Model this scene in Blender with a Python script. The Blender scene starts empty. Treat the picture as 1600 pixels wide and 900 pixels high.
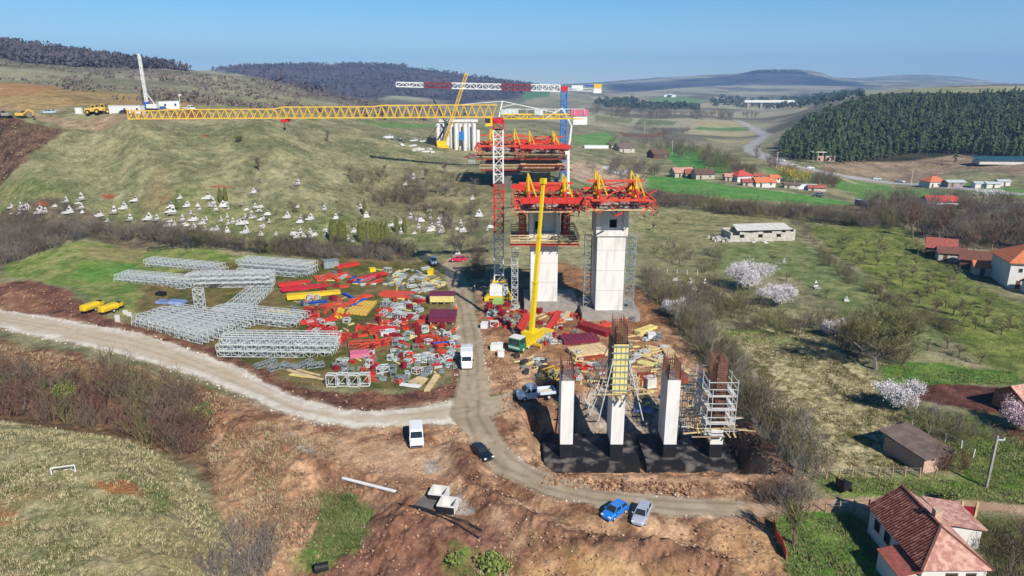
import bpy, math, random
import numpy as np
from mathutils import Vector, Matrix

# ------------------------------------------------------------------ camera, sky, sun, exposure
SC = bpy.context.scene
COL = SC.collection
FPX = 1100.0                       # focal length in photo pixels (1600 wide)
PITCH = math.atan(320.0 / FPX)
SP, CPT = math.sin(PITCH), math.cos(PITCH)
CAMZ = 46.0
cam_d = bpy.data.cameras.new('camera'); cam = bpy.data.objects.new('camera', cam_d); COL.objects.link(cam)
cam.location = (0, 0, CAMZ); cam.rotation_euler = (math.pi / 2 - PITCH, 0, 0)
cam_d.sensor_width = 36.0; cam_d.lens = FPX / 1600 * 36
cam_d.clip_start = 1.0; cam_d.clip_end = 30000.0
SC.camera = cam
SUN_EL, SUN_AZ = math.radians(38), math.radians(28)     # sun behind the camera, to the right
SDIR = Vector((math.sin(SUN_AZ) * math.cos(SUN_EL), -math.cos(SUN_AZ) * math.cos(SUN_EL), math.sin(SUN_EL)))
W = bpy.data.worlds.new('World'); SC.world = W; W.use_nodes = True
nt = W.node_tree; nt.nodes.clear()
sky = nt.nodes.new('ShaderNodeTexSky'); sky.sky_type = 'NISHITA'; sky.sun_disc = False
sky.sun_elevation = SUN_EL; sky.sun_rotation = math.pi - SUN_AZ
sky.altitude = 1500; sky.air_density = 1.0; sky.dust_density = 0.0; sky.ozone_density = 4.0
bg = nt.nodes.new('ShaderNodeBackground'); bg.inputs[1].default_value = 0.07
wo = nt.nodes.new('ShaderNodeOutputWorld')
hs = nt.nodes.new('ShaderNodeHueSaturation'); hs.inputs['Saturation'].default_value = 1.3; nt.links.new(sky.outputs[0], hs.inputs['Color']); tint = nt.nodes.new('ShaderNodeMix'); tint.data_type = 'RGBA'; tint.blend_type = 'MULTIPLY'; tint.inputs[0].default_value = 1; tint.inputs[7].default_value = (1.0, 1.04, 1.0, 1); nt.links.new(hs.outputs[0], tint.inputs[6]); nt.links.new(tint.outputs[2], bg.inputs[0]); nt.links.new(bg.outputs[0], wo.inputs[0])
sun_d = bpy.data.lights.new('sun', 'SUN'); sun = bpy.data.objects.new('sun', sun_d); COL.objects.link(sun)
sun_d.energy = 4.6; sun_d.angle = math.radians(0.5); sun_d.color = (1.0, 0.945, 0.86)
sun.rotation_euler = SDIR.to_track_quat('Z', 'Y').to_euler()
SC.view_settings.view_transform = 'Standard'; SC.view_settings.look = 'None'
SC.view_settings.gamma = 1.0; SC.view_settings.use_curve_mapping = False
SC.view_settings.exposure = 0.66
SC.render.engine = 'CYCLES'
SC.cycles.use_denoising = True
SC.cycles.max_bounces = 5; SC.cycles.diffuse_bounces = 2; SC.cycles.glossy_bounces = 2
SC.cycles.transmission_bounces = 2; SC.cycles.volume_bounces = 0; SC.cycles.transparent_max_bounces = 6

rnd = random.Random(7)
npr = np.random.RandomState(11)

# ------------------------------------------------------------------ small helpers
def lin(h):
    v = h / 255.0
    return v / 12.92 if v <= 0.04045 else ((v + 0.055) / 1.055) ** 2.4
KALB = 0.66
def C(r, g, b, k=KALB):             # colour seen in the sunlit photo -> base colour
    return (min(0.85, lin(r) * k), min(0.85, lin(g) * k), min(0.85, lin(b) * k), 1.0)

def material(name, col, rough=0.7, metal=0.0, var=0.12, scale=3.0, streak=1.0, bump=0.0, col2=None, spec=0.3, coat=0.0, contrast=(0.35, 0.65)):
    m = bpy.data.materials.new(name); m.use_nodes = True
    t = m.node_tree; b = t.nodes['Principled BSDF']
    b.inputs['Roughness'].default_value = rough; b.inputs['Metallic'].default_value = metal
    b.inputs['Specular IOR Level'].default_value = spec
    if coat: b.inputs['Coat Weight'].default_value = coat; b.inputs['Coat Roughness'].default_value = 0.08
    if var <= 0:
        b.inputs['Base Color'].default_value = col
        return m
    tc = t.nodes.new('ShaderNodeTexCoord')
    n = t.nodes.new('ShaderNodeTexNoise'); n.inputs['Scale'].default_value = scale; n.inputs['Detail'].default_value = 5
    mp = t.nodes.new('ShaderNodeMapping'); mp.inputs['Scale'].default_value = (1, 1, streak)
    t.links.new(tc.outputs['Object'], mp.inputs['Vector']); t.links.new(mp.outputs[0], n.inputs['Vector'])
    mr = t.nodes.new('ShaderNodeMapRange'); mr.inputs[1].default_value = contrast[0]; mr.inputs[2].default_value = contrast[1]
    t.links.new(n.outputs['Fac'], mr.inputs[0])
    mx = t.nodes.new('ShaderNodeMix'); mx.data_type = 'RGBA'
    c2 = col2 if col2 else tuple(c * (1 + var) for c in col[:3]) + (1,)
    c1 = col if col2 else tuple(c * (1 - var) for c in col[:3]) + (1,)
    mx.inputs[6].default_value = c1; mx.inputs[7].default_value = c2
    t.links.new(mr.outputs[0], mx.inputs[0]); t.links.new(mx.outputs[2], b.inputs['Base Color'])
    if bump:
        bp = t.nodes.new('ShaderNodeBump'); bp.inputs['Strength'].default_value = bump; bp.inputs['Distance'].default_value = 0.1
        t.links.new(n.outputs['Fac'], bp.inputs['Height']); t.links.new(bp.outputs[0], b.inputs['Normal'])
    return m

class MB:
    """collects shapes into one mesh"""
    def __init__(s): s.v = []; s.f = []; s.mi = []; s.cur = 0
    def mat(s, i): s.cur = i; return s
    def add(s, vs, fs):
        o = len(s.v); s.v.extend([tuple(v) for v in vs])
        for f in fs: s.f.append(tuple(o + i for i in f)); s.mi.append(s.cur)
    def box(s, c, size, rz=0.0, M=None, taper=(1, 1)):
        x, y, z = size[0] / 2, size[1] / 2, size[2] / 2
        tx, ty = taper
        vs = [(-x, -y, -z), (x, -y, -z), (x, y, -z), (-x, y, -z), (-x * tx, -y * ty, z), (x * tx, -y * ty, z), (x * tx, y * ty, z), (-x * tx, y * ty, z)]
        R = M if M is not None else Matrix.Rotation(rz, 3, 'Z')
        c = Vector(c)
        s.add([R @ Vector(v) + c for v in vs], [(0, 3, 2, 1), (4, 5, 6, 7), (0, 1, 5, 4), (1, 2, 6, 5), (2, 3, 7, 6), (3, 0, 4, 7)])
    def bar(s, p, q, w, h=None, roll=None):
        p, q = Vector(p), Vector(q); d = q - p; L = d.length
        if L < 1e-5: return
        d.normalize(); up = Vector((0, 0, 1)) if abs(d.z) < 0.95 else Vector((0, 1, 0))
        sx = d.cross(up).normalized(); sz = sx.cross(d).normalized()
        h = w if h is None else h
        M = Matrix((sx, d, sz)).transposed()
        s.box((p + q) / 2, (w, L, h), M=M)
    def tube(s, p, q, r, r2=None, n=8, caps=True):
        p, q = Vector(p), Vector(q); d = (q - p).normalized(); r2 = r if r2 is None else r2
        up = Vector((0, 0, 1)) if abs(d.z) < 0.9 else Vector((1, 0, 0))
        a = d.cross(up).normalized(); b = a.cross(d)
        vs = []
        for P, R in ((p, r), (q, r2)):
            for k in range(n):
                t = 2 * math.pi * k / n
                vs.append(P + a * (math.cos(t) * R) + b * (math.sin(t) * R))
        fs = [(k, (k + 1) % n, n + (k + 1) % n, n + k) for k in range(n)]
        if caps: fs += [tuple(range(n - 1, -1, -1)), tuple(range(n, 2 * n))]
        s.add(vs, fs)
    def prism(s, pts, y0, y1):       # polygon in xz, pushed along y
        n = len(pts)
        vs = [(x, y0, z) for x, z in pts] + [(x, y1, z) for x, z in pts]
        fs = [tuple(range(n)), tuple(range(2 * n - 1, n - 1, -1))] + [(k, n + k, n + (k + 1) % n, (k + 1) % n) for k in range(n)]
        s.add(vs, fs)
    def poly(s, vs): s.add(vs, [tuple(range(len(vs)))])
    def build(s, name, mats, parent=None, loc=None, rz=0.0, smooth=False):
        me = bpy.data.meshes.new(name); me.from_pydata(s.v, [], s.f)
        if not isinstance(mats, (list, tuple)): mats = [mats]
        for m in mats: me.materials.append(m)
        if len(mats) > 1: me.polygons.foreach_set('material_index', s.mi)
        if smooth: me.polygons.foreach_set('use_smooth', [True] * len(s.f))
        me.update()
        o = bpy.data.objects.new(name, me); COL.objects.link(o)
        if parent is not None: o.parent = parent
        if loc is not None: o.location = loc
        if rz: o.rotation_euler = (0, 0, rz)
        return o

def tag(o, label, cat, group=None):
    o['label'] = label; o['category'] = cat
    if group: o['group'] = group
    return o
def thing(name, label, cat, loc=(0, 0, 0), rz=0.0, group=None):
    o = bpy.data.objects.new(name, None); COL.objects.link(o); o.empty_display_size = 0.5
    o.location = loc; o.rotation_euler = (0, 0, rz)
    return tag(o, label, cat, group)
def dup(o, loc=None, rz=None, label=None, group=None, scale=None, parent=None):
    c = o.copy(); COL.objects.link(c)
    if parent is not None: c.parent = parent
    if loc is not None: c.location = loc
    if rz is not None: c.rotation_euler = (0, 0, rz)
    if scale is not None: c.scale = scale if isinstance(scale, tuple) else (scale,) * 3
    if label: c['label'] = label
    if group: c['group'] = group
    for ch in o.children: dup(ch, parent=c)
    return c
ORD = ['leftmost', 'second from left', 'third from left', 'fourth from left', 'fifth from left', 'sixth from left', 'seventh from left', 'eighth from left', 'ninth from left', 'tenth from left', 'eleventh from left', 'twelfth from left', 'thirteenth from left', 'fourteenth from left', 'fifteenth from left', 'sixteenth from left', 'seventeenth from left', 'eighteenth from left', 'nineteenth from left', 'twentieth from left']

# ------------------------------------------------------------------ noise
_T = npr.rand(256, 256)
def vnoise(x, y, s, seed=0):
    x = np.asarray(x) / s + seed * 17.13; y = np.asarray(y) / s + seed * 31.7
    xi = np.floor(x).astype(int); yi = np.floor(y).astype(int); fx = x - xi; fy = y - yi
    fx = fx * fx * (3 - 2 * fx); fy = fy * fy * (3 - 2 * fy)
    a = _T[xi % 256, yi % 256]; b = _T[(xi + 1) % 256, yi % 256]; c = _T[xi % 256, (yi + 1) % 256]; d = _T[(xi + 1) % 256, (yi + 1) % 256]
    return (a * (1 - fx) + b * fx) * (1 - fy) + (c * (1 - fx) + d * fx) * fy
def fbm(x, y, s, seed=0, o=4):
    r = 0; A = 0.5; n = 0
    for k in range(o):
        r = r + A * vnoise(x, y, s / 2 ** k, seed + k * 3); n += A; A *= 0.55
    return r / n
def sstep(a, b, x):
    t = np.clip((x - a) / (b - a), 0, 1); return t * t * (3 - 2 * t)

# ------------------------------------------------------------------ terrain shape
def ray(px, py):
    u = (px - 800) / FPX; v = (450 - py) / FPX
    return u, CPT + v * SP, -SP + v * CPT
def elev(py):
    v = (450 - py) / FPX; return (-SP + v * CPT) / (CPT + v * SP)
PROF = {
 -500: [(190,396),(222,316),(245,240),(262,188),(290,168),(400,118),(550,100),(700,66),(1000,30),(2000,70),(5000,120),(11000,145)],
 0: [(190,400),(205,380),(222,330),(245,255),(258,206),(266,187),(290,174),(340,152),(400,131),(520,129),(700,92),(1000,66),(1500,80),(3000,110),(6000,130),(11000,145)],
 200: [(192,395),(206,374),(222,330),(245,258),(260,207),(268,186),(290,176),(350,160),(420,152),(560,140),(760,104),(1000,97),(1500,108),(2200,118),(4000,127),(11000,145)],
 400: [(195,392),(210,366),(225,330),(245,275),(265,224),(280,195),(320,179),(450,168),(600,150),(800,121),(1000,127),(1300,140),(2000,108),(3500,115),(6000,130),(11000,145)],
 600: [(198,392),(215,362),(235,330),(265,288),(300,246),(345,212),(400,196),(520,181),(700,171),(900,163),(1200,160),(1600,145),(2200,107),(4000,115),(6000,130),(11000,145)],
 720: [(200,390),(230,340),(260,288),(300,262),(360,236),(430,214),(520,196),(700,180),(1000,168),(1500,155),(2200,120),(3500,128),(6000,132),(11000,145)],
 860: [(200,385),(230,330),(260,288),(300,268),(380,240),(480,214),(700,187),(1000,173),(1600,160),(2400,138),(4000,134),(6000,133),(11000,145)],
 1000: [(190,400),(225,360),(255,328),(310,298),(380,268),(500,238),(700,207),(1000,184),(1500,167),(2500,151),(3500,141),(5500,124),(11000,145)],
 1100: [(310,299),(450,250),(1000,185),(2500,150),(5000,118)],
 1200: [(190,402),(250,338),(310,302),(380,273),(450,250),(600,222),(800,203),(1100,186),(1600,171),(2500,153),(3500,138),(4800,109),(6500,128),(11000,145)],
 1150: [(4800,116)], 1178: [(4800,110)], 1228: [(4800,109)], 1255: [(4800,110)], 1288: [(4800,116)], 1420: [(4800,129),(6500,117)], 1500: [(6500,120)], 1565: [(6500,130)],
 1300: [(460,250),(600,195),(760,166),(1500,155),(4800,122)], 1350: [(4800,128)],
 1400: [(185,408),(240,347),(300,316),(350,299),(400,284),(460,258),(520,228),(600,190),(700,165),(760,155),(1000,146),(2000,144),(4000,129),(11000,145)],
 1600: [(180,416),(230,354),(290,320),(340,300),(400,270),(440,252),(500,224),(600,182),(680,160),(800,148),(1000,138),(1500,131),(3000,140),(11000,145)],
 2100: [(180,416),(230,354),(290,320),(340,300),(400,270),(440,252),(500,224),(600,180),(680,158),(800,146),(1000,132),(1500,125),(3000,140),(11000,145)],
}
cp = []
for px, L in PROF.items():
    for Y, py in L:
        d = ray(px, py); e = elev(py)
        cp.append((d[0] / d[1], math.log(Y), (CAMZ + Y * e) / Y))
for a in (-2.2, -1.4, -0.9, -0.55, -0.25, 0, 0.25, 0.55, 0.9, 1.4, 2.2):
    for Y in (6, 14, 30, 45, 58, 72, 88, 105, 125, 150, 172):
        cp.append((a, math.log(Y), 0.0))
cp = np.array(cp); AS = 3.2
def _phi(r2): return np.where(r2 > 1e-12, 0.5 * r2 * np.log(np.maximum(r2, 1e-12)), 0)
_P = np.c_[cp[:, 0] * AS, cp[:, 1]]; _n = len(cp)
_K = _phi(((_P[:, None] - _P[None]) ** 2).sum(-1)) + np.eye(_n) * 1e-4
_Q = np.c_[np.ones(_n), _P]
_A = np.block([[_K, _Q], [_Q.T, np.zeros((3, 3))]])
_w = np.linalg.solve(_A, np.r_[cp[:, 2], 0, 0, 0])
def base_h(x, y):
    x = np.atleast_1d(np.asarray(x, float)).ravel(); y = np.atleast_1d(np.asarray(y, float)).ravel()
    out = np.empty(len(x)); yy = np.maximum(y, 5.0)
    for i in range(0, len(x), 40000):
        X = x[i:i + 40000]; Y = yy[i:i + 40000]
        q0 = np.clip(X / Y, -2.2, 2.2) * AS; q1 = np.log(Y)
        r = _w[_n] + _w[_n + 1] * q0 + _w[_n + 2] * q1
        for k in range(_n):
            r = r + _w[k] * _phi((q0 - _P[k, 0]) ** 2 + (q1 - _P[k, 1]) ** 2)
        out[i:i + 40000] = r * Y
    return out
def flat(px, py, z=0.0):
    d = ray(px, py); t = (z - CAMZ) / d[2]; return (d[0] * t, d[1] * t)
def seg_d(x, y, P):                   # distance to a polyline
    b = np.full(np.shape(x), 1e9)
    for (x0, y0), (x1, y1) in zip(P[:-1], P[1:]):
        dx, dy = x1 - x0, y1 - y0; t = np.clip(((x - x0) * dx + (y - y0) * dy) / (dx * dx + dy * dy + 1e-9), 0, 1)
        b = np.minimum(b, np.hypot(x - x0 - t * dx, y - y0 - t * dy))
    return b
def poly_sdf(x, y, P):                # positive inside
    ins = np.zeros(np.shape(x), bool); n = len(P)
    for i in range(n):
        x0, y0 = P[i]; x1, y1 = P[(i + 1) % n]
        c = (y0 > y) != (y1 > y)
        with np.errstate(divide='ignore', invalid='ignore'):
            ins ^= c & (x < (x1 - x0) * (y - y0) / (y1 - y0 + 1e-12) + x0)
    d = seg_d(x, y, P + [P[0]])
    return np.where(ins, d, -d)
MOUND = [flat(*p) for p in [(-500,650),(0,655),(120,675),(230,695),(300,740),(345,800),(380,870),(400,960),(420,1300),(-500,1300)]]
DIP = [flat(*p) for p in [(-300,610),(0,612),(120,630),(230,650),(310,700),(360,780),(400,850),(430,960)]]
RAV = [flat(*p) for p in [(520,760),(545,790),(510,830),(440,880),(410,960),(400,1200)]]
LOWER = [flat(*p) for p in [(560,800),(700,830),(820,850),(960,870),(1180,880),(1230,1400),(300,1400),(430,900)]]
RIDGE = [flat(*p) for p in [(715,705),(745,765),(800,808),(880,842),(960,860),(1060,868),(1130,888),(1150,930)]]
BANK = [flat(*p) for p in [(330,640),(420,690),(520,735),(600,765),(640,800),(600,850),(520,930)]]
PIT = [flat(*p) for p in [(806,640),(818,690),(838,722),(868,748),(1000,755),(1180,756),(1222,738),(1186,680),(1136,612),(1090,588),(905,592),(892,630),(830,638)]]
def H(x, y):
    x = np.atleast_1d(np.asarray(x, float)).ravel(); y = np.atleast_1d(np.asarray(y, float)).ravel()
    z = base_h(x, y)
    near = (y < 135)
    X, Y = x[near], y[near]
    if len(X):
        dz = 3.0 * sstep(0, 9, poly_sdf(X, Y, MOUND)) * (0.75 + 0.5 * fbm(X, Y, 14, 5))
        dz -= 2.6 * sstep(9, 0, seg_d(X, Y, DIP)) + 2.2 * sstep(7, 0, seg_d(X, Y, RAV))
        dz -= 2.2 * sstep(0, 6, poly_sdf(X, Y, LOWER)) * (0.8 + 0.4 * fbm(X, Y, 5, 8))
        dr = seg_d(X, Y, RIDGE); dz += (0.95 * sstep(2.6, 0, dr) - 0.5 * sstep(1.8, 0, np.abs(dr - 3.6))) * (0.45 + 1.1 * fbm(X, Y, 2.4, 15))
        db = seg_d(X, Y, BANK); dz += 0.8 * sstep(3.5, 0, db) * (fbm(X, Y, 2.0, 16) * 2 - 0.6)
        p = np.minimum(poly_sdf(X, Y, PIT) / 3.6, np.minimum((Y - 75.8) / 6.0, (107 - Y) / 13))
        dz -= 4.1 * sstep(0, 1, p)
        z[near] += dz
    # pier pit behind the pile caps stays level; uneven natural ground elsewhere
    far = np.clip((y - 185) / 60, 0, 1)
    z += far * np.clip(y / 260, 0, 4) * 1.3 * (fbm(x, y, 45, 2) - 0.5) + 0.5 * (fbm(x, y, 18, 3, 3) - 0.5) * np.clip((y - 100) / 60, 0.25, 1)
    z += np.clip((y - 500) / 600, 0, 1) * 22 * (fbm(x, y, 260, 9, 5) - 0.5) * np.clip(y / 1500, 0.25, 0.6)
    return z
def h1(x, y): return float(H([x], [y])[0])
_TS = np.exp(np.linspace(math.log(45), math.log(9000), 700))
def G(px, py, dz=0.0):
    """point of the ground seen at a photo pixel"""
    d = ray(px, py); s = _TS
    X, Y, Z = d[0] * s, d[1] * s, CAMZ + d[2] * s
    g = Z - (H(X, Y) + dz)
    k = np.argmax(g < 0)
    if g[k] >= 0: k = len(s) - 1
    lo, hi = s[max(k - 1, 0)], s[k]
    ss = np.linspace(lo, hi, 24); g = CAMZ + d[2] * ss - (H(d[0] * ss, d[1] * ss) + dz); j = int(np.argmax(g < 0)) if (g < 0).any() else 23
    t = ss[j]
    return Vector((d[0] * t, d[1] * t, CAMZ + d[2] * t))
def GH(px, py):
    p = G(px, py); p.z = h1(p.x, p.y); return p
def proj(p):
    d = p[1] * CPT - (p[2] - CAMZ) * SP; v = p[1] * SP + (p[2] - CAMZ) * CPT
    return 800 + FPX * p[0] / d, 450 - FPX * v / d

# ------------------------------------------------------------------ ground sheet with its kinds of cover
def rows():
    r = [4.0]
    while r[-1] < 12000:
        y = r[-1]
        if y < 50: s = 2.5
        elif y < 130: s = 0.17 + 0.10 * (y - 50) / 80
        elif y < 290: s = 0.34
        elif y < 420: s = 0.9
        elif y < 900: s = 2.6
        else: s = y * 0.011
        r.append(y + s)
    return np.array(r)
RY = rows()
AC = np.concatenate([np.linspace(-2.1, -0.9, 34)[:-1], np.linspace(-0.9, 0.9, 940), np.linspace(0.9, 2.1, 34)[1:]])
NR, NC = len(RY), len(AC)
YY = np.repeat(RY, NC); XX = (RY[:, None] * AC[None]).ravel()
ZZ = H(XX, YY)
NV = len(XX)
n1 = fbm(XX, YY, 9, 1); n2 = fbm(XX, YY, 2.2, 4); n3 = fbm(XX, YY, 40, 6); nfar = fbm(XX, YY, 160, 12, 5)
# general cover: pale spring grass and straw
def mixc(a, b, t): return np.asarray(a)[None] * (1 - t[:, None]) + np.asarray(b)[None] * t[:, None]
K3 = lambda c, k=KALB: np.array(C(*c, k)[:3])
t0 = np.clip((0.62 * n1 + 0.38 * n2 - 0.36) / 0.28, 0, 1)
col = mixc(K3((120, 120, 86)), K3((172, 164, 124)), t0)
tg = np.clip((n3 - 0.45) / 0.2, 0, 1) * 0.6
col = col * (1 - tg[:, None]) + mixc(K3((110, 118, 78)), K3((154, 150, 110)), t0) * tg[:, None]
bump = 0.10 * np.clip((YY - 40) / 40, 0, 1) + np.clip((YY - 150) / 200, 0, 1) * 0.12
FARM = (YY > 1150)
tf = np.clip((nfar - 0.42) / 0.16, 0, 1)
fc = mixc(K3((122, 118, 102)), K3((178, 170, 142)), tf)
wfar = sstep(420, 800, YY)[:, None]
col = col * (1 - wfar) + fc * wfar

def zone(px, c1, c2, edge=0.5, wob=1.5, ws=6.0, tscale=None, bmp=None, lo=0.38, hi=0.62, k=1.0, world=False):
    global col, bump
    P = px if world else [tuple(GH(*p)[:2]) for p in px]
    xs = [p[0] for p in P]; ys = [p[1] for p in P]; m = edge + wob
    idx = np.where((XX > min(xs) - m) & (XX < max(xs) + m) & (YY > min(ys) - m) & (YY < max(ys) + m))[0]
    if not len(idx): return None, None
    x, y = XX[idx], YY[idx]
    s = poly_sdf(x, y, P)
    a = sstep(-edge, edge, s + (fbm(x, y, ws, 21) - 0.5) * 2 * wob) * k
    ts = tscale or 3.0
    t = np.clip((0.6 * fbm(x, y, ts, 31) + 0.4 * fbm(x, y, ts * 0.28, 33) - lo) / (hi - lo), 0, 1)
    cc = mixc(K3(c1), K3(c2), t)
    col[idx] = col[idx] * (1 - a[:, None]) + cc * a[:, None]
    if bmp is not None: bump[idx] = bump[idx] * (1 - a) + bmp * a
    return idx, s
def strip(pts, widths):
    """outline of a band along pixels, each with its own half width in metres"""
    P = [GH(*p) for p in pts]; L, R = [], []
    for i, p in enumerate(P):
        d = (P[min(i + 1, len(P) - 1)] - P[max(i - 1, 0)]); n = Vector((-d.y, d.x, 0)).normalized(); w = widths[i] if isinstance(widths, (list, tuple)) else widths
        L.append(tuple((p + n * w)[:2])); R.append(tuple((p - n * w)[:2]))
    return L + R[::-1]
GRS = ((102, 116, 66), (154, 152, 102)); LUSH = ((88, 130, 50), (128, 156, 72)); DIRT = ((146, 106, 80), (206, 168, 132)); SOIL = ((104, 70, 58), (140, 98, 78))
STRAW = ((104, 98, 54), (214, 200, 154)); BRUSH = ((96, 86, 68), (136, 122, 96))
# far slopes: leafless forests and fields
FOREST = ((78, 74, 84), (104, 96, 102))
zone([(-500,36),(0,70),(130,86),(215,100),(300,110),(210,108),(120,104),(0,92),(-500,80)], *FOREST, edge=8, wob=14, ws=60, tscale=40)
zone([(325,110),(400,98),(520,104),(575,97),(640,104),(740,118),(850,127),(830,150),(760,158),(740,166),(700,158),(620,150),(560,156),(500,150),(440,132),(380,118)], *FOREST, edge=20, wob=40, ws=120, tscale=90)
zone([(950,130),(1040,128),(1120,120),(1215,109),(1290,122),(1340,128),(1560,132),(1400,136),(1300,134),(1180,133),(1050,139),(960,144)], (56,62,72), (104,100,100), edge=40, wob=90, ws=300, tscale=220)
zone([(-300,126),(0,130),(120,138),(240,148),(330,160),(300,176),(200,168),(120,166),(0,176),(-300,172)], (150,128,84), (186,156,106), edge=4, wob=6, ws=20, tscale=14)
zone([(0,128),(90,138),(60,150),(0,152)], (172,126,84), (190,146,100), edge=4, wob=5, ws=14, tscale=10, k=0.7)
zone([(620,164),(700,170),(780,166),(840,150),(920,146),(930,160),(860,168),(760,182),(640,180)], (140,136,110), (166,158,128), edge=6, wob=8, ws=30, tscale=60)
for P, a, b in [([(820,143),(862,141),(856,151),(815,155)],(92,134,88),(104,142,96)), ([(1010,153),(1060,150),(1100,158),(1085,166),(1030,164)],(118,148,92),(130,156,100)),
                ([(560,190),(640,193),(700,192),(690,197),(600,199)],(110,142,84),(124,150,92)),
                ([(892,212),(945,205),(965,220),(960,232),(905,226)],(104,146,80),(128,158,96)), ([(968,206),(1045,207),(1035,214),(975,214)],(120,92,74),(138,108,88)),
                ([(1080,188),(1150,190),(1172,196),(1090,197)],(170,164,120),(184,176,132)), ([(1090,198),(1175,197),(1182,202),(1085,203)],(108,140,82),(120,150,90)),
                ([(1075,203),(1185,204),(1195,209),(1060,208)],(176,166,128),(190,180,140)), ([(1100,215),(1190,217),(1200,223),(1120,222)],(172,162,122),(186,174,134)),
                ([(1030,230),(1065,226),(1120,240),(1150,262),(1130,272),(1070,272),(1045,250)],(84,142,66),(112,158,84)),
                ([(1010,276),(1060,276),(1150,292),(1260,305),(1330,316),(1345,326),(1240,316),(1100,306),(1015,300)],(92,150,70),(120,164,84)),
                ([(1195,262),(1290,272),(1390,290),(1400,300),(1330,300),(1240,280),(1200,275)],(100,146,74),(130,160,90)),
                ([(1330,300),(1400,296),(1470,296),(1480,302),(1400,312),(1340,312)],(104,142,76),(132,156,92)),
                ([(1475,282),(1530,288),(1600,296),(1640,310),(1540,304),(1470,292)],(104,148,76),(130,160,90)),
                ([(1000,186),(1060,190),(1050,196),(990,194)],(110,128,92),(130,140,104)), ([(930,180),(990,186),(985,192),(930,190)],(128,130,98),(150,146,110))]:
    zone(P, a, b, edge=0.8, wob=1.5, ws=12, tscale=12, bmp=0.05)
zone([(1330,246),(1420,240),(1500,238),(1600,246),(1700,250),(1700,282),(1600,276),(1500,262),(1440,282),(1330,274),(1270,262)], (140,120,98), (176,154,124), edge=2, wob=4, ws=12, tscale=10, bmp=0.2)
zone([(1350,140),(1480,136),(1600,138),(1700,138),(1700,150),(1500,147),(1360,148)], (150,150,108), (182,174,130), edge=8, wob=12, ws=40, tscale=60)
# pine wood floor, brush floors
zone([(1215,232),(1262,190),(1300,170),(1370,150),(1500,146),(1700,148),(1700,254),(1500,240),(1340,252),(1230,250)], (52,56,42), (78,76,58), edge=3, wob=4, ws=12, tscale=9)
zone([(1000,306),(1100,318),(1230,334),(1420,352),(1460,380),(1520,390),(1600,395),(1700,400),(1700,318),(1540,318),(1470,306),(1350,318),(1250,322),(1120,312),(1020,296)], *BRUSH, edge=2, wob=4, ws=9, tscale=5, bmp=0.25)
zone([(-300,340),(0,332),(200,345),(330,365),(480,385),(640,388),(650,408),(520,412),(420,395),(260,384),(130,372),(60,400),(30,418),(-300,440)], *BRUSH, edge=1.5, wob=2.5, ws=7, tscale=4, bmp=0.2)
zone([(560,270),(650,262),(740,270),(760,300),(750,380),(690,376),(600,330),(540,300)], (122,116,86), (160,150,112), edge=4, wob=7, ws=12, tscale=6)
# hillside cemetery greens, scar at the far left
zone([(0,300),(120,300),(230,306),(330,296),(420,312),(500,330),(620,345),(690,372),(650,388),(500,384),(330,362),(200,345),(0,330)], *GRS, edge=4, wob=6, ws=16, tscale=4, k=0.85)
zone([(-100,196),(40,192),(104,200),(88,214),(62,236),(30,262),(0,290),(-100,330)], (84,62,52), (124,96,76), edge=1.2, wob=2.4, ws=5, tscale=3, bmp=0.4)
zone([(-60,178),(60,178),(220,178),(300,186),(200,184),(60,186),(-60,188)], (160,136,108), (184,158,126), edge=1.5, wob=2, ws=6)
zone([(255,178),(300,172),(330,180),(300,188)], (128,96,74), (150,112,88), edge=2, wob=3, ws=6)
for q in [(170,306,12,3),(68,318,14,4),(320,213,10,3),(255,310,9,3),(340,292,22,3)]:
    zone([(q[0]-q[2],q[1]),(q[0],q[1]-q[3]),(q[0]+q[2],q[1]),(q[0],q[1]+q[3])], (150,82,52), (176,112,78), edge=0.6, wob=1.0, ws=3)
zone([(240,270),(262,262),(268,300),(262,330),(232,330),(225,350),(214,350),(228,310)], (140,118,84), (172,150,110), edge=2, wob=3, ws=7, k=0.6)
# meadow behind the lattice stacks
zone([(20,410),(150,378),(260,388),(420,400),(420,440),(330,480),(200,492),(110,450),(0,436)], (112,136,62), (160,160,98), edge=1.5, wob=3, ws=9, tscale=5)
zone([(120,385),(200,386),(230,392),(210,412),(140,410)], (150,140,90), (176,160,112), edge=2, wob=3, ws=6, k=0.8)
zone([(140,405),(215,412),(190,440),(110,440)], (100,148,58), (132,160,78), edge=2, wob=3, ws=6, k=0.8)
# storage yard
zone([(225,440),(330,410),(470,408),(560,404),(680,408),(704,470),(714,560),(700,596),(600,612),(500,606),(400,575),(320,548),(210,505)], (92,96,46), (140,120,78), edge=1.5, wob=2.5, ws=6, tscale=5, bmp=0.12)
for q in [(520,440,60,12),(610,470,30,10),(600,520,40,14),(470,470,40,14),(640,560,50,20),(560,560,30,12)]:
    zone([(q[0]-q[2],q[1]),(q[0],q[1]-q[3]),(q[0]+q[2],q[1]),(q[0],q[1]+q[3])], (96,112,46), (124,132,66), edge=1.5, wob=2.5, ws=4, k=0.75)
for q in [(590,505,40,12),(650,505,35,12),(500,500,30,10),(560,540,40,8)]:
    zone([(q[0]-q[2],q[1]),(q[0],q[1]-q[3]),(q[0]+q[2],q[1]),(q[0],q[1]+q[3])], (112,84,62), (146,116,86), edge=1.5, wob=2.0, ws=4, k=0.8)
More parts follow.
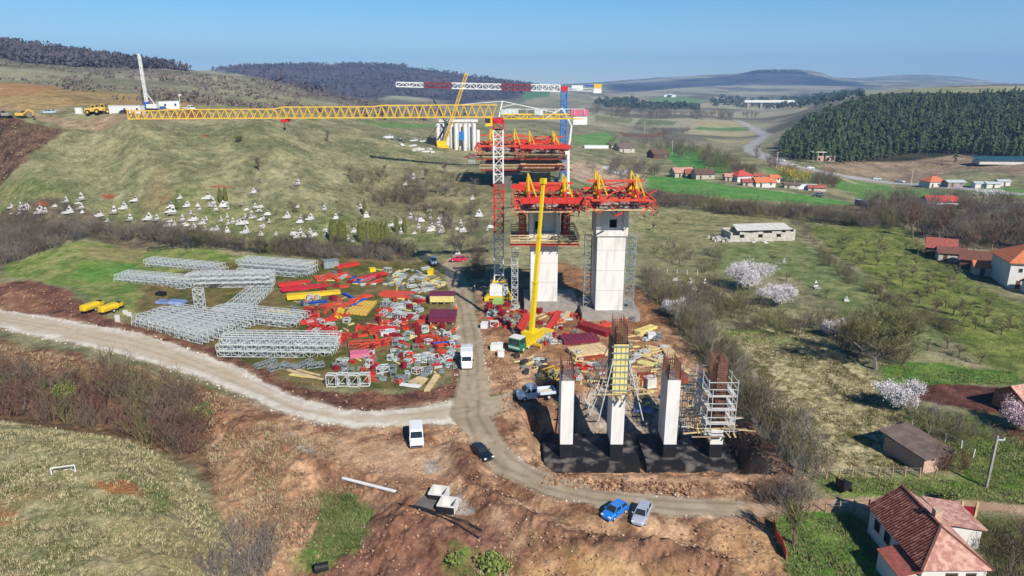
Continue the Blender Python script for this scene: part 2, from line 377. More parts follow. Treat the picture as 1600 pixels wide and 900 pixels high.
# right-hand slopes
zone([(1000,330),(1120,330),(1240,345),(1250,372),(1140,372),(1090,395),(1020,400),(990,380)], (128,130,86), (164,158,112), edge=3, wob=4, ws=9, tscale=4)
zone([(1130,385),(1250,375),(1330,420),(1400,470),(1480,530),(1440,560),(1380,540),(1300,470),(1230,430),(1120,420)], (108,124,72), (148,152,100), edge=1.5, wob=2.5, ws=6, tscale=3)
zone([(1255,352),(1420,358),(1450,390),(1540,450),(1700,520),(1700,600),(1580,590),(1520,560),(1450,500),(1370,440),(1300,395)], (100,112,54), (144,148,84), edge=1.0, wob=1.5, ws=5, tscale=3)
zone([(1300,375),(1380,372),(1450,420),(1560,490),(1660,560),(1560,560),(1440,470)], (124,138,58), (152,158,80), edge=2, wob=4, ws=7, tscale=3, k=0.55)
zone([(1120,520),(1200,508),(1260,520),(1330,560),(1400,620),(1420,680),(1470,720),(1400,745),(1300,742),(1240,730),(1180,650),(1130,590)], *STRAW, edge=1.2, wob=2.5, ws=6, tscale=2.2, bmp=0.22, lo=0.42, hi=0.58)
zone([(1130,520),(1190,512),(1250,530),(1200,545)], (104,134,60), (140,152,80), edge=1.5, wob=2, ws=5, k=0.8)
zone([(1370,570),(1420,565),(1520,575),(1590,580),(1590,600),(1430,602),(1380,600)], *LUSH, edge=0.8, wob=1.5, ws=4)
zone([(1410,625),(1460,640),(1550,655),(1600,680),(1720,700),(1720,780),(1600,780),(1530,760),(1480,720),(1430,670)], (88,120,44), (134,146,70), edge=1, wob=2, ws=5, tscale=2)
zone([(1425,602),(1500,600),(1558,604),(1600,620),(1720,630),(1720,650),(1580,652),(1500,638),(1432,624)], (98,62,54), (124,82,70), edge=0.4, wob=0.6, ws=3, bmp=0.18)
zone([(1550,664),(1600,672),(1720,690),(1720,700),(1600,697),(1552,685)], (98,62,54), (124,82,70), edge=0.4, wob=0.6, ws=3, bmp=0.18)
zone([(1478,652),(1505,648),(1515,660),(1490,664)], (84,58,48), (112,80,64), edge=0.5, wob=0.8, ws=2)
zone([(1290,745),(1400,742),(1480,750),(1600,768),(1720,774),(1720,790),(1600,784),(1450,776),(1330,774),(1280,770)], (104,140,52), (160,164,90), edge=0.8, wob=1.5, ws=3, tscale=1.5)
zone([(1200,815),(1260,800),(1330,802),(1370,830),(1400,900),(1420,960),(1260,960),(1225,880)], *LUSH, edge=0.8, wob=1.4, ws=3, tscale=1.5, bmp=0.15)
zone([(1500,800),(1600,808),(1720,830),(1720,960),(1560,960),(1540,880)], (92,104,56), (130,122,76), edge=0.8, wob=1.2, ws=3)
# excavated earth
zone([(310,650),(330,612),(400,628),(470,645),(560,665),(700,664),(790,640),(798,590),(768,560),(770,520),(752,480),(742,440),(800,426),(900,420),(1000,452),(1045,490),(1060,520),(1100,570),(1150,640),(1200,690),(1245,735),(1250,770),(1190,790),(1205,830),(1228,900),(1240,980),(1260,1300),(330,1300),(395,960),(375,880),(345,810),(320,750)], *DIRT, edge=0.7, wob=1.6, ws=4, tscale=4, bmp=0.3)
zone([(310,650),(420,660),(520,690),(600,720),(590,760),(520,750),(440,780),(420,880),(380,870),(345,800)], (168,128,96), (220,178,138), edge=1.5, wob=3, ws=4, tscale=1.2, bmp=0.5, k=0.7)
zone([(560,795),(680,820),(790,830),(830,880),(760,960),(700,1200),(420,1200),(480,900)], (112,74,62), (150,106,88), edge=1.5, wob=3, ws=5, tscale=2, bmp=0.4, k=0.85)
zone([(820,870),(960,860),(1080,880),(1120,960),(1120,1200),(760,1200)], (168,128,84), (204,164,116), edge=2, wob=3, ws=5, tscale=3, bmp=0.25, k=0.85)
zone([(620,690),(720,700),(725,740),(640,745),(560,735),(470,700),(480,690)], (206,166,130), (232,196,158), edge=1.5, wob=2, ws=5, tscale=3, bmp=0.06, k=0.8)
zone([(742,440),(775,445),(800,480),(815,560),(806,612),(764,618),(752,540),(746,490)], (150,108,82), (206,166,130), edge=0.8, wob=1.2, ws=4, tscale=3, bmp=0.15)
zone([(1110,825),(1190,815),(1215,850),(1235,920),(1150,880)], (190,146,104), (210,168,124), edge=1.2, wob=1.6, ws=3, tscale=2, bmp=0.15)
zone([(500,765),(545,770),(580,800),(560,850),(520,880),(490,890),(470,870),(500,820)], (84,128,50), (130,146,76), edge=1, wob=2, ws=3, tscale=1.2, bmp=0.3)
zone([(700,865),(760,868),(800,880),(800,930),(690,920)], (84,140,46), (120,98,60), edge=1, wob=2, ws=2, tscale=1, bmp=0.3, k=0.75)
zone([(-500,600),(100,615),(230,640),(330,690),(350,790),(310,740),(230,700),(100,675),(0,658),(-500,655)], (104,82,62), (146,118,88), edge=1.5, wob=2.5, ws=4, tscale=1.5, bmp=0.3)
zone([(-500,505),(0,530),(100,548),(200,575),(300,600),(380,630),(330,690),(240,650),(120,620),(0,606),(-500,600)], (120,80,60), (160,124,90), edge=1.5, wob=2.5, ws=5, tscale=2, bmp=0.3)
zone([(110,575),(210,585),(250,605),(180,612),(120,600)], (150,134,66), (176,156,84), edge=1.5, wob=2, ws=4, k=0.7)
# mound at the bottom left
zone([(-500,655),(0,660),(120,678),(220,700),(290,745),(335,800),(365,870),(380,960),(400,1300),(-500,1300)], (128,130,86), (184,174,130), edge=0.8, wob=1.5, ws=4, tscale=2.4, bmp=0.22)
zone([(150,690),(230,705),(300,760),(350,840),(360,940),(230,930),(180,860),(250,800),(200,740)], (170,154,108), (202,182,136), edge=2, wob=4, ws=6, tscale=1.4, bmp=0.25, k=0.8)
zone([(145,752),(185,750),(222,764),(222,776),(180,772),(150,766)], (166,100,60), (188,124,80), edge=0.4, wob=0.8, ws=2, bmp=0.15)
zone([(-40,790),(30,800),(28,818),(-40,830)], (186,120,76), (198,140,96), edge=1, wob=1.2, ws=3, k=0.8)
zone([(0,762),(80,755),(95,775),(30,790),(0,785)], (150,118,78), (172,142,96), edge=1.2, wob=1.6, ws=3, k=0.7)
zone([(228,745),(262,758),(270,790),(250,806),(232,790)], (96,132,62), (130,150,82), edge=0.8, wob=1.2, ws=2, k=0.8)
zone([(303,632),(325,628),(332,645),(312,660)], (84,130,60), (104,140,70), edge=0.6, wob=0.8, ws=2)
# dark soil beside the haul road, bank under the yard
zone([(-200,440),(45,438),(95,448),(130,470),(150,492),(240,516),(330,545),(400,572),(470,604),(540,612),(620,612),(700,598),(716,570),(722,610),(690,636),(600,652),(520,645),(420,610),(330,565),(200,522),(100,508),(-200,490)], *SOIL, edge=0.8, wob=1.5, ws=4, tscale=3, bmp=0.35)
zone([(-200,462),(40,455),(80,470),(60,486),(-200,480)], (150,110,82), (178,136,104), edge=1, wob=1.6, ws=4, k=0.7)
# pit walls, trodden work floor, spoil banks
zone([(880,410),(1000,450),(1040,500),(1050,545),(960,560),(870,560),(780,540),(762,480),(770,440)], (140,98,66), (182,136,98), edge=1.5, wob=2.5, ws=4, tscale=3, bmp=0.2, k=0.8)
zone([(960,300),(1000,296),(1010,270),(905,250),(880,262),(900,280)], (176,150,122), (206,182,154), edge=1.5, wob=2.5, ws=6)
zone([(900,610),(960,600),(1080,640),(1080,675),(960,680),(900,660)], (150,140,128), (196,184,168), edge=1, wob=1.6, ws=3, tscale=1.5, bmp=0.3, k=0.8)
for P in ([(430,680),(455,678),(490,700),(492,714),(465,706)], [(655,718),(680,716),(684,735),(664,740)], [(690,766),(720,775),(740,800),(700,800),(660,792)]):
    zone(P, (176,168,160), (206,200,192), edge=0.4, wob=0.7, ws=1.5, k=0.8, bmp=0.1)
for ln, w_ in ((RIDGE, 1.5), (BANK, 1.2)):                 # freshly turned darker soil along the spoil ridges
    Lf = []; Rt = []
    for i, p in enumerate(ln):
        a_, b_ = ln[max(i - 1, 0)], ln[min(i + 1, len(ln) - 1)]; dx, dy = b_[0] - a_[0], b_[1] - a_[1]; n_ = math.hypot(dx, dy); Lf.append((p[0] - dy / n_ * w_, p[1] + dx / n_ * w_)); Rt.append((p[0] + dy / n_ * w_, p[1] - dx / n_ * w_))
    zone(Lf + Rt[::-1], (104, 70, 56), (158, 114, 88), edge=1.0, wob=1.6, ws=3, tscale=1.2, bmp=0.6, k=0.8, world=True)
# roads
GRAVEL_PX = [(-300,455),(-50,478),(0,484),(60,492),(130,505),(180,513),(250,530),(330,558),(380,577),(420,600),(470,625),(540,640),(600,642),(660,634),(712,625),(720,640),(712,662),(640,665),(560,668),(500,662),(440,645),(380,618),(310,590),(230,565),(150,545),(80,530),(0,512),(-50,502),(-300,480)]
MAIN_PX = [(692,412),(706,470),(712,520),(718,585),(708,628),(700,648),(714,664),(735,695),(770,738),(850,775),(950,795),(1050,807),(1160,808),(1190,804),(1160,783),(1080,778),(960,765),(880,748),(830,728),(795,700),(776,672),(768,652),(800,640),(800,612),(766,620),(762,590),(755,540),(746,500),(736,460),(724,425),(714,410)]
PATH_PX = [(1150,790),(1260,781),(1340,777),(1450,779),(1600,788),(1750,796),(1750,812),(1600,803),(1450,797),(1300,797),(1185,806)]
SPUR_PX = [(712,400),(694,408),(690,416),(716,414),(745,404),(742,396)]
road_sdf = {}
zone([(p[0], p[1]) for p in GRAVEL_PX], (190,160,128), (206,184,156), edge=1.6, wob=1.4, ws=3, bmp=0.12, k=0.9)
zone(SPUR_PX, (176,150,118), (196,172,140), edge=0.6, wob=0.8, ws=3, bmp=0.05)
for nm, P, a, b, wob in (('gravel_haul_road', GRAVEL_PX, (218,204,182), (240,232,216), 1.0), ('access_road', MAIN_PX, (176,158,130), (194,176,150), 0.5), ('dirt_path', PATH_PX, (184,150,120), (206,176,146), 0.7)):
    idx, s = zone(P, a, b, edge=0.35, wob=wob * 0.6, ws=2.5, tscale=3 if nm != 'gravel_haul_road' else 2.2, bmp=0.02)
    if nm == 'gravel_haul_road':                       # paler loose stone at the edges, tan wheel tracks in the middle
        w = sstep(.8, 2.2, s + (fbm(XX[idx], YY[idx], 5, 52) - .5) * 1.6)[:, None] * .75; col[idx] = np.where((s > 0)[:, None], col[idx] * (1 - w) + K3((204, 184, 154))[None] * w, col[idx])
    sd = np.full(NV, -9.0); sd[idx] = s + (fbm(XX[idx], YY[idx], 2.5, 21) - 0.5) * 1.2 * wob; road_sdf[nm] = sd
for cl, off in (([(703,415),(725,480),(737,540),(740,600),(738,650),(755,685),(790,722),(850,755),(930,775),(1050,790),(1160,795)], (.75, .95)), ([(0,498),(130,520),(250,548),(380,597),(470,636),(560,655),(640,653),(730,640)], (.9, 2.9))):
    P = [tuple(GH(*p)[:2]) for p in cl]; ii = np.where((YY > 60) & (YY < 200) & (np.abs(XX) < 130))[0]; d = seg_d(XX[ii], YY[ii], P) + (fbm(XX[ii], YY[ii], 6, 61) - .5) * .8
    for o_ in off:                                         # wheel tracks worn darker
        m = np.exp(-((d - o_) / .28) ** 2)[:, None] * .16 * (fbm(XX[ii], YY[ii], 3, 63) > .4)[:, None]; col[ii] *= 1 - m
HWY = [(1150,188),(1162,192),(1175,199),(1188,206),(1196,212),(1184,220),(1171,229),(1178,238),(1200,247),(1240,259),(1290,270),(1350,280),(1420,287),(1500,294),(1620,304),(1760,318)]
HP = strip(HWY, [5,5,5,5,5,5.5,5.5,5.5,5.5,5.5,5.5,5.5,5.5,5,5,5])
zone(HP, (178,174,172), (196,192,188), edge=0.5, wob=0.2, ws=5, bmp=0, world=True)
sd = poly_sdf(XX, YY, HP); road_sdf['valley_highway'] = sd
VL = strip([(1225,262),(1260,268),(1310,276),(1340,288)], 2.5)
zone(VL, (186,160,130), (196,172,142), edge=0.8, wob=0.8, ws=5, world=True)
# wheel ruts and clods lift the worked earth
bz = bump * ((fbm(XX, YY, 1.5, 41, 4) - 0.5) * 2.6 + (fbm(XX, YY, 4.5, 44, 3) - 0.5) * 2.0)
bz *= np.clip((1200 - YY) / 800, 0, 1)
rmax = np.maximum.reduce([road_sdf['gravel_haul_road'], road_sdf['access_road'], road_sdf['dirt_path'], road_sdf['valley_highway']])
bz *= sstep(2.0, 0.0, rmax)
ZZ = ZZ + bz
gm = bpy.data.materials.new('ground_cover'); gm.use_nodes = True
def ground_nodes(m, fine=1.0, amp=0.30, bumpd=0.12):
    t = m.node_tree; b = t.nodes['Principled BSDF']; b.inputs['Roughness'].default_value = 0.95; b.inputs['Specular IOR Level'].default_value = 0.1
    at = t.nodes.new('ShaderNodeAttribute'); at.attribute_name = 'cover'
    g = t.nodes.new('ShaderNodeNewGeometry')
    outs = []
    for sc, dt in ((2.6 * fine, 6), (0.42 * fine, 5)):
        n = t.nodes.new('ShaderNodeTexNoise'); n.inputs['Scale'].default_value = sc; n.inputs['Detail'].default_value = dt; n.inputs['Roughness'].default_value = 0.68
        t.links.new(g.outputs['Position'], n.inputs['Vector']); outs.append(n)
    ad = t.nodes.new('ShaderNodeMath'); ad.operation = 'ADD'
    t.links.new(outs[0].outputs['Fac'], ad.inputs[0]); t.links.new(outs[1].outputs['Fac'], ad.inputs[1])
    mr = t.nodes.new('ShaderNodeMapRange'); mr.inputs[1].default_value = 0.72; mr.inputs[2].default_value = 1.28; mr.inputs[3].default_value = 1 - amp; mr.inputs[4].default_value = 1 + amp
    t.links.new(ad.outputs[0], mr.inputs[0])
    mx = t.nodes.new('ShaderNodeMix'); mx.data_type = 'RGBA'; mx.blend_type = 'MULTIPLY'; mx.inputs[0].default_value = 1
    t.links.new(at.outputs['Color'], mx.inputs[6]); t.links.new(mr.outputs[0], mx.inputs[7]); t.links.new(mx.outputs[2], b.inputs['Base Color'])
    bp = t.nodes.new('ShaderNodeBump'); bp.inputs['Strength'].default_value = 0.7; bp.inputs['Distance'].default_value = bumpd
    t.links.new(outs[0].outputs['Fac'], bp.inputs['Height']); t.links.new(bp.outputs[0], b.inputs['Normal'])
ground_nodes(gm, 1.0, 0.52, 0.35)
rm = bpy.data.materials.new('road_surface'); rm.use_nodes = True; ground_nodes(rm, 1.6, 0.12, 0.05)
def sheet(name, mat, keep=None, lift=0.0):
    i = np.arange(NR - 1)[:, None] * NC + np.arange(NC - 1)[None]
    q = np.stack([i, i + 1, i + NC + 1, i + NC], -1).reshape(-1, 4)
    if keep is not None: q = q[keep[q].all(1)]
    used = np.unique(q); remap = np.zeros(NV, np.int64); remap[used] = np.arange(len(used)); q = remap[q]
    me = bpy.data.meshes.new(name)
    me.vertices.add(len(used)); me.loops.add(q.size); me.polygons.add(len(q))
    me.vertices.foreach_set('co', np.c_[XX[used], YY[used], ZZ[used] + lift].astype(np.float32).ravel())
    me.loops.foreach_set('vertex_index', q.ravel().astype(np.int32))
    me.polygons.foreach_set('loop_start', np.arange(0, q.size, 4, dtype=np.int32)); me.polygons.foreach_set('loop_total', np.full(len(q), 4, np.int32))
    me.polygons.foreach_set('use_smooth', np.ones(len(q), bool))
    a = me.attributes.new('cover', 'FLOAT_COLOR', 'POINT'); a.data.foreach_set('color', np.c_[np.clip(col[used], 0, 1), np.ones(len(used))].astype(np.float32).ravel())
    me.materials.append(mat); me.update(calc_edges=True)
    o = bpy.data.objects.new(name, me); COL.objects.link(o); o['kind'] = 'structure'
    return o
sheet('ground', gm)
for nm, lf in (('gravel_haul_road', 0.035), ('access_road', 0.05), ('dirt_path', 0.03), ('valley_highway', 0.06)):
    sheet(nm, rm, road_sdf[nm] > 0.15, lf)

# ------------------------------------------------------------------ materials
M = {}
def mt(key, rgb, **k): M[key] = material(key, C(*rgb), **k)
mt('concrete', (246, 242, 236), rough=0.9, scale=0.9, streak=0.18, col2=C(216, 210, 202), contrast=(.48, .72), bump=0.1)
mt('concrete_grey', (168, 160, 150), rough=0.9, scale=0.8, var=0.16, bump=0.15)
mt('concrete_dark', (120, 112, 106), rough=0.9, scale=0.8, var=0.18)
M['tar'] = material('tar', (0.010, 0.010, 0.013, 1), rough=0.65, scale=0.5, col2=(0.13, 0.115, 0.108, 1), contrast=(0.5, 0.66), spec=0.25, bump=0.2)
M['tar_column'] = material('tar_column', (0.012, 0.012, 0.015, 1), rough=0.45, scale=1.2, var=0.3, spec=0.5)
mt('red', (222, 54, 42), rough=0.6, scale=1.3, col2=C(206, 92, 74), contrast=(.52, .75))
mt('orange_red', (228, 80, 52), rough=0.65, scale=1.3, col2=C(214, 122, 94), contrast=(.5, .75))
mt('crane_red', (214, 44, 52), rough=0.5, var=0.1)
mt('pink', (226, 120, 150), rough=0.5, var=0.1)
mt('maroon', (128, 46, 70), rough=0.5, scale=1.2, var=0.16)
mt('dark_red', (150, 34, 44), rough=0.55, scale=1.0, var=0.18)
mt('yellow', (248, 206, 40), rough=0.5, scale=0.8, var=0.10, coat=0.1)
mt('crane_yellow', (240, 196, 84), rough=0.5, var=0.08)
mt('boom_yellow', (250, 218, 30), rough=0.45, var=0.08)
mt('panel_yellow', (238, 222, 140), rough=0.7, scale=1.5, var=0.12)
mt('blue', (52, 96, 190), rough=0.5, var=0.14)
mt('crane_blue', (50, 130, 214), rough=0.5, var=0.1)
mt('white', (245, 245, 242), rough=0.5, var=0.05, scale=1.2)
mt('offwhite', (226, 222, 214), rough=0.7, var=0.10, scale=0.8)
mt('galv', (222, 228, 226), rough=0.5, metal=0.1, scale=1.5, var=0.16)
mt('galv_dark', (160, 170, 170), rough=0.55, metal=0.25, scale=1.5, var=0.2)
mt('timber', (226, 198, 150), rough=0.85, scale=1.3, var=0.18)
mt('timber_old', (186, 158, 124), rough=0.9, scale=1.3, var=0.22)
mt('dark_steel', (74, 66, 66), rough=0.6, scale=1.0, var=0.3)
mt('rust', (138, 98, 80), rough=0.9, scale=1.0, var=0.25)
mt('brown_form', (158, 74, 42), rough=0.85, scale=1.0, var=0.2)
mt('black', (34, 34, 38), rough=0.6, var=0.2)
mt('rubber', (40, 38, 38), rough=0.9, var=0.2)
mt('green_paint', (30, 130, 88), rough=0.4, var=0.08, coat=0.3)
mt('lime', (172, 210, 110), rough=0.6, var=0.1)
mt('tarp_blue', (126, 146, 190), rough=0.7, scale=0.8, var=0.25)
M['glass'] = material('glass', (0.02, 0.025, 0.03, 1), rough=0.08, var=0, spec=0.6)
M['opening'] = material('opening', (0.012, 0.012, 0.014, 1), rough=0.9, var=0)
mt('tile_orange', (220, 128, 88), rough=0.85, scale=2.0, var=0.2, bump=0.2)
mt('tile_red', (172, 96, 82), rough=0.85, scale=2.0, var=0.2)
mt('tile_brown', (128, 84, 70), rough=0.85, scale=2.0, var=0.2)
mt('tile_bright', (208, 88, 76), rough=0.85, scale=2.0, var=0.15)
mt('plaster', (236, 232, 226), rough=0.9, scale=0.7, var=0.06)
mt('brick_pale', (214, 178, 156), rough=0.9, scale=4.0, var=0.2)
mt('brick', (196, 128, 96), rough=0.9, scale=3.0, var=0.2)
mt('stone', (206, 198, 184), rough=0.95, scale=1.2, var=0.18, bump=0.3)
mt('roof_grey', (120, 104, 94), rough=0.9, scale=0.9, var=0.25, bump=0.2)
mt('wood_dark', (110, 86, 72), rough=0.9, scale=1.2, var=0.25)
mt('marble', (232, 230, 226), rough=0.6, scale=1.5, var=0.08)
mt('gold_metal', (150, 110, 60), rough=0.6, var=0.1)

# ------------------------------------------------------------------ lattice helper: box truss between two points
def truss(mb, p, q, w, h, bay, chord, lace, up=Vector((0, 0, 1)), tri=False, faces='xyzw'):
    p, q = Vector(p), Vector(q); d = q - p; L = d.length; d.normalize()
    sx = d.cross(up).normalized(); sz = sx.cross(d).normalized()
    if tri: cs = [sx * -w / 2, sx * w / 2, sz * h]
    else: cs = [sx * -w / 2 - sz * h / 2, sx * w / 2 - sz * h / 2, sx * w / 2 + sz * h / 2, sx * -w / 2 + sz * h / 2]
    for c in cs: mb.bar(p + c, q + c, chord)
    n = max(1, int(round(L / bay))); m = len(cs)
    for k in range(n + 1):
        a = p + d * (L * k / n)
        for j in range(m):
            c, e = cs[j], cs[(j + 1) % m]
            if not tri or j == 0 or k in (0, n): mb.bar(a + c, a + e, lace)
            if k < n:
                b = p + d * (L * (k + 1) / n)
                if tri and j:
                    mid = (a + b) / 2
                    lo, hi = (c, e) if j == 1 else (e, c)
                    mb.bar(a + lo, mid + hi, lace); mb.bar(mid + hi, b + lo, lace)
                elif (k + j) % 2: mb.bar(a + c, b + e, lace)
                else: mb.bar(a + e, b + c, lace)

# ------------------------------------------------------------------ front tower crane
def mast_section(name, mat, x, y, z0, z1, w, parent, bay=1.9, chord=0.26, lace=0.13):
    mb = MB(); truss(mb, (x, y, z0), (x, y, z1), w, w, bay, chord, lace, up=Vector((0, 1, 0)))
    return mb.build(name, mat, parent)
T = thing('tower_crane', 'tall tower crane with red and white mast and long yellow lattice jib', 'tower crane', (-2.9, 152, 0))
mb = MB()
for sx in (-1, 1):
    mb.bar((sx * 2.6, -2.8, 0.45), (sx * 2.6, 2.8, 0.45), 0.6); mb.bar((-2.8, sx * 2.6, 0.452), (2.8, sx * 2.6, 0.452), 0.58)
    for sy in (-1, 1):
        mb.bar((sx * 2.5, sy * 2.5, 0.6), (sx * 1.1, sy * 1.1, 4.0), 0.32); mb.box((sx * 2.7, sy * 2.7, 0.1), (1.0, 1.0, 0.9))
for sx in (-1, 1):
    mb.bar((sx * 1.2, -1.2, 3.6), (sx * 1.2, 1.2, 3.6), 0.3); mb.bar((-1.2, sx * 1.2, 3.6), (1.2, sx * 1.2, 3.6), 0.28)
mb.build('base_frame', M['yellow'], T)
for sy in (-1, 1):
    mb = MB()
    for k in range(3): mb.box((0, sy * 2.15, 1.15 + k * 0.82), (4.1 if k < 2 else 3.9, 1.5, 0.78))
    mb.build('ballast_block', M['white'], T)
for z0, z1, m in ((3.2, 14.6, 'white'), (14.6, 25.4, 'crane_red'), (25.4, 36.6, 'white'), (36.6, 38.0, 'crane_red')):
    mast_section('mast_section', M[m], 0, 0, z0, z1, 2.0, T)
mb = MB(); mb.tube((0, 0, 37.9), (0, 0, 38.5), 1.35, n=14); mb.box((0, 0, 38.75), (2.3, 2.3, 0.5)); mb.build('slewing_ring', M['crane_red'], T)
JZ = 39.2
mb = MB()
mb.box((-1.9, -1.5, 38.4), (1.5, 1.5, 1.9), taper=(0.9, 0.9)); cb = mb.build('operator_cab', M['yellow'], T)
mb = MB(); mb.box((-2.1, -2.23, 38.55), (1.1, 0.06, 1.0)); mb.box((-2.66, -1.5, 38.55), (0.06, 1.1, 1.0)); mb.build('cab_window', M['glass'], cb)
mb = MB()
a = Vector((-1.2, 0, JZ)); b = Vector((-76.5, -1.5, JZ - 0.3))
d = (b - a).normalized(); L = (b - a).length; n = 44; sx = Vector((0, 1, 0))
prev = None
for k in range(n + 1):                              # triangular jib, shallower in steps to the tip
    t = k / n; P = a + d * (L * t); hh = 2.45 if t < 0.33 else (2.2 if t < 0.6 else 1.8); ww = 0.8
    if t > 0.92: hh = 1.6
    c1, c2 = P + sx * ww, P - sx * ww; tp = P + Vector((0, 0, hh)) - d * (L / n / 2)
    if prev:
        mb.bar(prev[0], c1, 0.22); mb.bar(prev[1], c2, 0.22); mb.bar(prev[2], tp, 0.24)
        mb.bar(prev[0], tp, 0.12); mb.bar(prev[1], tp, 0.12); mb.bar(prev[0], c2, 0.09)
    mb.bar(c1, tp, 0.12); mb.bar(c2, tp, 0.12); mb.bar(c1, c2, 0.10)
    prev = (c1, c2, tp)
mb.bar(prev[0], prev[0] + Vector((0, 0, 1.9)), 0.2); mb.bar(prev[1], prev[1] + Vector((0, 0, 1.9)), 0.2); mb.bar(prev[2], prev[2] + d * 1.0, 0.24); mb.bar(prev[0] + Vector((0, 0, 1.6)), prev[1] + Vector((0, 0, 1.6)), 0.15)
mb.build('jib', M['crane_yellow'], T)
mb = MB(); mb.box((-44.5, -0.9, JZ - 0.75), (1.6, 1.3, 0.5)); mb.box((-43.9, -0.9, JZ - 0.3), (0.8, 1.2, 0.4)); mb.build('jib_trolley', M['crane_red'], T)
mb = MB(); mb.bar((-44.8, -0.9, JZ - 1.0), (-44.8, -0.9, JZ - 2.2), 0.09); mb.box((-44.8, -0.9, JZ - 2.4), (0.4, 0.3, 0.5)); mb.build('hook_block', M['black'], T)
mb = MB()
truss(mb, (1.0, 0, JZ + 0.1), (18.0, 0.6, JZ + 0.1), 1.5, 0.9, 1.7, 0.2, 0.11)
mb.build('counter_jib', M['yellow'], T)
mb = MB()
for sy in (-0.8, 0.8):
    mb.bar((1.5, sy, JZ + 1.6), (18.2, sy + .3, JZ + 1.6), 0.07)
    for k in range(9): mb.bar((2 + k * 2, sy, JZ + 0.5), (2 + k * 2, sy, JZ + 1.6), 0.06)
mb.build('walkway_railing', M['white'], T)
for x, sz in ((2.4, (3.6, 1.5, 1.0)), (8.5, (1.8, 1.3, 1.2))):
    mb = MB(); mb.box((x, 0, JZ + 1.0), sz); mb.build('winch_housing', M['galv'], T)
mb = MB(); mb.bar((0.2, -0.5, JZ), (0.9, 0, JZ + 3.2), 0.22); mb.bar((0.2, 0.5, JZ), (0.9, 0, JZ + 3.2), 0.22); mb.bar((0.9, 0, JZ + 3.2), (12.5, 0.4, JZ + 0.8), 0.13)
mb.bar((0.9, 0, JZ + 3.2), (-9, 0, JZ + 2.4), 0.11); mb.bar((0.4, 0, JZ + 2), (3.6, 0, JZ + 2.6), 0.11); mb.build('tie_bars', M['white'], T)
mb = MB(); mb.box((17.0, 0.5, JZ + 0.9), (3.6, 1.9, 1.3)); mb.build('counterweight', M['pink'], T)
mb = MB(); mb.box((17.2, 0.5, JZ - 0.75), (3.0, 1.5, 1.7)); mb.build('counterweight', M['white'], T)

# ------------------------------------------------------------------ rear tower crane with blue mast
p = GH(878, 288); RY0 = 272.0; RX = (879 - 800) / FPX * (RY0 * CPT + 10)
T = thing('tower_crane', 'distant tower crane with blue mast and red and white striped jib', 'tower crane', (RX, RY0, h1(RX, RY0)))
bz0 = T.location.z; top = CAMZ - RY0 * -elev(141) - bz0 if False else CAMZ + RY0 * elev(141) - bz0
mb = MB(); mb.box((0, 0, 0.5), (5, 5, 1.4)); mb.build('foundation_block', M['concrete_grey'], T)
mast_section('mast_section', M['crane_blue'], 0, 0, 1, top, 2.0, T, bay=2.2, chord=0.42, lace=0.24)
mb = MB(); mb.box((0, 0, top + 0.6), (2.4, 2.4, 1.6)); mb.tube((0, 0, top - 0.5), (0, 0, top), 1.4, n=12); mb.build('slewing_ring', M['crane_red'], T)
S = (RY0 * CPT + 0) / FPX
def jx(px): return (px - 879) * S * 1.0
jl = top + 0.7
for x0, x1, m, h in ((620, 661, 'white', 1.5), (661, 704, 'dark_red', 1.6), (704, 780, 'white', 1.9), (780, 826, 'dark_red', 2.0), (826, 872, 'white', 2.2)):
    mb = MB(); sag = lambda x: (879 - x) / 259 * 1.4
    truss(mb, (jx(x0), -6 * (879 - x0) / 259, jl + sag(x0)), (jx(x1), -6 * (879 - x1) / 259, jl + sag(x1)), 1.3, h, 2.3, 0.34, 0.2); mb.build('jib_section', M[m], T)
mb = MB(); truss(mb, (1.2, 0, jl - 0.4), (jx(936), 1.2, jl - 0.6), 1.5, 0.9, 2.0, 0.2, 0.14); mb.build('counter_jib', M['galv'], T)
mb = MB(); mb.box((jx(899), 0.4, jl + 0.2), (4.2, 1.6, 1.7)); mb.build('machinery_house', M['white'], T)
mb = MB(); mb.box((jx(919), 0.8, jl + 0.8), (3.0, 1.4, 0.6)); mb.build('winch', M['blue'], T)
mb = MB(); mb.box((jx(931), 1.0, jl + 0.8), (3.0, 1.8, 1.5)); mb.build('counterweight', M['crane_yellow'], T)
mb = MB(); mb.box((jx(931), 1.0, jl - 0.9), (3.0, 1.7, 1.7)); mb.build('counterweight', M['white'], T)

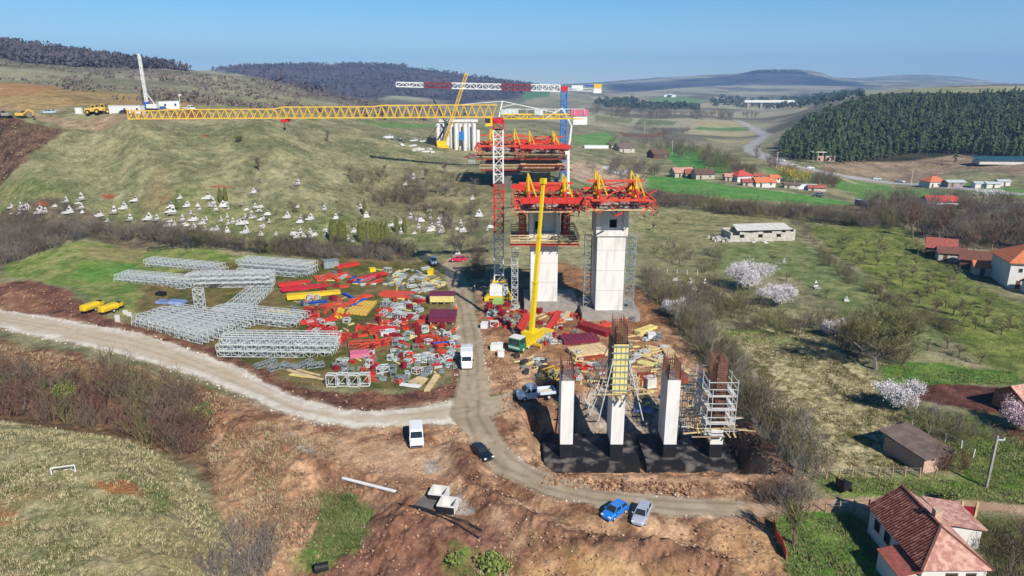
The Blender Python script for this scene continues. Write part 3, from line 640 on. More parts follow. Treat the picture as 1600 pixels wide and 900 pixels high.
# ------------------------------------------------------------------ viaduct piers and caps
def pier(label, x, y, z0, w, d, zt, zh, recess, open_x=0.0):
    T = thing('bridge_pier', label, 'bridge pier', (x, y, 0))
    mb = MB()
    mb.box((0, d / 2, (z0 + zt) / 2), (w, d, zt - z0)); sh = mb.build('shaft', M['concrete'], T)
    for k in range(1, int((zt - z0) / 4.2) + 1):
        mb = MB(); mb.box((0, d / 2, z0 + k * 4.2), (w + 0.03, d + 0.03, 0.05)); mb.build('pour_joint', M['concrete_grey'], sh)
    mb = MB(); t = 0.9; W2 = w / 2 + 0.35
    mb.box((0, d / 2, zt + 0.55), (2 * W2, d + 0.7, 1.1))
    mb.box((-W2 + t / 2, d / 2, (zt + 1.1 + zh) / 2), (t, d + 0.7, zh - zt - 1.1)); mb.box((W2 - t / 2, d / 2, (zt + 1.1 + zh) / 2), (t, d + 0.7, zh - zt - 1.1))
    hd = mb.build('pier_head', M['concrete'], T)
    mb = MB(); a = -W2 + t; ow = 1.5
    for xa, xb, za, zb in ((a, open_x - ow / 2, zt + 1.1, zh), (open_x + ow / 2, -a, zt + 1.1, zh), (open_x - ow / 2, open_x + ow / 2, zt + 3.2, zh), (open_x - ow / 2, open_x + ow / 2, zt + 1.1, zt + 1.5)):
        mb.box(((xa + xb) / 2, recess, (za + zb) / 2), (xb - xa, 0.6, zb - za))
    mb.build('diaphragm_wall', M['concrete'], hd)
    mb = MB(); mb.box((open_x, recess + 1.2, zt + 2.35), (ow + 0.6, 0.2, 2.2)); mb.build('doorway', M['opening'], hd)
    return T
pier('broad white concrete pier left of the pair, wrapped by a timber work platform', 6.75, 143.2, 1.4, 5.7, 7.5, 15.2, 21.4, 1.6, -1.2)
pier('tall free white concrete pier with square doorway in its head, right of the pair', 19.8, 137, 1.4, 5.6, 7.5, 16.9, 22.8, 1.0, 0.3)
def pile_cap(label, x, y, w, d, z0, z1):
    mb = MB(); mb.box((x, y, (z0 + z1) / 2), (w, d, z1 - z0), taper=(0.99, 0.99))
    tag(mb.build('pile_cap', M['concrete_grey']), label, 'foundation')
pile_cap('grey concrete foundation block under the pier wrapped by a platform', 8.3, 146.5, 11.5, 11.5, -1.5, 1.4)
pile_cap('grey concrete foundation block under the tall free pier', 20.0, 140.6, 11.8, 11.4, -2.0, 1.4)
for k, px in enumerate((786, 846)):
    y = 256 + k * 1.0; x = (px - 800) / FPX * (y * CPT + 9); g = h1(x, y)
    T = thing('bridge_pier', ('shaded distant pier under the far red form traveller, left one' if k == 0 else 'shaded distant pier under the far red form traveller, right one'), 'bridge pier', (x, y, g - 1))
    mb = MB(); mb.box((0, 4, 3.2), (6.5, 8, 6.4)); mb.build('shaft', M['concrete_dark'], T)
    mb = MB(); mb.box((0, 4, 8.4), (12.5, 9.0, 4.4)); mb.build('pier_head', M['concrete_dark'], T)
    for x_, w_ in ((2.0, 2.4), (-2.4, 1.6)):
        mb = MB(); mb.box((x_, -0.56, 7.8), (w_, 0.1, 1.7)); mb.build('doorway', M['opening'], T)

# ------------------------------------------------------------------ form travellers on the pier heads
def traveller(label, x, y, z, sc=1.0, beam=True, dy=7.0, wid=13.5, sx=3.6, dense=46):
    T = thing('form_traveller', label, 'form traveller', (x, y, z), 0)
    T.scale = (sc,) * 3
    mb = MB(); mb.box((0, dy / 2, 0.0), (wid * 0.72, dy + 3.5, 0.35)); mb.box((0, dy / 2 , 0.6), (wid * 0.62, dy + 1.5, 0.5)); mb.build('deck_formwork', M['concrete_grey'], T)
    for s in (-1, 1):                                    # side platforms with planks
        mb = MB()
        for k in range(3): mb.bar((s * (wid / 2 - 0.4 - k * 0.7), -3.2, 0.0 - 0.25 * (2 - k) * 0), (s * (wid / 2 - 0.4 - k * 0.7), dy + 3.2, 0.0), 0.6, 0.10)
        mb.build('plank_platform', M['timber'], T)
    for yy in (-2.6, dy + 2.6):
        mb = MB()
        for k in range(3): mb.bar((-wid / 2, yy - 0.6 * k * (1 if yy < 0 else -1), -0.12), (wid / 2, yy - 0.6 * k * (1 if yy < 0 else -1), -0.12), 0.5, 0.1)
        mb.build('plank_platform', M['timber'], T)
    for s in (-1, 1):                                    # rhombic main frames along the deck
        X = s * sx; mb = MB()
        A, B, Cc, D = Vector((X, -4.6, 1.6)), Vector((X, dy / 2, 4.4)), Vector((X, dy + 4.6, 1.6)), Vector((X, dy / 2, 1.2))
        for p, q in ((A, B), (B, Cc), (A, D), (D, Cc), (B, D)): mb.bar(p, q, 0.42, 0.46)
        mb.bar((X + 0.5, -3, 1.2), (X + 0.5, dy + 3, 1.2), 0.3)
        mb.build('main_frame', M['red'], T)
    mb = MB()
    for yy, zz in ((-4.4, 1.9), (dy + 4.4, 1.9), (dy / 2, 4.5), (0, 1.55), (dy, 1.55)):
        mb.bar((-wid / 2 + 1, yy, zz), (wid / 2 - 1, yy, zz), 0.35, 0.42)
    for s in (-1, 1):
        mb.bar((s * sx, -4.4, 2.0), (-s * sx, dy / 2, 4.5), 0.18); mb.bar((s * sx, dy + 4.4, 2.0), (-s * sx, dy / 2, 4.5), 0.18)
        for yy in (-4.0, 0.4, dy, dy + 4.0):
            mb.bar((s * wid / 2, yy, 1.7), (s * sx, yy, 1.7), 0.24); mb.bar((s * wid / 2, yy, 1.7), (s * (wid / 2 - 0.4), yy, -1.0), 0.2); mb.bar((s * wid / 2, yy, 1.5), (s * (wid / 2 - 2.6), yy, -0.9), 0.16)
        mb.bar((s * wid / 2, -4.2, 1.75), (s * wid / 2, dy + 4.2, 1.75), 0.32)
    mb.build('cross_beam', M['orange_red'], T)
    if beam:
        mb = MB(); mb.bar((-wid / 2 + 1.2, -4.9, 2.3), (wid / 2 + 0.4, -4.9, 2.3), 0.5, 1.15)
        for k in range(9): mb.bar((-wid / 2 + 1.6 + k * (wid - 1.2) / 8, -5.18, 1.8), (-wid / 2 + 1.6 + k * (wid - 1.2) / 8, -5.18, 2.8), 0.1)
        mb.build('front_girder', M['red'], T)
        mb = MB(); mb.bar((-wid / 2 - 0.5, dy + 5.0, 2.6), (wid / 2 - 2, dy + 5.0, 2.6), 0.5, 1.1); mb.build('rear_girder', M['red'], T)
    mb = MB(); q = random.Random(int(x * 10 + y))
    for k in range(dense):                                  # hangers, jacks and bracing under and around the frames
        a = Vector((q.uniform(-wid / 2, wid / 2), q.uniform(-4.5, dy + 4.5), q.uniform(-0.6, 1.6)))
        b = a + Vector((q.uniform(-2.4, 2.4), q.uniform(-1.2, 1.2), q.uniform(-0.9, 1.4))); mb.mat(q.choice((0, 0, 1, 2))).bar(a, b, q.uniform(0.12, 0.26))
    for k in range(10):
        mb.mat(q.choice((1, 2))).box((q.uniform(-wid / 2.6, wid / 2.6), q.uniform(-3, dy + 3), 1.1), (q.uniform(.5, 1.2), q.uniform(.5, 1.4), q.uniform(.4, .9)))
    mb.build('bracing', [M['red'], M['dark_steel'], M['dark_red']], T)['kind'] = 'stuff'
    for s in (-1, 1):
        mb = MB()
        for z_ in (0.6, 1.15):
            mb.bar((s * (wid / 2 + 0.5), -4.2, z_), (s * (wid / 2 + 0.5), dy + 4, z_), 0.06)
        for k in range(8): mb.bar((s * (wid / 2 + 0.5), -4.2 + k * (dy + 8.2) / 7, 0), (s * (wid / 2 + 0.5), -4.2 + k * (dy + 8.2) / 7, 1.2), 0.07)
        mb.build('guard_rail', M['orange_red'], T)
    for yy in (0.2, dy - 0.4):                           # four tall yellow jacking posts
        for s in (-1, 1):
            X = s * sx; mb = MB()
            mb.box((X, yy, 2.1), (0.75, 0.75, 1.1), taper=(0.7, 0.7)); mb.tube((X, yy, 2.5), (X, yy, 4.2), 0.33, 0.26, n=8); mb.tube((X, yy, 4.2), (X, yy, 6.2), 0.2, 0.14, n=8)
            mb.bar((X + 0.15, yy, 6.0), (X + 1.7, yy - 0.5, 2.0), 0.2); mb.bar((X - 0.1, yy, 5.6), (X - 0.5, yy + 0.3, 2.2), 0.14)
            mb.build('jacking_post', M['yellow'], T)
    return T
traveller('red form traveller with a long red front girder on the left near pier', 6.9, 140.4, 21.9, beam=True, wid=13.0, dense=150)
traveller('red form traveller with open frames and four yellow posts, on the tall free pier', 20.4, 136.0, 23.0, beam=False, wid=13.0, dense=130)
for k, px in enumerate((785, 846)):
    y = 255.0; x = (px - 800) / FPX * (y * CPT + 8)
    T = traveller('far red form traveller behind the front crane mast' if k == 0 else 'far red form traveller beside the blue crane mast', x, y, 22.6 - k * 0.6, sc=1.2, beam=(k == 1), wid=15.5, dense=110)
# timber work platforms hung round the piers
def platform(label, x, y, z, w, d, rails=True, sc=1.0):
    T = thing('work_platform', label, 'work platform', (x, y, z))
    mb = MB()
    for s in (-1, 1):
        for k in range(3):
            mb.bar((-w / 2, s * (d / 2 - 0.3 - k * 0.62), 0), (w / 2, s * (d / 2 - 0.3 - k * 0.62), 0), 0.56, 0.1)
            mb.bar((s * (w / 2 - 0.3 - k * 0.62), -d / 2 + 1.9, 0), (s * (w / 2 - 0.3 - k * 0.62), d / 2 - 1.9, 0), 0.56, 0.1)
    mb.build('deck_planks', M['timber'], T)
    mb = MB()
    for s in (-1, 1):
        mb.bar((-w / 2, s * (d / 2 - 0.6), -0.35), (w / 2, s * (d / 2 - 0.6), -0.35), 0.25, 0.5); mb.bar((s * (w / 2 - 0.6), -d / 2 + 0.9, -0.36), (s * (w / 2 - 0.6), d / 2 - 0.9, -0.36), 0.25, 0.48)
        for k in range(10): mb.bar((-w / 2 + k * w / 9, s * d / 2, -0.7), (-w / 2 + k * w / 9, s * (d / 2 - 1.8), -0.5), 0.16)
    mb.build('bracket_frame', M['red'], T)
    if rails:
        mb = MB()
        for s in (-1, 1):
            for z_ in (0.55, 1.1, 1.6):
                mb.bar((-w / 2, s * d / 2, z_), (w / 2, s * d / 2, z_), 0.06, 0.2); mb.bar((s * w / 2, -d / 2, z_), (s * w / 2, d / 2, z_), 0.06, 0.2)
            for k in range(9): mb.bar((-w / 2 + k * w / 8, s * (d / 2 - 0.06), 0), (-w / 2 + k * w / 8, s * (d / 2 - 0.06), 1.7), 0.08)
        mb.build('plank_railing', M['timber'], T)
    return T
platform('timber work platform with plank railing round the left near pier', 6.75, 146.7, 14.6, 14.0, 12.0)
T = platform('long timber and red work platform under the far form travellers', 5.0, 259, 16.6, 33, 12, rails=True)
T = platform('upper timber work platform right under the far red frames', 4.0, 257.5, 20.6, 33, 12, rails=True)
T = platform('short timber platform high on the far pier by the blue mast', 10.5, 256, 18.6, 15, 14, rails=False)
# red formwork flanking the left near pier head
for s in (-1, 1):
    T = thing('shuttering_tower', 'red formwork tower at the %s side of the left near pier head' % ('left' if s < 0 else 'right'), 'formwork', (6.75 + s * 4.6, 144.5, 15.3))
    
    for y_ in (0, 4.5):
        mb = MB(); truss(mb, (0, y_, 0), (0, y_, 6), 1.2, 1.2, 1.1, 0.2, 0.14, up=Vector((0, 1, 0))); mb.build('frame', M['orange_red'], T)
    mb = MB(); mb.box((-s * 0.75, 2.2, 3), (0.12, 6, 5.8)); mb.build('shutter_panel', M['dark_red'], T)
    for z_ in (1.3, 2.9, 4.5):
        mb = MB(); mb.box((s * 0.5, -0.8, z_), (1.9, 0.6, 0.1)); mb.build('plank_platform', M['timber'], T)
# slim galvanised access towers beside the piers
def access_tower(label, x, y, z0, z1, w, mat='galv'):
    mb = MB(); truss(mb, (x, y, z0), (x, y, z1), w, w, 1.3, 0.11, 0.065, up=Vector((0, 1, 0)))
    for k in range(int((z1 - z0) / 2.6)): mb.box((x, y, z0 + k * 2.6 + 1), (w * 0.8, w * 0.8, 0.06))
    tag(mb.build('access_tower', M[mat]), label, 'scaffold tower')
access_tower('galvanised lattice stair tower left of the tall free pier', 15.5, 139.6, 1.4, 16.5, 1.4, 'galv_dark')
access_tower('galvanised lattice stair tower right of the tall free pier', 24.0, 139.2, 1.4, 16.8, 1.9, 'galv_dark')
access_tower('thin galvanised ladder tower between the crane mast and the left near pier', 0.6, 146.0, 0, 13.5, 1.3)
# concrete placing mast beside the far pier
px_, y = 889, 250.0; x = (px_ - 800) / FPX * (y * CPT + 6)
T = thing('concrete_placing_boom', 'slender white concrete placing mast with folded pipe arm, by the blue crane mast', 'concrete pump', (x, y, h1(x, y)))
mb = MB(); g = T.location.z; zz = CAMZ + y * elev(197) - g
mb.tube((0, 0, 0), (-0.3, 0, zz * 0.62), 0.65, 0.6, n=8); mb.tube((-0.3, 0, zz * 0.6), (0.7, 0, zz), 0.5, 0.38, n=8); mb.box((-0.5, 0, zz * 0.62), (1.6, 1, 1.2)); mb.build('mast', M['white'], T)
mb = MB(); mb.tube((0.7, 0, zz), (-2.6, 0, zz + 6.0), 0.28, n=6); mb.tube((-2.6, 0, zz + 6), (-9.0, 0, zz + 2.2), 0.24, n=6); mb.build('folding_arm', M['white'], T)

# ------------------------------------------------------------------ front row: slab, four rebar-topped columns
mb = MB()
mb.box((10.75, 88.0, -3.5), (12.9, 8.6, 1.3), taper=(.995, .995))
tag(mb.build('foundation_block', M['tar']), 'black tarred foundation slab under the two left front columns', 'foundation')
mb = MB(); mb.box((24.1, 88.0, -3.5), (12.2, 8.6, 1.3), taper=(.995, .995))
tag(mb.build('foundation_block', M['tar']), 'black tarred foundation slab under the two right front columns', 'foundation')
def rebar_cage(mb, x0, x1, y0, y1, z0, z1, s=0.25, r=0.034):
    n = int((x1 - x0) / s); m = int((y1 - y0) / s)
    for i in range(n + 1):
        for yy in (y0, y1): mb.bar((x0 + i * s, yy, z0), (x0 + i * s, yy, z1 + rnd.uniform(-.25, .25)), r * 2)
    for j in range(m + 1):
        for xx in (x0, x1): mb.bar((xx, y0 + j * s, z0), (xx, y0 + j * s, z1 + rnd.uniform(-.25, .25)), r * 2)
    k = z0 + 0.25
    while k < z1 - 0.4:
        mb.bar((x0, y0, k), (x1, y0, k), r * 1.6); mb.bar((x0, y1, k), (x1, y1, k), r * 1.6); mb.bar((x0, y0, k), (x0, y1, k), r * 1.6); mb.bar((x1, y0, k), (x1, y1, k), r * 1.6); k += 0.35
COLS = [(7.35, 8.4, 10.9, 'leftmost front column, slim white concrete with brown rebar stubs on top'), (14.15, 6.6, 16.2, 'second front column, its upper half in yellow formwork below tall rebar'),
        (21.35, 8.5, 11.0, 'third front column, white concrete with a bent brown rebar cage on top'), (27.6, 1.4, 11.2, 'rightmost front column, bare rebar cage inside white scaffold frames')]
for x, zt, zr, lb in COLS:
    T = thing('bridge_pier', lb, 'bridge column', (x, 85.4, -2.85)); o = 2.85
    mb = MB(); mb.box((0, 2, (2.0 + zt + o) / 2), (1.7, 4.0, zt + o - 2.0)); mb.build('shaft', M['concrete'], T)
    mb = MB(); mb.box((0, 2, 1.0), (1.72, 4.02, 2.0)); mb.build('tarred_foot', M['tar_column'], T)
    mb = MB(); rebar_cage(mb, -0.75, 0.75, 0.1, 3.9, zt + o, zr + o); mb.build('rebar_cage', M['rust'], T)
T = thing('column_formwork', 'pale yellow column formwork with grey walers on the second front column', 'formwork', (14.15, 85.4, 6.7))
mb = MB()
mb.box((0, -0.16, 3.5), (1.9, 0.14, 6.8)); mb.build('front_panel', M['panel_yellow'], T)
mb = MB(); mb.box((0, 4.16, 3.5), (1.9, 0.14, 6.8)); mb.build('rear_panel', M['panel_yellow'], T)
for s in (-1, 1):
    mb = MB(); mb.box((s * 0.98, 2, 3.5), (0.14, 4.4, 6.8)); mb.build('side_panel', M['dark_steel'], T)
mb = MB()
for k in range(8): mb.bar((-1.25, -0.3, 0.5 + k * 0.88), (1.25, -0.3, 0.5 + k * 0.88), 0.14); mb.bar((1.14, -0.4, 0.5 + k * 0.88), (1.14, 4.3, 0.5 + k * 0.88), 0.12)
for k in range(3): mb.bar((-0.6 + 0.6 * k, -0.26, 0.2), (-0.6 + 0.6 * k, -0.26, 6.8), 0.06)
mb.build('waler', M['galv_dark'], T)
mb = MB()
for s in (-1, 1):
    mb.bar((s * 1.0, -0.3, 4.8), (s * 2.9, -2.4, -2.8), 0.1); mb.bar((s * 1.0, 4.3, 5.2), (s * 3.6, 6.2, -3.6), 0.1); mb.bar((-1.0, 1 + s, 5.0), (-3.8, 1 + s, -3.2), 0.1)
mb.build('prop', M['galv'], T)
def plank_mess(name, label, cx, cy, z, n, L, spread, seed, mats, rail=True):
    q = random.Random(seed); mb = MB()
    for k in range(n):
        a = q.choice((0, math.pi / 2, 0.12, math.pi / 2 + 0.1, q.uniform(0, 3.1))); l = q.uniform(0.5, 1) * L
        c = Vector((cx + q.uniform(-spread, spread), cy + q.uniform(-spread, spread) * 1.1, z + q.uniform(-0.3, 0.5)))
        d = Vector((math.cos(a), math.sin(a), q.uniform(-0.12, 0.12))) * l / 2
        mb.mat(q.randrange(len(mats))).bar(c - d, c + d, q.uniform(.2, .34), 0.07)
    for k in range(10 if rail else 0):
        c = Vector((cx + q.choice((-1, 1)) * spread * q.uniform(.8, 1.2), cy + q.uniform(-spread, spread), z)); mb.mat(0).bar(c, c + Vector((q.uniform(-.3, .3), q.uniform(-.2, .2), q.uniform(1, 1.8))), 0.09)
    return tag(mb.build(name, [M[m] for m in mats]), label, 'work platform')
plank_mess('plank_platform', 'untidy timber plank platform around the second front column', 14.6, 87.4, 6.4, 34, 4.2, 2.6, 3, ('timber', 'timber_old'))
plank_mess('plank_platform', 'untidy timber plank platform around the foot of the rightmost front column', 27.6, 87.4, 1.0, 40, 4.6, 2.9, 5, ('timber', 'timber_old', 'galv'))
T = thing('scaffold', 'white tube scaffold around the rebar of the rightmost front column', 'scaffold', (27.6, 87.4, -2.8))
mb = MB()
for sx in (-1.9, -1.3, 1.3, 1.9):
    for sy in (-2.9, 0, 2.9): mb.tube((sx, sy, 4.0), (sx, sy, 11.8 if abs(sx) > 1.5 else 10.5), 0.055, n=5, caps=False)
for z_ in np.arange(4.4, 11.5, 1.0):
    for s in (-1, 1): mb.bar((-1.9, s * 2.9, z_), (1.9, s * 2.9, z_), 0.08); mb.bar((s * 1.9, -2.9, z_), (s * 1.9, 2.9, z_), 0.08)
mb.build('tube_frame', M['galv'], T)
mb = MB()
for z_ in (5.6, 7.6, 9.4):
    for s in (-1, 1): mb.box((s * 1.6, 0, z_), (0.55, 6.0, 0.08)); mb.box((0, s * 2.75, z_), (2.6, 0.45, 0.085))
mb.build('scaffold_board', M['offwhite'], T)
T = thing('scaffold', 'jumbled tube scaffold standing between the third and rightmost front columns', 'scaffold', (24.4, 91.0, -2.0))
mb = MB(); q = random.Random(4)
for i in range(5):
    for j in range(4): mb.tube((-1.8 + i * 0.95, -1 + j * 1.2, 0), (-1.8 + i * 0.95 + q.uniform(-.15, .15), -1 + j * 1.2, q.uniform(6.5, 10)), 0.05, n=5, caps=False)
for k in range(26): z_ = q.uniform(1, 9); a = Vector((q.uniform(-2, 2), q.uniform(-1, 3), z_)); mb.bar(a, a + Vector((q.choice((-1, 1)) * q.uniform(1, 2), q.uniform(-.4, .4), q.choice((0, 0, 0, 1.0)))), 0.08)
mb.build('tube_frame', M['galv'], T)
mb = MB()
for k in range(12): mb.box((q.uniform(-1.5, 1.8), q.uniform(-.5, 2), 1.5 + k * 0.6), (q.uniform(1, 2), 0.4, 0.07), rz=q.uniform(-.2, .2))
mb.build('scaffold_board', M['panel_yellow'], T)

# ------------------------------------------------------------------ yellow mobile crane
MCR = math.radians(146); MCT = GH(831, 537); MCP = MCT + Matrix.Rotation(MCR, 3, 'Z') @ Vector((0, 2.6, 0)); MCP.z = h1(MCP.x, MCP.y)
T = thing('mobile_crane', 'mobile crane with green cab and tall yellow telescopic boom beside the piers', 'mobile crane', (MCP.x, MCP.y, MCP.z), MCR)
def wheels(T, spots, r, w, ax='x'):
    for x, y in spots:
        mb = MB(); mb.tube((x - w / 2, y, r), (x + w / 2, y, r), r, n=14); t = mb.build('tyre', M['rubber'], T)
        mb = MB(); s = 1 if x > 0 else -1; mb.tube((x + s * (w / 2 - 0.03), y, r), (x + s * (w / 2 + 0.025), y, r), r * 0.55, n=12); mb.build('rim', M['galv'], t)
mb = MB(); mb.box((0, -3.6, 0.95), (2.5, 9.6, 0.7)); mb.build('carrier', M['yellow'], T)
# the carrier runs from the cab (local +y end turned to the camera-left) backwards
mb = MB(); mb.prism([(-1.25, 0.6), (1.25, 0.6), (1.25, 1.7), (1.12, 2.75), (-1.12, 2.75), (-1.25, 1.7)], 1.25, 3.3); cabo = mb.build('cab', M['green_paint'], T)
mb = MB(); mb.box((0, 2.28, 2.83), (2.26, 2.0, 0.12)); mb.build('cab_roof', M['white'], cabo)
mb = MB(); mb.box((0, 3.32, 2.1), (2.1, 0.06, 0.9)); mb.box((-1.21, 2.3, 2.15), (0.1, 1.5, 0.75)); mb.box((1.21, 2.3, 2.15), (0.1, 1.5, 0.75)); mb.build('windscreen', M['glass'], cabo)
mb = MB(); mb.box((0, 3.34, 1.1), (2.3, 0.12, 0.35)); mb.build('bumper', M['galv'], cabo)
wheels(T, [(s * 1.05, y) for s in (-1, 1) for y in (2.1, 0.4, -3.2, -4.7, -6.2)], 0.55, 0.38)
mb = MB(); mb.box((0, -2.6, 1.9), (2.6, 3.6, 1.3), taper=(0.85, 0.9)); mb.tube((0, -2.6, 1.2), (0, -2.6, 1.4), 1.2, n=14)
for k in range(6): mb.box((-1.35, -4.0 + k * 0.55, 2.0), (0.2, 0.3, 1.0)); mb.box((1.35, -4.0 + k * 0.55, 2.0), (0.2, 0.3, 1.0))
mb.build('superstructure', M['boom_yellow'], T)
for sx in (-1, 1):
    mb = MB(); mb.bar((sx * 1.2, -1.0, 0.8), (sx * 3.0, -1.0, 0.8), 0.3); mb.tube((sx * 2.9, -1.0, -0.1), (sx * 2.9, -1.0, 0.8), 0.14, n=8); mb.tube((sx * 2.9, -1.0, -0.15), (sx * 2.9, -1.0, -0.05), 0.4, n=10); mb.build('outrigger', M['yellow'], T)
bw = Vector((1.9, 1.0, 0)); bl = Matrix.Rotation(-MCR, 3, 'Z') @ bw
b0 = Vector((0, -2.4, 1.9)); b1 = b0 + Vector((bl.x, bl.y, 27.5)); bd = b1 - b0
for t0_, t1_, w in ((0, 0.36, 0.72), (0.34, 0.66, 0.58), (0.64, 1.0, 0.46)):
    mb = MB(); mb.bar(b0 + bd * t0_, b0 + bd * t1_, w, w * 1.15)
    mb.bar(b0 + bd * (t1_ - 0.012), b0 + bd * t1_, w * 1.2, w * 1.4); mb.build('boom_section', M['boom_yellow'], T)
mb = MB(); mb.box(b1 + Vector((0, 0, 0.3)), (0.9, 0.9, 0.9)); mb.build('boom_head', M['boom_yellow'], T)

# ------------------------------------------------------------------ vehicles (local +y is forward)
PAINT = {}
def paint(rgb):
    k = tuple(rgb)
    if k not in PAINT: PAINT[k] = material('car_paint', C(*rgb, 0.75), rough=0.3, var=0.04, coat=0.6, spec=0.5)
    return PAINT[k]
M['lamp_glass'] = material('lamp_glass', (0.7, 0.7, 0.68, 1), rough=0.15, var=0)
M['tail_lamp'] = material('tail_lamp', (0.35, 0.02, 0.02, 1), rough=0.2, var=0)
def loft(mb, secs):
    """secs: (y, half width low, half width shoulder, half width top, z low, z shoulder, z top)"""
    rings = []
    for y, a, b, c, z0, z1, z2 in secs:
        rings.append([(-a, y, z0), (-b, y, (z0 + z1) / 2), (-b, y, z1), (-c, y, z2 - 0.03), (-c * 0.7, y, z2), (c * 0.7, y, z2), (c, y, z2 - 0.03), (b, y, z1), (b, y, (z0 + z1) / 2), (a, y, z0)])
    n = len(rings[0]); vs = [v for r in rings for v in r]; fs = []
    for i in range(len(rings) - 1):
        for k in range(n): fs.append((i * n + k, i * n + (k + 1) % n, (i + 1) * n + (k + 1) % n, (i + 1) * n + k))
    fs.append(tuple(range(n - 1, -1, -1))); fs.append(tuple((len(rings) - 1) * n + k for k in range(n)))
    mb.add(vs, [f[::-1] for f in fs])
STY = {  # length, width, height, (windscreen base, roof front, roof rear, tail top), bonnet height
    'hatch': (3.9, 1.72, 1.48, (1.05, 0.35, -1.45, -1.85), 0.92), 'saloon': (4.6, 1.78, 1.45, (1.0, 0.25, -1.0, -1.75), 0.92),
    'wagon': (4.4, 1.78, 1.5, (1.05, 0.35, -1.75, -2.1), 0.94), 'suv': (4.6, 1.88, 1.72, (1.1, 0.45, -1.8, -2.2), 1.08)}
def car(label, pf, pb, style, rgb, cat='car', sc=1.0, wheelsmall=False, group=None):
    a, b = GH(*pf), GH(*pb); c = (a + b) / 2; rz = math.atan2(-(a.x - b.x), a.y - b.y)
    L, Wd, Hh, (ws, rf, rr, tt), bh = STY[style]; pm = paint(rgb)
    T = thing('parked_car', label, cat, (c.x, c.y, h1(c.x, c.y) + 0.05), rz, group); T.scale = (sc,) * 3
    w = Wd / 2; f = L / 2; mb = MB()
    loft(mb, [(f, w * .62, w * .70, w * .62, .32, .55, .62), (f - .12, w * .85, w * .88, w * .78, .25, .62, bh - .2), (f - .6, w * .95, w, w * .86, .22, .72, bh - .06), (ws, w * .96, w, w * .88, .22, .8, bh),
              (ws - .1, w * .96, w, w * .9, .22, .86, bh + .02), (0, w * .96, w, w * .9, .22, .9, bh + .04), (tt, w * .95, w * .98, w * .88, .24, .9, bh + (.04 if style != 'saloon' else .0)), (-f + .1, w * .9, w * .92, w * .8, .28, .8, bh - .06), (-f, w * .8, w * .84, w * .7, .36, .7, bh - .22)])
    mb.build('body', pm, T, smooth=False)
    mb = MB(); zt = Hh; g = bh + .03
    wl, wt = w * .87, w * .70
    A = [(-wl, ws, g), (wl, ws, g), (wl, tt, g), (-wl, tt, g)]; Bt = [(-wt, rf, zt), (wt, rf, zt), (wt, rr, zt - .03), (-wt, rr, zt - .03)]
    mb.add(A + Bt, [(4, 5, 6, 7)[::-1], (0, 1, 5, 4)[::-1], (1, 2, 6, 5)[::-1], (2, 3, 7, 6)[::-1], (3, 0, 4, 7)[::-1]]); mb.build('roof', pm, T)
    def glass(q, name, k=.84, off=.012):
        q = [Vector(v) for v in q]; m = sum(q, Vector()) / 4; n = (q[1] - q[0]).cross(q[3] - q[0]).normalized()
        if n.dot(m - Vector((0, 0, .9))) < 0: n = -n
        mb = MB(); mb.poly([m + (v - m) * k + n * off for v in q]); mb.build(name, M['glass'], T)
    glass([A[0], A[1], Bt[1], Bt[0]], 'windscreen', .9); glass([A[3], A[2], Bt[2], Bt[3]], 'rear_window')
    for s, (i, j) in ((1, (1, 2)), (-1, (0, 3))):
        p0, p1, p2, p3 = (Vector(v) for v in (A[i], A[j], Bt[j], Bt[i]))
        mid0, mid1 = p0.lerp(p1, .5), p3.lerp(p2, .5)
        glass([p0, mid0, mid1, p3], 'side_window', .8); glass([mid0, p1, p2, mid1], 'side_window', .8)
    for s in (-1, 1):
        mb = MB(); mb.box((s * w * .66, f - .1, .66), (.34, .16, .16)); mb.build('headlight', M['lamp_glass'], T)
        mb = MB(); mb.box((s * w * .74, -f + .07, .76), (.24, .12, .2)); mb.build('tail_light', M['tail_lamp'], T)
        mb = MB(); mb.box((s * (w + .08), ws - .25, bh + .08), (.18, .12, .14)); mb.build('wing_mirror', pm, T)
    wheels(T, [(s * (w - .1), y) for s in (-1, 1) for y in (f - .8, -f + .78)], .31, .2)
    return T
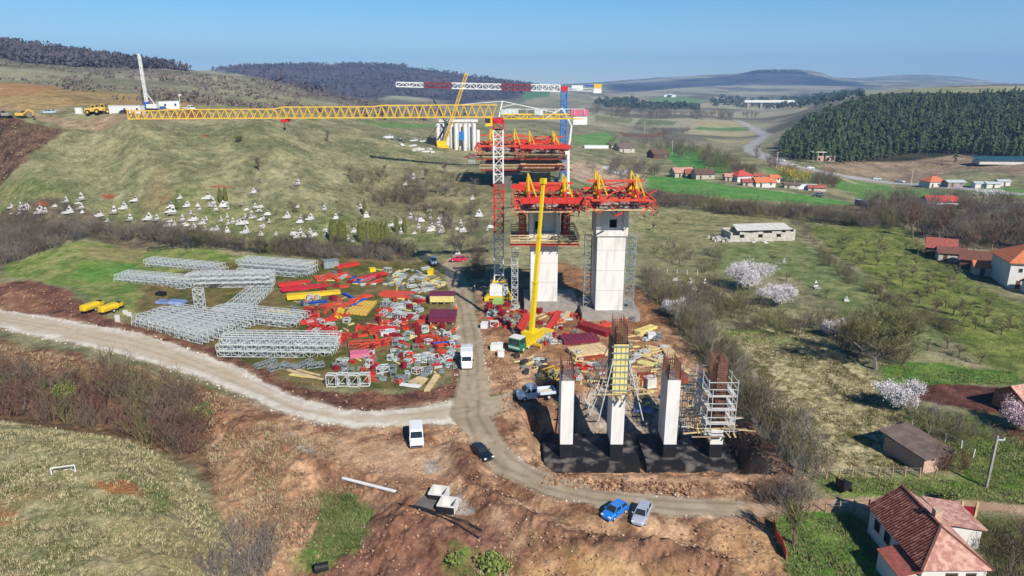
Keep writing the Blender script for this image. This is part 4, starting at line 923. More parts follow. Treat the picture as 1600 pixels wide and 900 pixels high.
def van(label, pf, pb, kind, rgb=(245, 245, 245), sc=1.0, name='parked_van', cat='van', dz=0.05):
    a, b = GH(*pf), GH(*pb); c = (a + b) / 2; rz = math.atan2(-(a.x - b.x), a.y - b.y)
    T = thing(name, label, cat, (c.x, c.y, h1(c.x, c.y) + dz), rz); T.scale = (sc,) * 3; pm = paint(rgb)
    if kind == 'van':
        w, f = .95, 2.45; mb = MB()
        loft(mb, [(f, .7, .78, .66, .35, .7, .95), (f - .15, .86, .9, .8, .3, .85, 1.1), (f - .75, .93, .95, .82, .28, 1.0, 1.2), (f - 1.5, .95, .95, .84, .28, 1.1, 1.95), (f - 1.9, .95, .95, .86, .28, 1.1, 2.02), (-f + .3, .95, .95, .86, .28, 1.1, 2.0), (-f, .92, .93, .82, .34, 1.1, 1.86)])
        mb.build('body', pm, T)
        mb = MB(); mb.poly([(-.78, f - .80, 1.27), (.78, f - .80, 1.27), (.74, f - 1.42, 1.87), (-.74, f - 1.42, 1.87)]); mb.build('windscreen', M['glass'], T)
        for s in (-1, 1):
            mb = MB(); mb.poly([(s * .945, f - 1.25, 1.25), (s * .945, f - 2.2, 1.25), (s * .905, f - 2.2, 1.75), (s * .905, f - 1.6, 1.75)]); mb.build('side_window', M['glass'], T)
            mb = MB(); mb.box((s * .62, f - .1, .85), (.3, .16, .2)); mb.build('headlight', M['lamp_glass'], T)
            mb = MB(); mb.box((s * .82, -f + .02, 1.0), (.14, .1, .4)); mb.build('tail_light', M['tail_lamp'], T)
            mb = MB(); mb.box((s * 1.05, f - 1.2, 1.25), (.16, .14, .28)); mb.build('wing_mirror', M['black'], T)
        mb = MB(); mb.box((0, f - .02, .5), (1.5, .1, .22)); mb.build('bumper', M['black'], T)
        wheels(T, [(s * .86, y) for s in (-1, 1) for y in (f - .9, -f + .95)], .34, .22)
    else:                                                   # chassis cab with box or flat bed
        dbl = kind == 'flatbed'; w, f = .98, 2.9; ce = f - (2.9 if dbl else 1.9); mb = MB()
        loft(mb, [(f, .7, .78, .66, .4, .75, .98), (f - .2, .88, .92, .8, .35, .9, 1.14), (f - .85, .95, .97, .84, .33, 1.05, 1.26), (f - 1.45, .97, .97, .85, .33, 1.15, 2.05), (f - 1.8, .97, .97, .86, .33, 1.15, 2.15), (ce, .97, .97, .86, .33, 1.15, 2.12)])
        mb.build('cab', pm, T)
        mb = MB(); mb.poly([(-.8, f - .9, 1.33), (.8, f - .9, 1.33), (.76, f - 1.38, 1.96), (-.76, f - 1.38, 1.96)]); mb.build('windscreen', M['glass'], T)
        for s in (-1, 1):
            for y0, y1 in (((f - 1.2, f - 1.85),) + (((f - 1.95, f - 2.7),) if dbl else ())):
                mb = MB(); mb.poly([(s * .97, y0, 1.32), (s * .97, y1, 1.32), (s * .915, y1, 1.9), (s * .915, y0 - .25, 1.9)]); mb.build('side_window', M['glass'], T)
            mb = MB(); mb.box((s * .62, f - .12, .9), (.32, .18, .2)); mb.build('headlight', M['lamp_glass'], T)
            mb = MB(); mb.box((s * 1.12, f - 1.1, 1.4), (.2, .14, .3)); mb.build('wing_mirror', M['black'], T)
        mb = MB(); mb.box((0, (ce - f) / 2 - .1, .62), (.8, ce + f - .4, .2)); mb.build('chassis', M['black'], T)
        if kind == 'box':
            mb = MB(); mb.box((0, (ce - .1 - f) / 2, 1.65), (2.05, ce + f - .1, 1.9)); mb.build('cargo_box', pm, T)
            mb = MB(); mb.box((0, (ce - .1 - f) / 2 - 1.0, 2.62), (1.95, 1.6, .06)); mb.build('roof_panel', M['galv'], T)
        else:
            mb = MB(); mb.box((0, (ce - f) / 2 - .1, .86), (2.0, ce + f - .2, .12)); b_ = mb.build('load_bed', M['galv'], T)
            for s in (-1, 1):
                mb = MB(); mb.box((s * 1.0, (ce - f) / 2 - .1, 1.1), (.05, ce + f - .2, .4)); mb.build('side_board', pm, b_)
            mb = MB(); mb.box((0, -f - .02, 1.1), (1.95, .05, .4)); mb.build('tail_board', pm, b_)
            mb = MB(); mb.bar((-.6, ce - .6, 1.0), (.4, -f + .4, 1.0), .16); mb.build('cargo', M['timber'], b_)
        wheels(T, [(s * .88, y) for s in (-1, 1) for y in (f - .95, -f + 1.1)], .36, .24)
    return T
car('black saloon car driving on the beige access road', (766, 727), (736, 697), 'saloon', (26, 30, 44), sc=.95)
car('bright blue hatchback parked on earth beside the silver estate car', (944, 819), (976, 794), 'hatch', (40, 130, 220), sc=.87)
car('silver grey estate car parked on earth beside the bright blue hatchback', (995, 829), (1009, 796), 'wagon', (178, 182, 198), sc=.87)
van('white panel van parked on brown earth below the road junction', (652, 711), (650, 671), 'van', dz=0.15)
van('white box truck driving on the access road beside the storage yard', (729, 588), (730, 552), 'box', name='box_truck', cat='truck')
van('white double cab flatbed pickup parked behind the leftmost front column', (806, 627), (868, 621), 'flatbed', rgb=(206, 220, 240), name='flatbed_truck', cat='truck', dz=0.25)
car('red car parked across the top end of the access road', (703, 409), (730, 407), 'saloon', (222, 44, 76))
car('pale blue silver car parked at the top left of the access road', (678, 416), (677, 408), 'suv', (160, 178, 200))
car('silver car parked in front of the cemetery evergreens', (597, 391), (621, 392), 'saloon', (190, 188, 186))
car('silver off-road car parked beside the far left hilltop track', (66, 178), (88, 178), 'suv', (186, 194, 206))
car('black car parked in front of the white site cabins on the hill', (184, 178), (203, 178), 'saloon', (40, 44, 50))
car('blue car parked beside the drilling rig', (246, 172), (258, 172), 'hatch', (70, 110, 180))
van('white pickup parked right of the floodlight mast on the hill', (307, 174), (285, 171), 'flatbed', name='flatbed_truck', cat='truck')
FARCARS = [((600, 215), (614, 219), (240, 240, 240), 'suv', 'white car leftmost of the cars parked near the far white columns'), ((618, 219), (632, 222), (60, 62, 70), 'saloon', 'dark car parked between white cars near the far white columns'),
           ((640, 221), (653, 222), (236, 236, 236), 'wagon', 'white estate car next to the dark car near far columns'), ((655, 222), (668, 223), (230, 232, 236), 'saloon', 'white saloon rightmost of cars parked near far columns')]
for pf, pb, c, st, lb in FARCARS: car(lb, pf, pb, st, c, sc=1.05)
for k, (q, c, lb) in enumerate([((1221, 252), (240, 240, 240), 'small white car on the highway farthest up the valley bend'), ((1240, 259), (236, 236, 238), 'small white car on the highway left of the brick shell house'), ((1266, 264), (245, 245, 245), 'small white car on the highway below the brick shell house'),
                            ((1370, 281), (230, 230, 232), 'white car on the highway in the middle of the straight'), ((1407, 285), (240, 240, 240), 'white car on the highway left of the orange roofed house'), ((1450, 289), (60, 60, 66), 'dark car on the highway below the orange roofed house')]):
    car(lb, (q[0] + 5, q[1] + .6), (q[0] - 5, q[1] - .6), 'hatch', c, sc=1.15)
car('dark off-road car parked on the green field beyond the hedgerow', (1271, 307), (1285, 308), 'suv', (44, 48, 56))
van('blue lorry with pale cab parked at the end of the green field', (1354, 324), (1340, 322), 'box', (40, 74, 150), name='lorry', cat='truck')
# ------------------------------------------------------------------ machines on the hilltop
def excavator(label, px, py, rz):
    P = GH(px, py); T = thing('excavator', label, 'excavator', P, rz)
    for s in (-1, 1):
        mb = MB(); mb.prism([(-1.9, .45), (-1.5, 0), (1.5, 0), (1.9, .45), (1.5, .9), (-1.5, .9)], s * 1.2 - .3, s * 1.2 + .3); mb.build('track', M['rubber'], T)
    mb = MB(); mb.box((-.4, 0, 1.6), (3.4, 2.5, 1.2)); mb.box((-1.7, 0, 1.7), (.9, 2.4, 1.3)); mb.build('house', M['crane_yellow'] if px > 20 else M['concrete_grey'], T)
    mb = MB(); mb.box((.7, .7, 2.4), (1.5, 1.0, 1.5), taper=(.85, .9)); c = mb.build('cab', M['dark_steel'], T)
    mb = MB(); mb.box((1.42, .7, 2.5), (.06, .8, .9)); mb.build('cab_window', M['glass'], c)
    mb = MB(); mb.bar((1.2, -.2, 1.9), (3.6, -.2, 3.8), .5); mb.bar((3.6, -.2, 3.8), (5.4, -.2, 2.6), .45); mb.build('boom', M['crane_yellow'] if px > 20 else M['concrete_grey'], T); T.scale = (.8,) * 3
    mb = MB(); mb.bar((5.3, -.2, 2.7), (5.0, -.2, .6), .35); mb.build('dipper', M['crane_yellow'] if px > 20 else M['concrete_grey'], T)
    mb = MB(); mb.prism([(4.6, .1), (5.5, .1), (5.3, .9), (4.7, .9)], -.8, .4); mb.build('bucket', M['dark_steel'], T)
excavator('dark grey cabbed excavator at the far left edge of the hilltop track', 10, 184, math.pi)
excavator('pale yellow excavator right of the grey one on the hilltop track', 34, 184, 0.2)
def loader(label, px, py, rz):
    T = thing('wheel_loader', label, 'wheel loader', GH(px, py), rz); T.scale = (1.1,) * 3
    mb = MB(); mb.box((-1.8, 0, 1.7), (3.2, 2.0, 1.2), taper=(.95, .9)); mb.box((.9, 0, 1.3), (2.0, 1.2, .8)); mb.build('body', M['crane_yellow'], T)
    mb = MB(); mb.box((-.2, 0, 2.6), (1.6, 1.7, 1.7), taper=(.85, .9)); c = mb.build('cab', M['crane_yellow'], T)
    mb = MB(); mb.box((-.2, -.84, 2.8), (1.1, .06, .9)); mb.box((.6, 0, 2.8), (.1, 1.2, .9)); mb.build('cab_window', M['glass'], c)
    for x in (-2.2, 1.5):
        for s in (-1, 1):
            mb = MB(); mb.tube((x, s * 1.15 - .32, .85), (x, s * 1.15 + .32, .85), .85, n=14); t = mb.build('tyre', M['rubber'], T)
            mb = MB(); mb.tube((x, s * 1.5 - .02, .85), (x, s * 1.5 + .02, .85), .42, n=12); mb.build('rim', M['crane_yellow'], t)
    mb = MB()
    for s in (-.5, .5): mb.bar((1.2, s, 1.7), (3.6, s, 1.0), .28)
    mb.build('lift_arm', M['crane_yellow'], T)
    mb = MB(); mb.prism([(3.4, .2), (4.8, .1), (4.5, .5), (3.8, 1.4), (3.4, 1.2)], -1.4, 1.4); mb.build('bucket', M['dark_steel'], T)
loader('yellow wheel loader on the hilltop, left of the white cabins', 150, 179, 0.0)
loader('yellow wheel loader half hidden behind the first one on the hilltop', 164, 177.5, 0.15)
def cabin(label, px0, px1, py, h=2.8, d=3.0, wins=((.5,),)):
    a, b = GH(px0, py), GH(px1, py); c = (a + b) / 2; w = (b - a).length; rz = math.atan2(b.y - a.y, b.x - a.x)
    T = thing('site_cabin', label, 'site cabin', (c.x, c.y, min(a.z, b.z)), rz)
    mb = MB(); mb.box((0, d / 2, h / 2), (w, d, h)); mb.build('wall', M['white'], T)
    mb = MB(); mb.box((0, d / 2, h + .06), (w + .2, d + .2, .14)); mb.build('roof', M['offwhite'], T)
    for t in wins:
        mb = MB(); mb.box(((t - .5) * w, -.02, h * .55), (.8, .06, 1.0)); f = mb.build('window', M['glass'], T)
cabin('long white site cabin left of the drilling rig', 171, 220, 178, 3.2, wins=(.5, .9))
cabin('white site cabin right of the drilling rig', 249, 281, 170, 3.2, wins=(.3, .8))
cabin('small white sheet fence panel box left of the wheel loader', 118, 128, 178, 2.4, 1.0, wins=())
# drilling rig
P = GH(233, 173); T = thing('drilling_rig', 'tall white mast drilling rig with blue base on the hilltop', 'drilling rig', P, 0)
for s in (-1, 1):
    mb = MB(); mb.box((.8, s * 1.5, .5), (4.6, .7, 1.0), taper=(.8, 1)); mb.build('track', M['rubber'], T)
mb = MB(); mb.box((1.8, 0, 1.8), (4.2, 2.6, 1.7)); mb.build('house', M['white'], T)
mb = MB(); mb.box((-.6, 0, 2.2), (1.7, 2.2, 2.6)); mb.build('mast_base', M['blue'], T)
tip = Vector((-.9, 0, CAMZ + P.y * elev(88) - P.z))
mb = MB(); truss(mb, (-.5, 0, 3.0), tip, .75, .75, 1.5, .24, .18, up=Vector((0, 1, 0))); mb.bar((-.5, 0, 3.0), tip, .3); mb.box(tip + Vector((0, 0, .4)), (.8, .8, .9)); mb.build('mast', M['white'], T)
mb = MB(); mb.bar((2.8, 0, 2.4), (-1.0, 0, 8.5), .25); mb.build('back_stay', M['white'], T)
mb = MB(); mb.bar((-1.5, -.9, 1.2), (-1.7, -.9, 7.5), .35); mb.build('kelly_bar', M['dark_steel'], T)
P = GH(282, 168); T = thing('floodlight_mast', 'slim floodlight mast right of the hilltop site cabins', 'floodlight', P)
mb = MB(); mb.tube((0, 0, 0), (0, 0, 5.2), .12, n=6); mb.build('pole', M['white'], T)
mb = MB(); mb.box((.4, 0, 5.3), (1.2, .5, .8)); mb.build('lamp_head', M['offwhite'], T)
# yellow crawler crane and black boom beside the far columns
P = GH(692, 231); T = thing('crawler_crane', 'yellow crawler crane with long leaning boom beside the far white columns', 'crawler crane', P, 0)
for s in (-1, 1):
    mb = MB(); mb.box((0, s * 1.7, .6), (6, .9, 1.2), taper=(.8, 1)); mb.build('track', M['yellow'], T)
mb = MB(); mb.box((-.5, 0, 2.3), (4.6, 3.0, 2.2)); mb.build('house', M['boom_yellow'], T)
Sx = (P.y * CPT + 8) / FPX; zt = CAMZ + P.y * elev(116) - P.z
mb = MB(); truss(mb, (.8, 0, 2.5), ((731 - 692) * Sx, 0, zt), 1.3, 1.3, 2.4, .32, .2, up=Vector((0, 1, 0))); mb.box(((731 - 692) * Sx, 0, zt), (1.2, 1.2, 1.2)); mb.build('boom', M['crane_yellow'], T)
P = GH(675, 226); T = thing('crawler_crane', 'black crane with short dark boom left of the far white columns', 'crawler crane', P, 0)
mb = MB(); mb.box((0, 0, .6), (5, 3.4, 1.2), taper=(.9, .9)); mb.build('track', M['rubber'], T)
mb = MB(); mb.box((0, 0, 2.3), (4.4, 3.0, 2.2)); mb.build('house', M['black'], T)
zt = CAMZ + P.y * elev(155) - P.z
mb = MB(); mb.bar((3.0, 0, 2.5), (8.0, 0, 10.5), .8); mb.bar((7.4, 0, 10.0), ((679 - 675) * Sx, 0, zt), .6); mb.build('boom', M['black'], T)
mb = MB(); mb.bar((-2.5, 0, 2.5), (3.4, 0, 9.5), .3); mb.bar((-2.5, 0.8, 2.5), (5, .8, 7.5), .3); mb.build('stay', M['black'], T)
# far white columns
y0 = 362.0; S0 = (y0 * CPT + 9) / FPX
colspots = [(685, 0), (692, 3), (699, 0), (706, 3), (713, 0), (720, 3), (727, 0), (734, 3), (741, 0), (747, 3)] + [(690, 12), (703, 12), (716, 12), (729, 12), (740, 12)]
cs = []
for px, dy in colspots:
    y = y0 + dy; x = (px - 800) / FPX * (y * CPT + 9); cs.append((x, y))
for k, (x, y) in enumerate(cs):
    g = h1(x, y); zt = CAMZ + y * elev(193 if k < 9 else 192) - g
    mb = MB(); mb.tube((0, 0, -1), (0, 0, zt if k != 9 else zt * .75), 1.0, n=12)
    tag(mb.build('round_pier', M['concrete'], loc=(x, y, g)), ('round white concrete column, %s in the front of the far column cluster' % ORD[k]) if k < 10 else ('round white concrete column at the back of the far cluster, %s there' % ORD[k - 10]), 'column', 'round white columns of the far cluster')
mb = MB(); x = (716 - 800) / FPX * (y0 * CPT + 9); zt = CAMZ + y0 * elev(191)
mb.box((x - .5, y0 + 12, zt + .2), (20, 3.0, 1.2)); tag(mb.build('pier_cap', M['concrete']), 'white concrete cap beam lying across the far round columns', 'beam')
mb = MB(); x = (722 - 800) / FPX * (y0 * CPT + 9); zb = CAMZ + y0 * elev(212); mb.box((x, y0 - 1.4, zb), (2.4, .5, 4.2)); tag(mb.build('blue_formwork', M['crane_blue']), 'blue formwork panel hung on the far white columns', 'formwork')
# two yellow trailers on legs by the haul road
def trailer(label, pf, pb):
    a, b = GH(*pf), GH(*pb); c = (a + b) / 2; rz = math.atan2(-(a.x - b.x), a.y - b.y)
    T = thing('pump_trailer', label, 'trailer', (c.x, c.y, h1(c.x, c.y) + .1), rz)
    mb = MB(); mb.prism([(-.75, .6), (.75, .6), (.85, 1.2), (.62, 1.75), (-.62, 1.75), (-.85, 1.2)], -1.5, 1.9); mb.build('hood', M['yellow'], T)
    mb = MB(); mb.box((0, 2.05, 1.1), (1.3, .3, 1.0), taper=(.9, 1)); mb.build('nose', M['yellow'], T)
    mb = MB(); mb.box((0, -2.0, 1.2), (1.4, 1.0, .8), taper=(1.25, 1.15)); mb.build('hopper', M['yellow'], T)
    mb = MB(); mb.box((0, -2.0, 1.63), (1.4, .9, .06)); mb.build('hopper_grate', M['black'], T)
    for x, y in ((-.7, 1.6), (.7, 1.6), (-.7, -1.3), (.7, -1.3)):
        mb = MB(); mb.bar((x, y, 0), (x, y, .7), .14); mb.build('leg', M['dark_steel'], T)
    wheels(T, [(s * .85, -.2) for s in (-1, 1)], .36, .22)
    mb = MB(); mb.bar((0, -2.4, .6), (0, -3.4, .5), .14); mb.build('drawbar', M['dark_steel'], T)
trailer('yellow concrete pump trailer beside the haul road, left of its twin', (129, 492), (158, 481))
trailer('yellow concrete pump trailer beside the haul road, right of its twin', (157, 494), (188, 483))

# ------------------------------------------------------------------ storage yard: stacked lattice girders
def open_girder(mb, L, w):
    h = w / 2; n = max(2, int(L / 1.25))
    for sy in (-1, 1):
        for sz in (-1, 1): mb.bar((0, sy * h, sz * h), (L, sy * h, sz * h), .105)
    for k in range(n + 1):
        x = k * L / n
        for sy in (-1, 1): mb.bar((x, sy * h, -h), (x, sy * h, h), .075)
        if k % 3 == 0: mb.bar((x, -h, h), (x, h, h), .07); mb.bar((x, -h, -h), (x, h, -h), .07)
        if k < n: mb.bar((x, -h, -h if k % 2 else h), (x + L / n, -h, h if k % 2 else -h), .06)
def girder_stack(where, p0, p1, rows_, layers, w=1.1, back=1, skew=0.0, gap=0.12, mat='galv'):
    a, b = GH(*p0), GH(*p1); d = b - a; d.z = 0; L = d.length; rz = math.atan2(d.y, d.x); n = Vector((-d.y, d.x, 0)).normalized() * back
    mb = MB(); open_girder(mb, L, w * .92)
    src = None; z0 = min(a.z, b.z) + .5 * w + .15
    RN = ['nearest row', 'second row', 'third row', 'fourth row', 'fifth row', 'rearmost row']; LN = ['bottom layer', 'upper layer', 'top layer'] if layers == 3 else ['bottom layer', 'upper layer']
    for l in range(layers):
        for r in range(rows_):
            loc = a + n * (w + gap) * (r + .5) + d.normalized() * (rnd.uniform(-.4, .4) + skew * r); loc.z = z0 + l * (w + .06)
            lb = 'galvanised girder, %s, %s of the %s' % (LN[l], RN[min(r, 5)], where) if layers > 1 else 'galvanised lattice girder, %s of the %s' % (RN[min(r, 5)], where)
            if src is None: src = tag(mb.build('lattice_girder', M[mat], loc=loc, rz=rz), lb, 'girder', 'galvanised girders stacked in the yard')
            else: dup(src, loc, rz + rnd.uniform(-.008, .008), lb)
girder_stack('stack at the far left back', (225, 416), (340, 430), 3, 2)
girder_stack('long stack behind the dark tarpaulin', (293, 448), (424, 449), 3, 3)
girder_stack('low left stack on the grass', (178, 440), (290, 453), 4, 2)
girder_stack('stack left of the grey tank', (372, 427), (482, 433), 4, 3)
girder_stack('slanting single layer, yard centre', (378, 500), (428, 454), 5, 1)
girder_stack('front left stack beside the trailers', (205, 508), (316, 540), 6, 2)
girder_stack('middle stack behind the front ones', (243, 494), (368, 518), 4, 2, skew=.6)
girder_stack('stack under the slanting girders', (330, 500), (462, 512), 4, 2)
girder_stack('front stack beside the red frames', (342, 559), (521, 557), 4, 3, w=1.1)
P = GH(313, 481); mb = MB(); truss(mb, (0, 0, 0), (0, 0, 4.4), 1.9, 1.2, 1.1, .12, .1, up=Vector((0, 1, 0)))
tag(mb.build('lattice_girder', M['galv'], loc=P), 'galvanised lattice frame standing upright between the girder stacks', 'girder')

# ------------------------------------------------------------------ storage yard and work floor: loose steel, timber, panels
REG = []
def reg(o, base, cat, px, py, where, group=None):
    o['category'] = cat; REG.append((o, base, px, py, where))
    o['group'] = group or (base + 's ' + where)[:60]
def lay(kind, mat, p0, p1, w, h, base, where='', z=0.0, n=1, name=None):
    """a beam, plank, panel or bundle lying between two photo pixels"""
    a, b = GH(*p0), GH(*p1); z0 = max(a.z, b.z) * .5 + min(a.z, b.z) * .5 + z
    c = (a + b) / 2; d = b - a; d.z = 0; L = max(d.length, .3); rz = math.atan2(d.y, d.x); mb = MB()
    if kind == 'beam':
        mb.box((0, 0, h - .05), (L, w, .1)); mb.box((0, 0, .05), (L, w, .1)); mb.box((0, 0, h / 2), (L - .01, w * .22, h - .2))
        for k in range(int(L / 1.5) + 1): mb.box((-L / 2 + .1 + k * (L - .2) / max(1, int(L / 1.5)), 0, h / 2), (.08, w * .94, h - .2))
    elif kind == 'box_beam':
        mb.box((0, 0, h / 2), (L, w, h)); mb.box((0, 0, h + .02), (L + .02, w * 1.16, .06)); mb.box((0, 0, .04), (L + .02, w * 1.16, .06))
    elif kind == 'bundle':
        for k in range(n): mb.box((rnd.uniform(-.15, .15), (k - (n - 1) / 2) * w / n, h / 2), (L, w / n * .8, h), rz=rnd.uniform(-.004, .004))
        mb.box((L * .3, 0, h + .02), (.12, w, .05)); mb.box((-L * .3, 0, h + .02), (.12, w, .05))
    elif kind == 'panel':
        mb.box((0, 0, h / 2), (L, w, h))
        for k in range(max(2, int(L / .7))): mb.box((-L / 2 + .08 + k * (L - .16) / (max(2, int(L / .7)) - 1), 0, h + .03), (.1, w, .07))
        for s in (-1, 1): mb.box((0, s * (w / 2 - .04), h + .035), (L, .09, .08))
    elif kind == 'plank':
        mb.box((0, 0, h / 2), (L, w, h))
        mb.box((0.02, 0, h * 1.02), (L * .98, w * .96, h * .1))
    elif kind == 'frame':
        for s in (-1, 1): mb.bar((-L / 2, s * w / 2, .08), (L / 2, s * w / 2, .08), .13); mb.bar((-L / 2, s * w / 2, h), (L / 2, s * w / 2, h), .13)
        nb = max(1, int(L / 1.2))
        for k in range(nb + 1):
            x = -L / 2 + k * L / nb
            for s in (-1, 1): mb.bar((x, s * w / 2, .08), (x, s * w / 2, h), .1)
            mb.bar((x, -w / 2, h), (x, w / 2, h), .1); mb.bar((x, -w / 2, .08), (x, w / 2, .08), .1)
            if k < nb:
                mb.bar((x, -w / 2, .08), (x + L / nb, -w / 2, h), .08); mb.bar((x, -w / 2, h), (x + L / nb, w / 2, h), .08)
    o = mb.build(name or {'beam': 'steel_girder', 'box_beam': 'box_girder', 'bundle': 'beam_bundle', 'panel': 'formwork_tray', 'plank': 'timber_plank', 'frame': 'steel_rack'}[kind], M[mat], loc=(c.x, c.y, z0), rz=rz)
    q = proj(c); reg(o, base, {'beam': 'beam', 'box_beam': 'beam', 'bundle': 'beams', 'panel': 'panel', 'plank': 'plank', 'frame': 'frame'}[kind], q[0], q[1], where)
    return o
Y_ = 'in the storage yard'
lay('box_beam', 'yellow', (449, 471), (532, 458), 1.1, 1.15, 'big yellow box girder', 'lying across the green middle of the storage yard')
lay('bundle', 'red', (436, 449), (485, 439), 2.4, .5, 'bright red beam bundle', 'at the left back of the storage yard', n=3)
lay('bundle', 'crane_red', (440, 457), (535, 442), 3.0, .45, 'long crimson beam bundle', 'beside the big yellow girder', n=4)
lay('panel', 'orange_red', (492, 437), (545, 430), 4.5, .3, 'wide orange-red steel panel', 'behind the crimson beam bundle')
lay('bundle', 'red', (524, 419), (558, 414), 2.6, .6, 'short red beam bundle', 'beside the grey tank', n=3)
lay('bundle', 'red', (556, 436), (602, 431), 2.2, .5, 'red and pink beam bundle', 'right of the blue frames', n=3)
lay('beam', 'pink', (562, 441), (584, 436), .8, .5, 'pink steel beam', 'right of the blue frames')
lay('beam', 'orange_red', (569, 446), (597, 441), .9, .6, 'single orange-red beam', 'in the middle back of the yard')
lay('bundle', 'orange_red', (594, 458), (645, 464), 5.0, .35, 'large orange-red steel grid', 'left of the maroon panels', n=6)
for p0, p1 in (((545, 441), (556, 434)), ((550, 436), (563, 440)), ((547, 443), (562, 443))): lay('beam', 'blue', p0, p1, .5, .5, 'blue steel beam', 'in the blue heap behind the yellow girder')
lay('beam', 'blue', (536, 460), (551, 467), .7, .5, 'dark blue beam', 'right of the big yellow girder')
lay('beam', 'blue', (482, 476), (512, 471), .9, .45, 'pale blue beam', 'in front of the big yellow girder')
lay('bundle', 'orange_red', (525, 485), (572, 464), 1.0, .6, 'diagonal salmon beam pair', 'beside the orange timber stack', n=2)
lay('beam', 'blue', (551, 480), (571, 470), .9, .5, 'blue beam', 'beside the diagonal salmon beams')
lay('bundle', 'orange_red', (508, 480), (534, 474), 1.2, .5, 'small orange-red beam bundle', 'in front of the big yellow girder', n=2)
lay('beam', 'yellow', (526, 498), (532, 484), .8, .5, 'short upright-looking yellow beam', 'left of the orange timber stack')
lay('beam', 'yellow', (533, 498), (537, 485), .5, .4, 'second short yellow beam', 'left of the orange timber stack')
lay('bundle', 'crane_yellow', (556, 492), (574, 474), 4.6, .5, 'stack of orange-yellow timber beams', 'in the middle of the storage yard', n=6)
lay('bundle', 'boom_yellow', (420, 488), (456, 491), 1.3, .35, 'low yellow beam bundle', 'behind the slanting girders', n=2)
lay('panel', 'orange_red', (548, 470), (580, 464), 1.6, .3, 'orange steel panel', 'right of the dark blue beam')
lay('beam', 'red', (464, 502), (496, 494), 1.2, .7, 'red beam', 'near the girder ends in the yard')
lay('bundle', 'red', (470, 508), (527, 499), 1.6, .6, 'red beam row', 'near the girder ends in the yard', n=2)
lay('frame', 'red', (487, 512), (537, 532), 1.6, .9, 'red lattice frame', 'at the right end of the front girder stack')
lay('panel', 'red', (512, 533), (538, 533), 2.2, .7, 'bright red slatted panel', 'at the right end of the front girder stack')
lay('box_beam', 'red', (562, 514), (622, 517), .9, .6, 'long red box beam', 'in the right half of the storage yard')
lay('frame', 'orange_red', (545, 541), (605, 539), 1.5, .8, 'long orange-red frame', 'in the front right of the yard')
lay('frame', 'orange_red', (562, 548), (610, 536), 1.2, .8, 'slanting orange-red frame', 'in the front right of the yard')
lay('panel', 'pink', (547, 558), (577, 556), 2.0, .8, 'pink and white slatted rack', 'in the front of the storage yard')
lay('beam', 'crane_red', (656, 532), (690, 541), .9, .5, 'slanting crimson beam', 'by the access road edge')
lay('beam', 'blue', (677, 540), (713, 537), .9, .5, 'long blue beam', 'by the access road edge')
lay('panel', 'galv', (594, 523), (618, 522), 2.0, .7, 'pale grey crate panel', 'in front of the long red box beam')
lay('panel', 'galv_dark', (602, 531), (640, 532), 1.0, .4, 'long grey steel tray', 'in the right half of the yard')
lay('frame', 'galv', (615, 492), (648, 497), 1.4, .8, 'long grey steel frame', 'left of the maroon panels')
lay('plank', 'timber', (606, 503), (632, 509), .5, .25, 'long timber plank', 'left of the maroon panels')
for p0, p1, w in (((450, 580), (500, 592), .5), ((455, 586), (508, 593), .35), ((460, 578), (500, 587), .4)): lay('plank', 'timber', p0, p1, w, .2, 'timber plank', 'on the bank below the front girder stack')
lay('plank', 'panel_yellow', (452, 587), (492, 591), .3, .16, 'yellow plank', 'on the bank below the front girder stack')
lay('plank', 'timber', (667, 612), (683, 588), .95, .35, 'thick timber beam', 'on the front edge of the yard near the road')
for p0, p1 in (((640, 598), (656, 590)), ((646, 601), (662, 591)), ((655, 604), (666, 592))): lay('plank', 'timber', p0, p1, .7, .15, 'short timber plank', 'on the front edge of the yard')
lay('plank', 'white', (626, 601), (656, 605), .9, .2, 'white curved sheet', 'on the front edge of the yard')
for k in range(4): lay('frame', 'galv', (512 + k * 17, 603 - k % 2), (527 + k * 17, 603 - k % 2), 1.0, 2.0, 'upright galvanised frame', 'on the front edge of the yard')
for k in range(5): lay('frame', 'galv_dark', (400 + k * 20, 576 + (k % 2) * 5), (430 + k * 19, 566 + (k % 3) * 5), .9, .7, 'loose galvanised frame', 'in front of the front girder stack')
lay('panel', 'yellow', (474, 417), (490, 417), 1.5, 1.0, 'yellow crate', 'behind the girder stacks')
lay('box_beam', 'galv_dark', (505, 419), (528, 416), 2.0, 1.9, 'grey steel tank', 'at the back of the storage yard')
lay('box_beam', 'boom_yellow', (577, 424), (586, 424), 1.2, .9, 'small yellow box', 'at the back of the storage yard')
lay('box_beam', 'boom_yellow', (669, 430), (677, 430), 1.6, 1.6, 'yellow machine box', 'at the top of the access road')
lay('panel', 'panel_yellow', (674, 446), (696, 446), 1.3, .8, 'yellow steel trestle', 'above the maroon panels')
for y_, n_ in ((475, 'upper'), (507, 'lower')):
    a, b = GH(670, y_), GH(708 if y_ == 475 else 711, y_); w = (b - a).length; c = (a + b) / 2
    T = thing('formwork_stack', 'stack of maroon formwork panels beside the access road, the %s one' % n_, 'formwork', (c.x, c.y, c.z), 0)
    mb = MB(); mb.box((0, 2.6, .9), (w, 4.6 if y_ == 475 else 5.0, 1.1)); mb.box((0, 2.6, 1.5), (w + .15, 4.7 if y_ == 475 else 5.2, .14)); mb.build('panel_stack', M['maroon'], T)
    if y_ == 475:
        mb = MB(); mb.box((.3, -.1, 1.15), (w * .96, .7, 1.2)); mb.build('edge_board', M['panel_yellow'], T)
    mb = MB()
    for k in range(4): mb.box((-w / 2 + .5 + k * (w - 1) / 3, 2.2, .17), (.3, 4.6, .34))
    mb.build('bearer', M['timber_old'], T)
a = GH(268, 474); T = None
mb = MB()
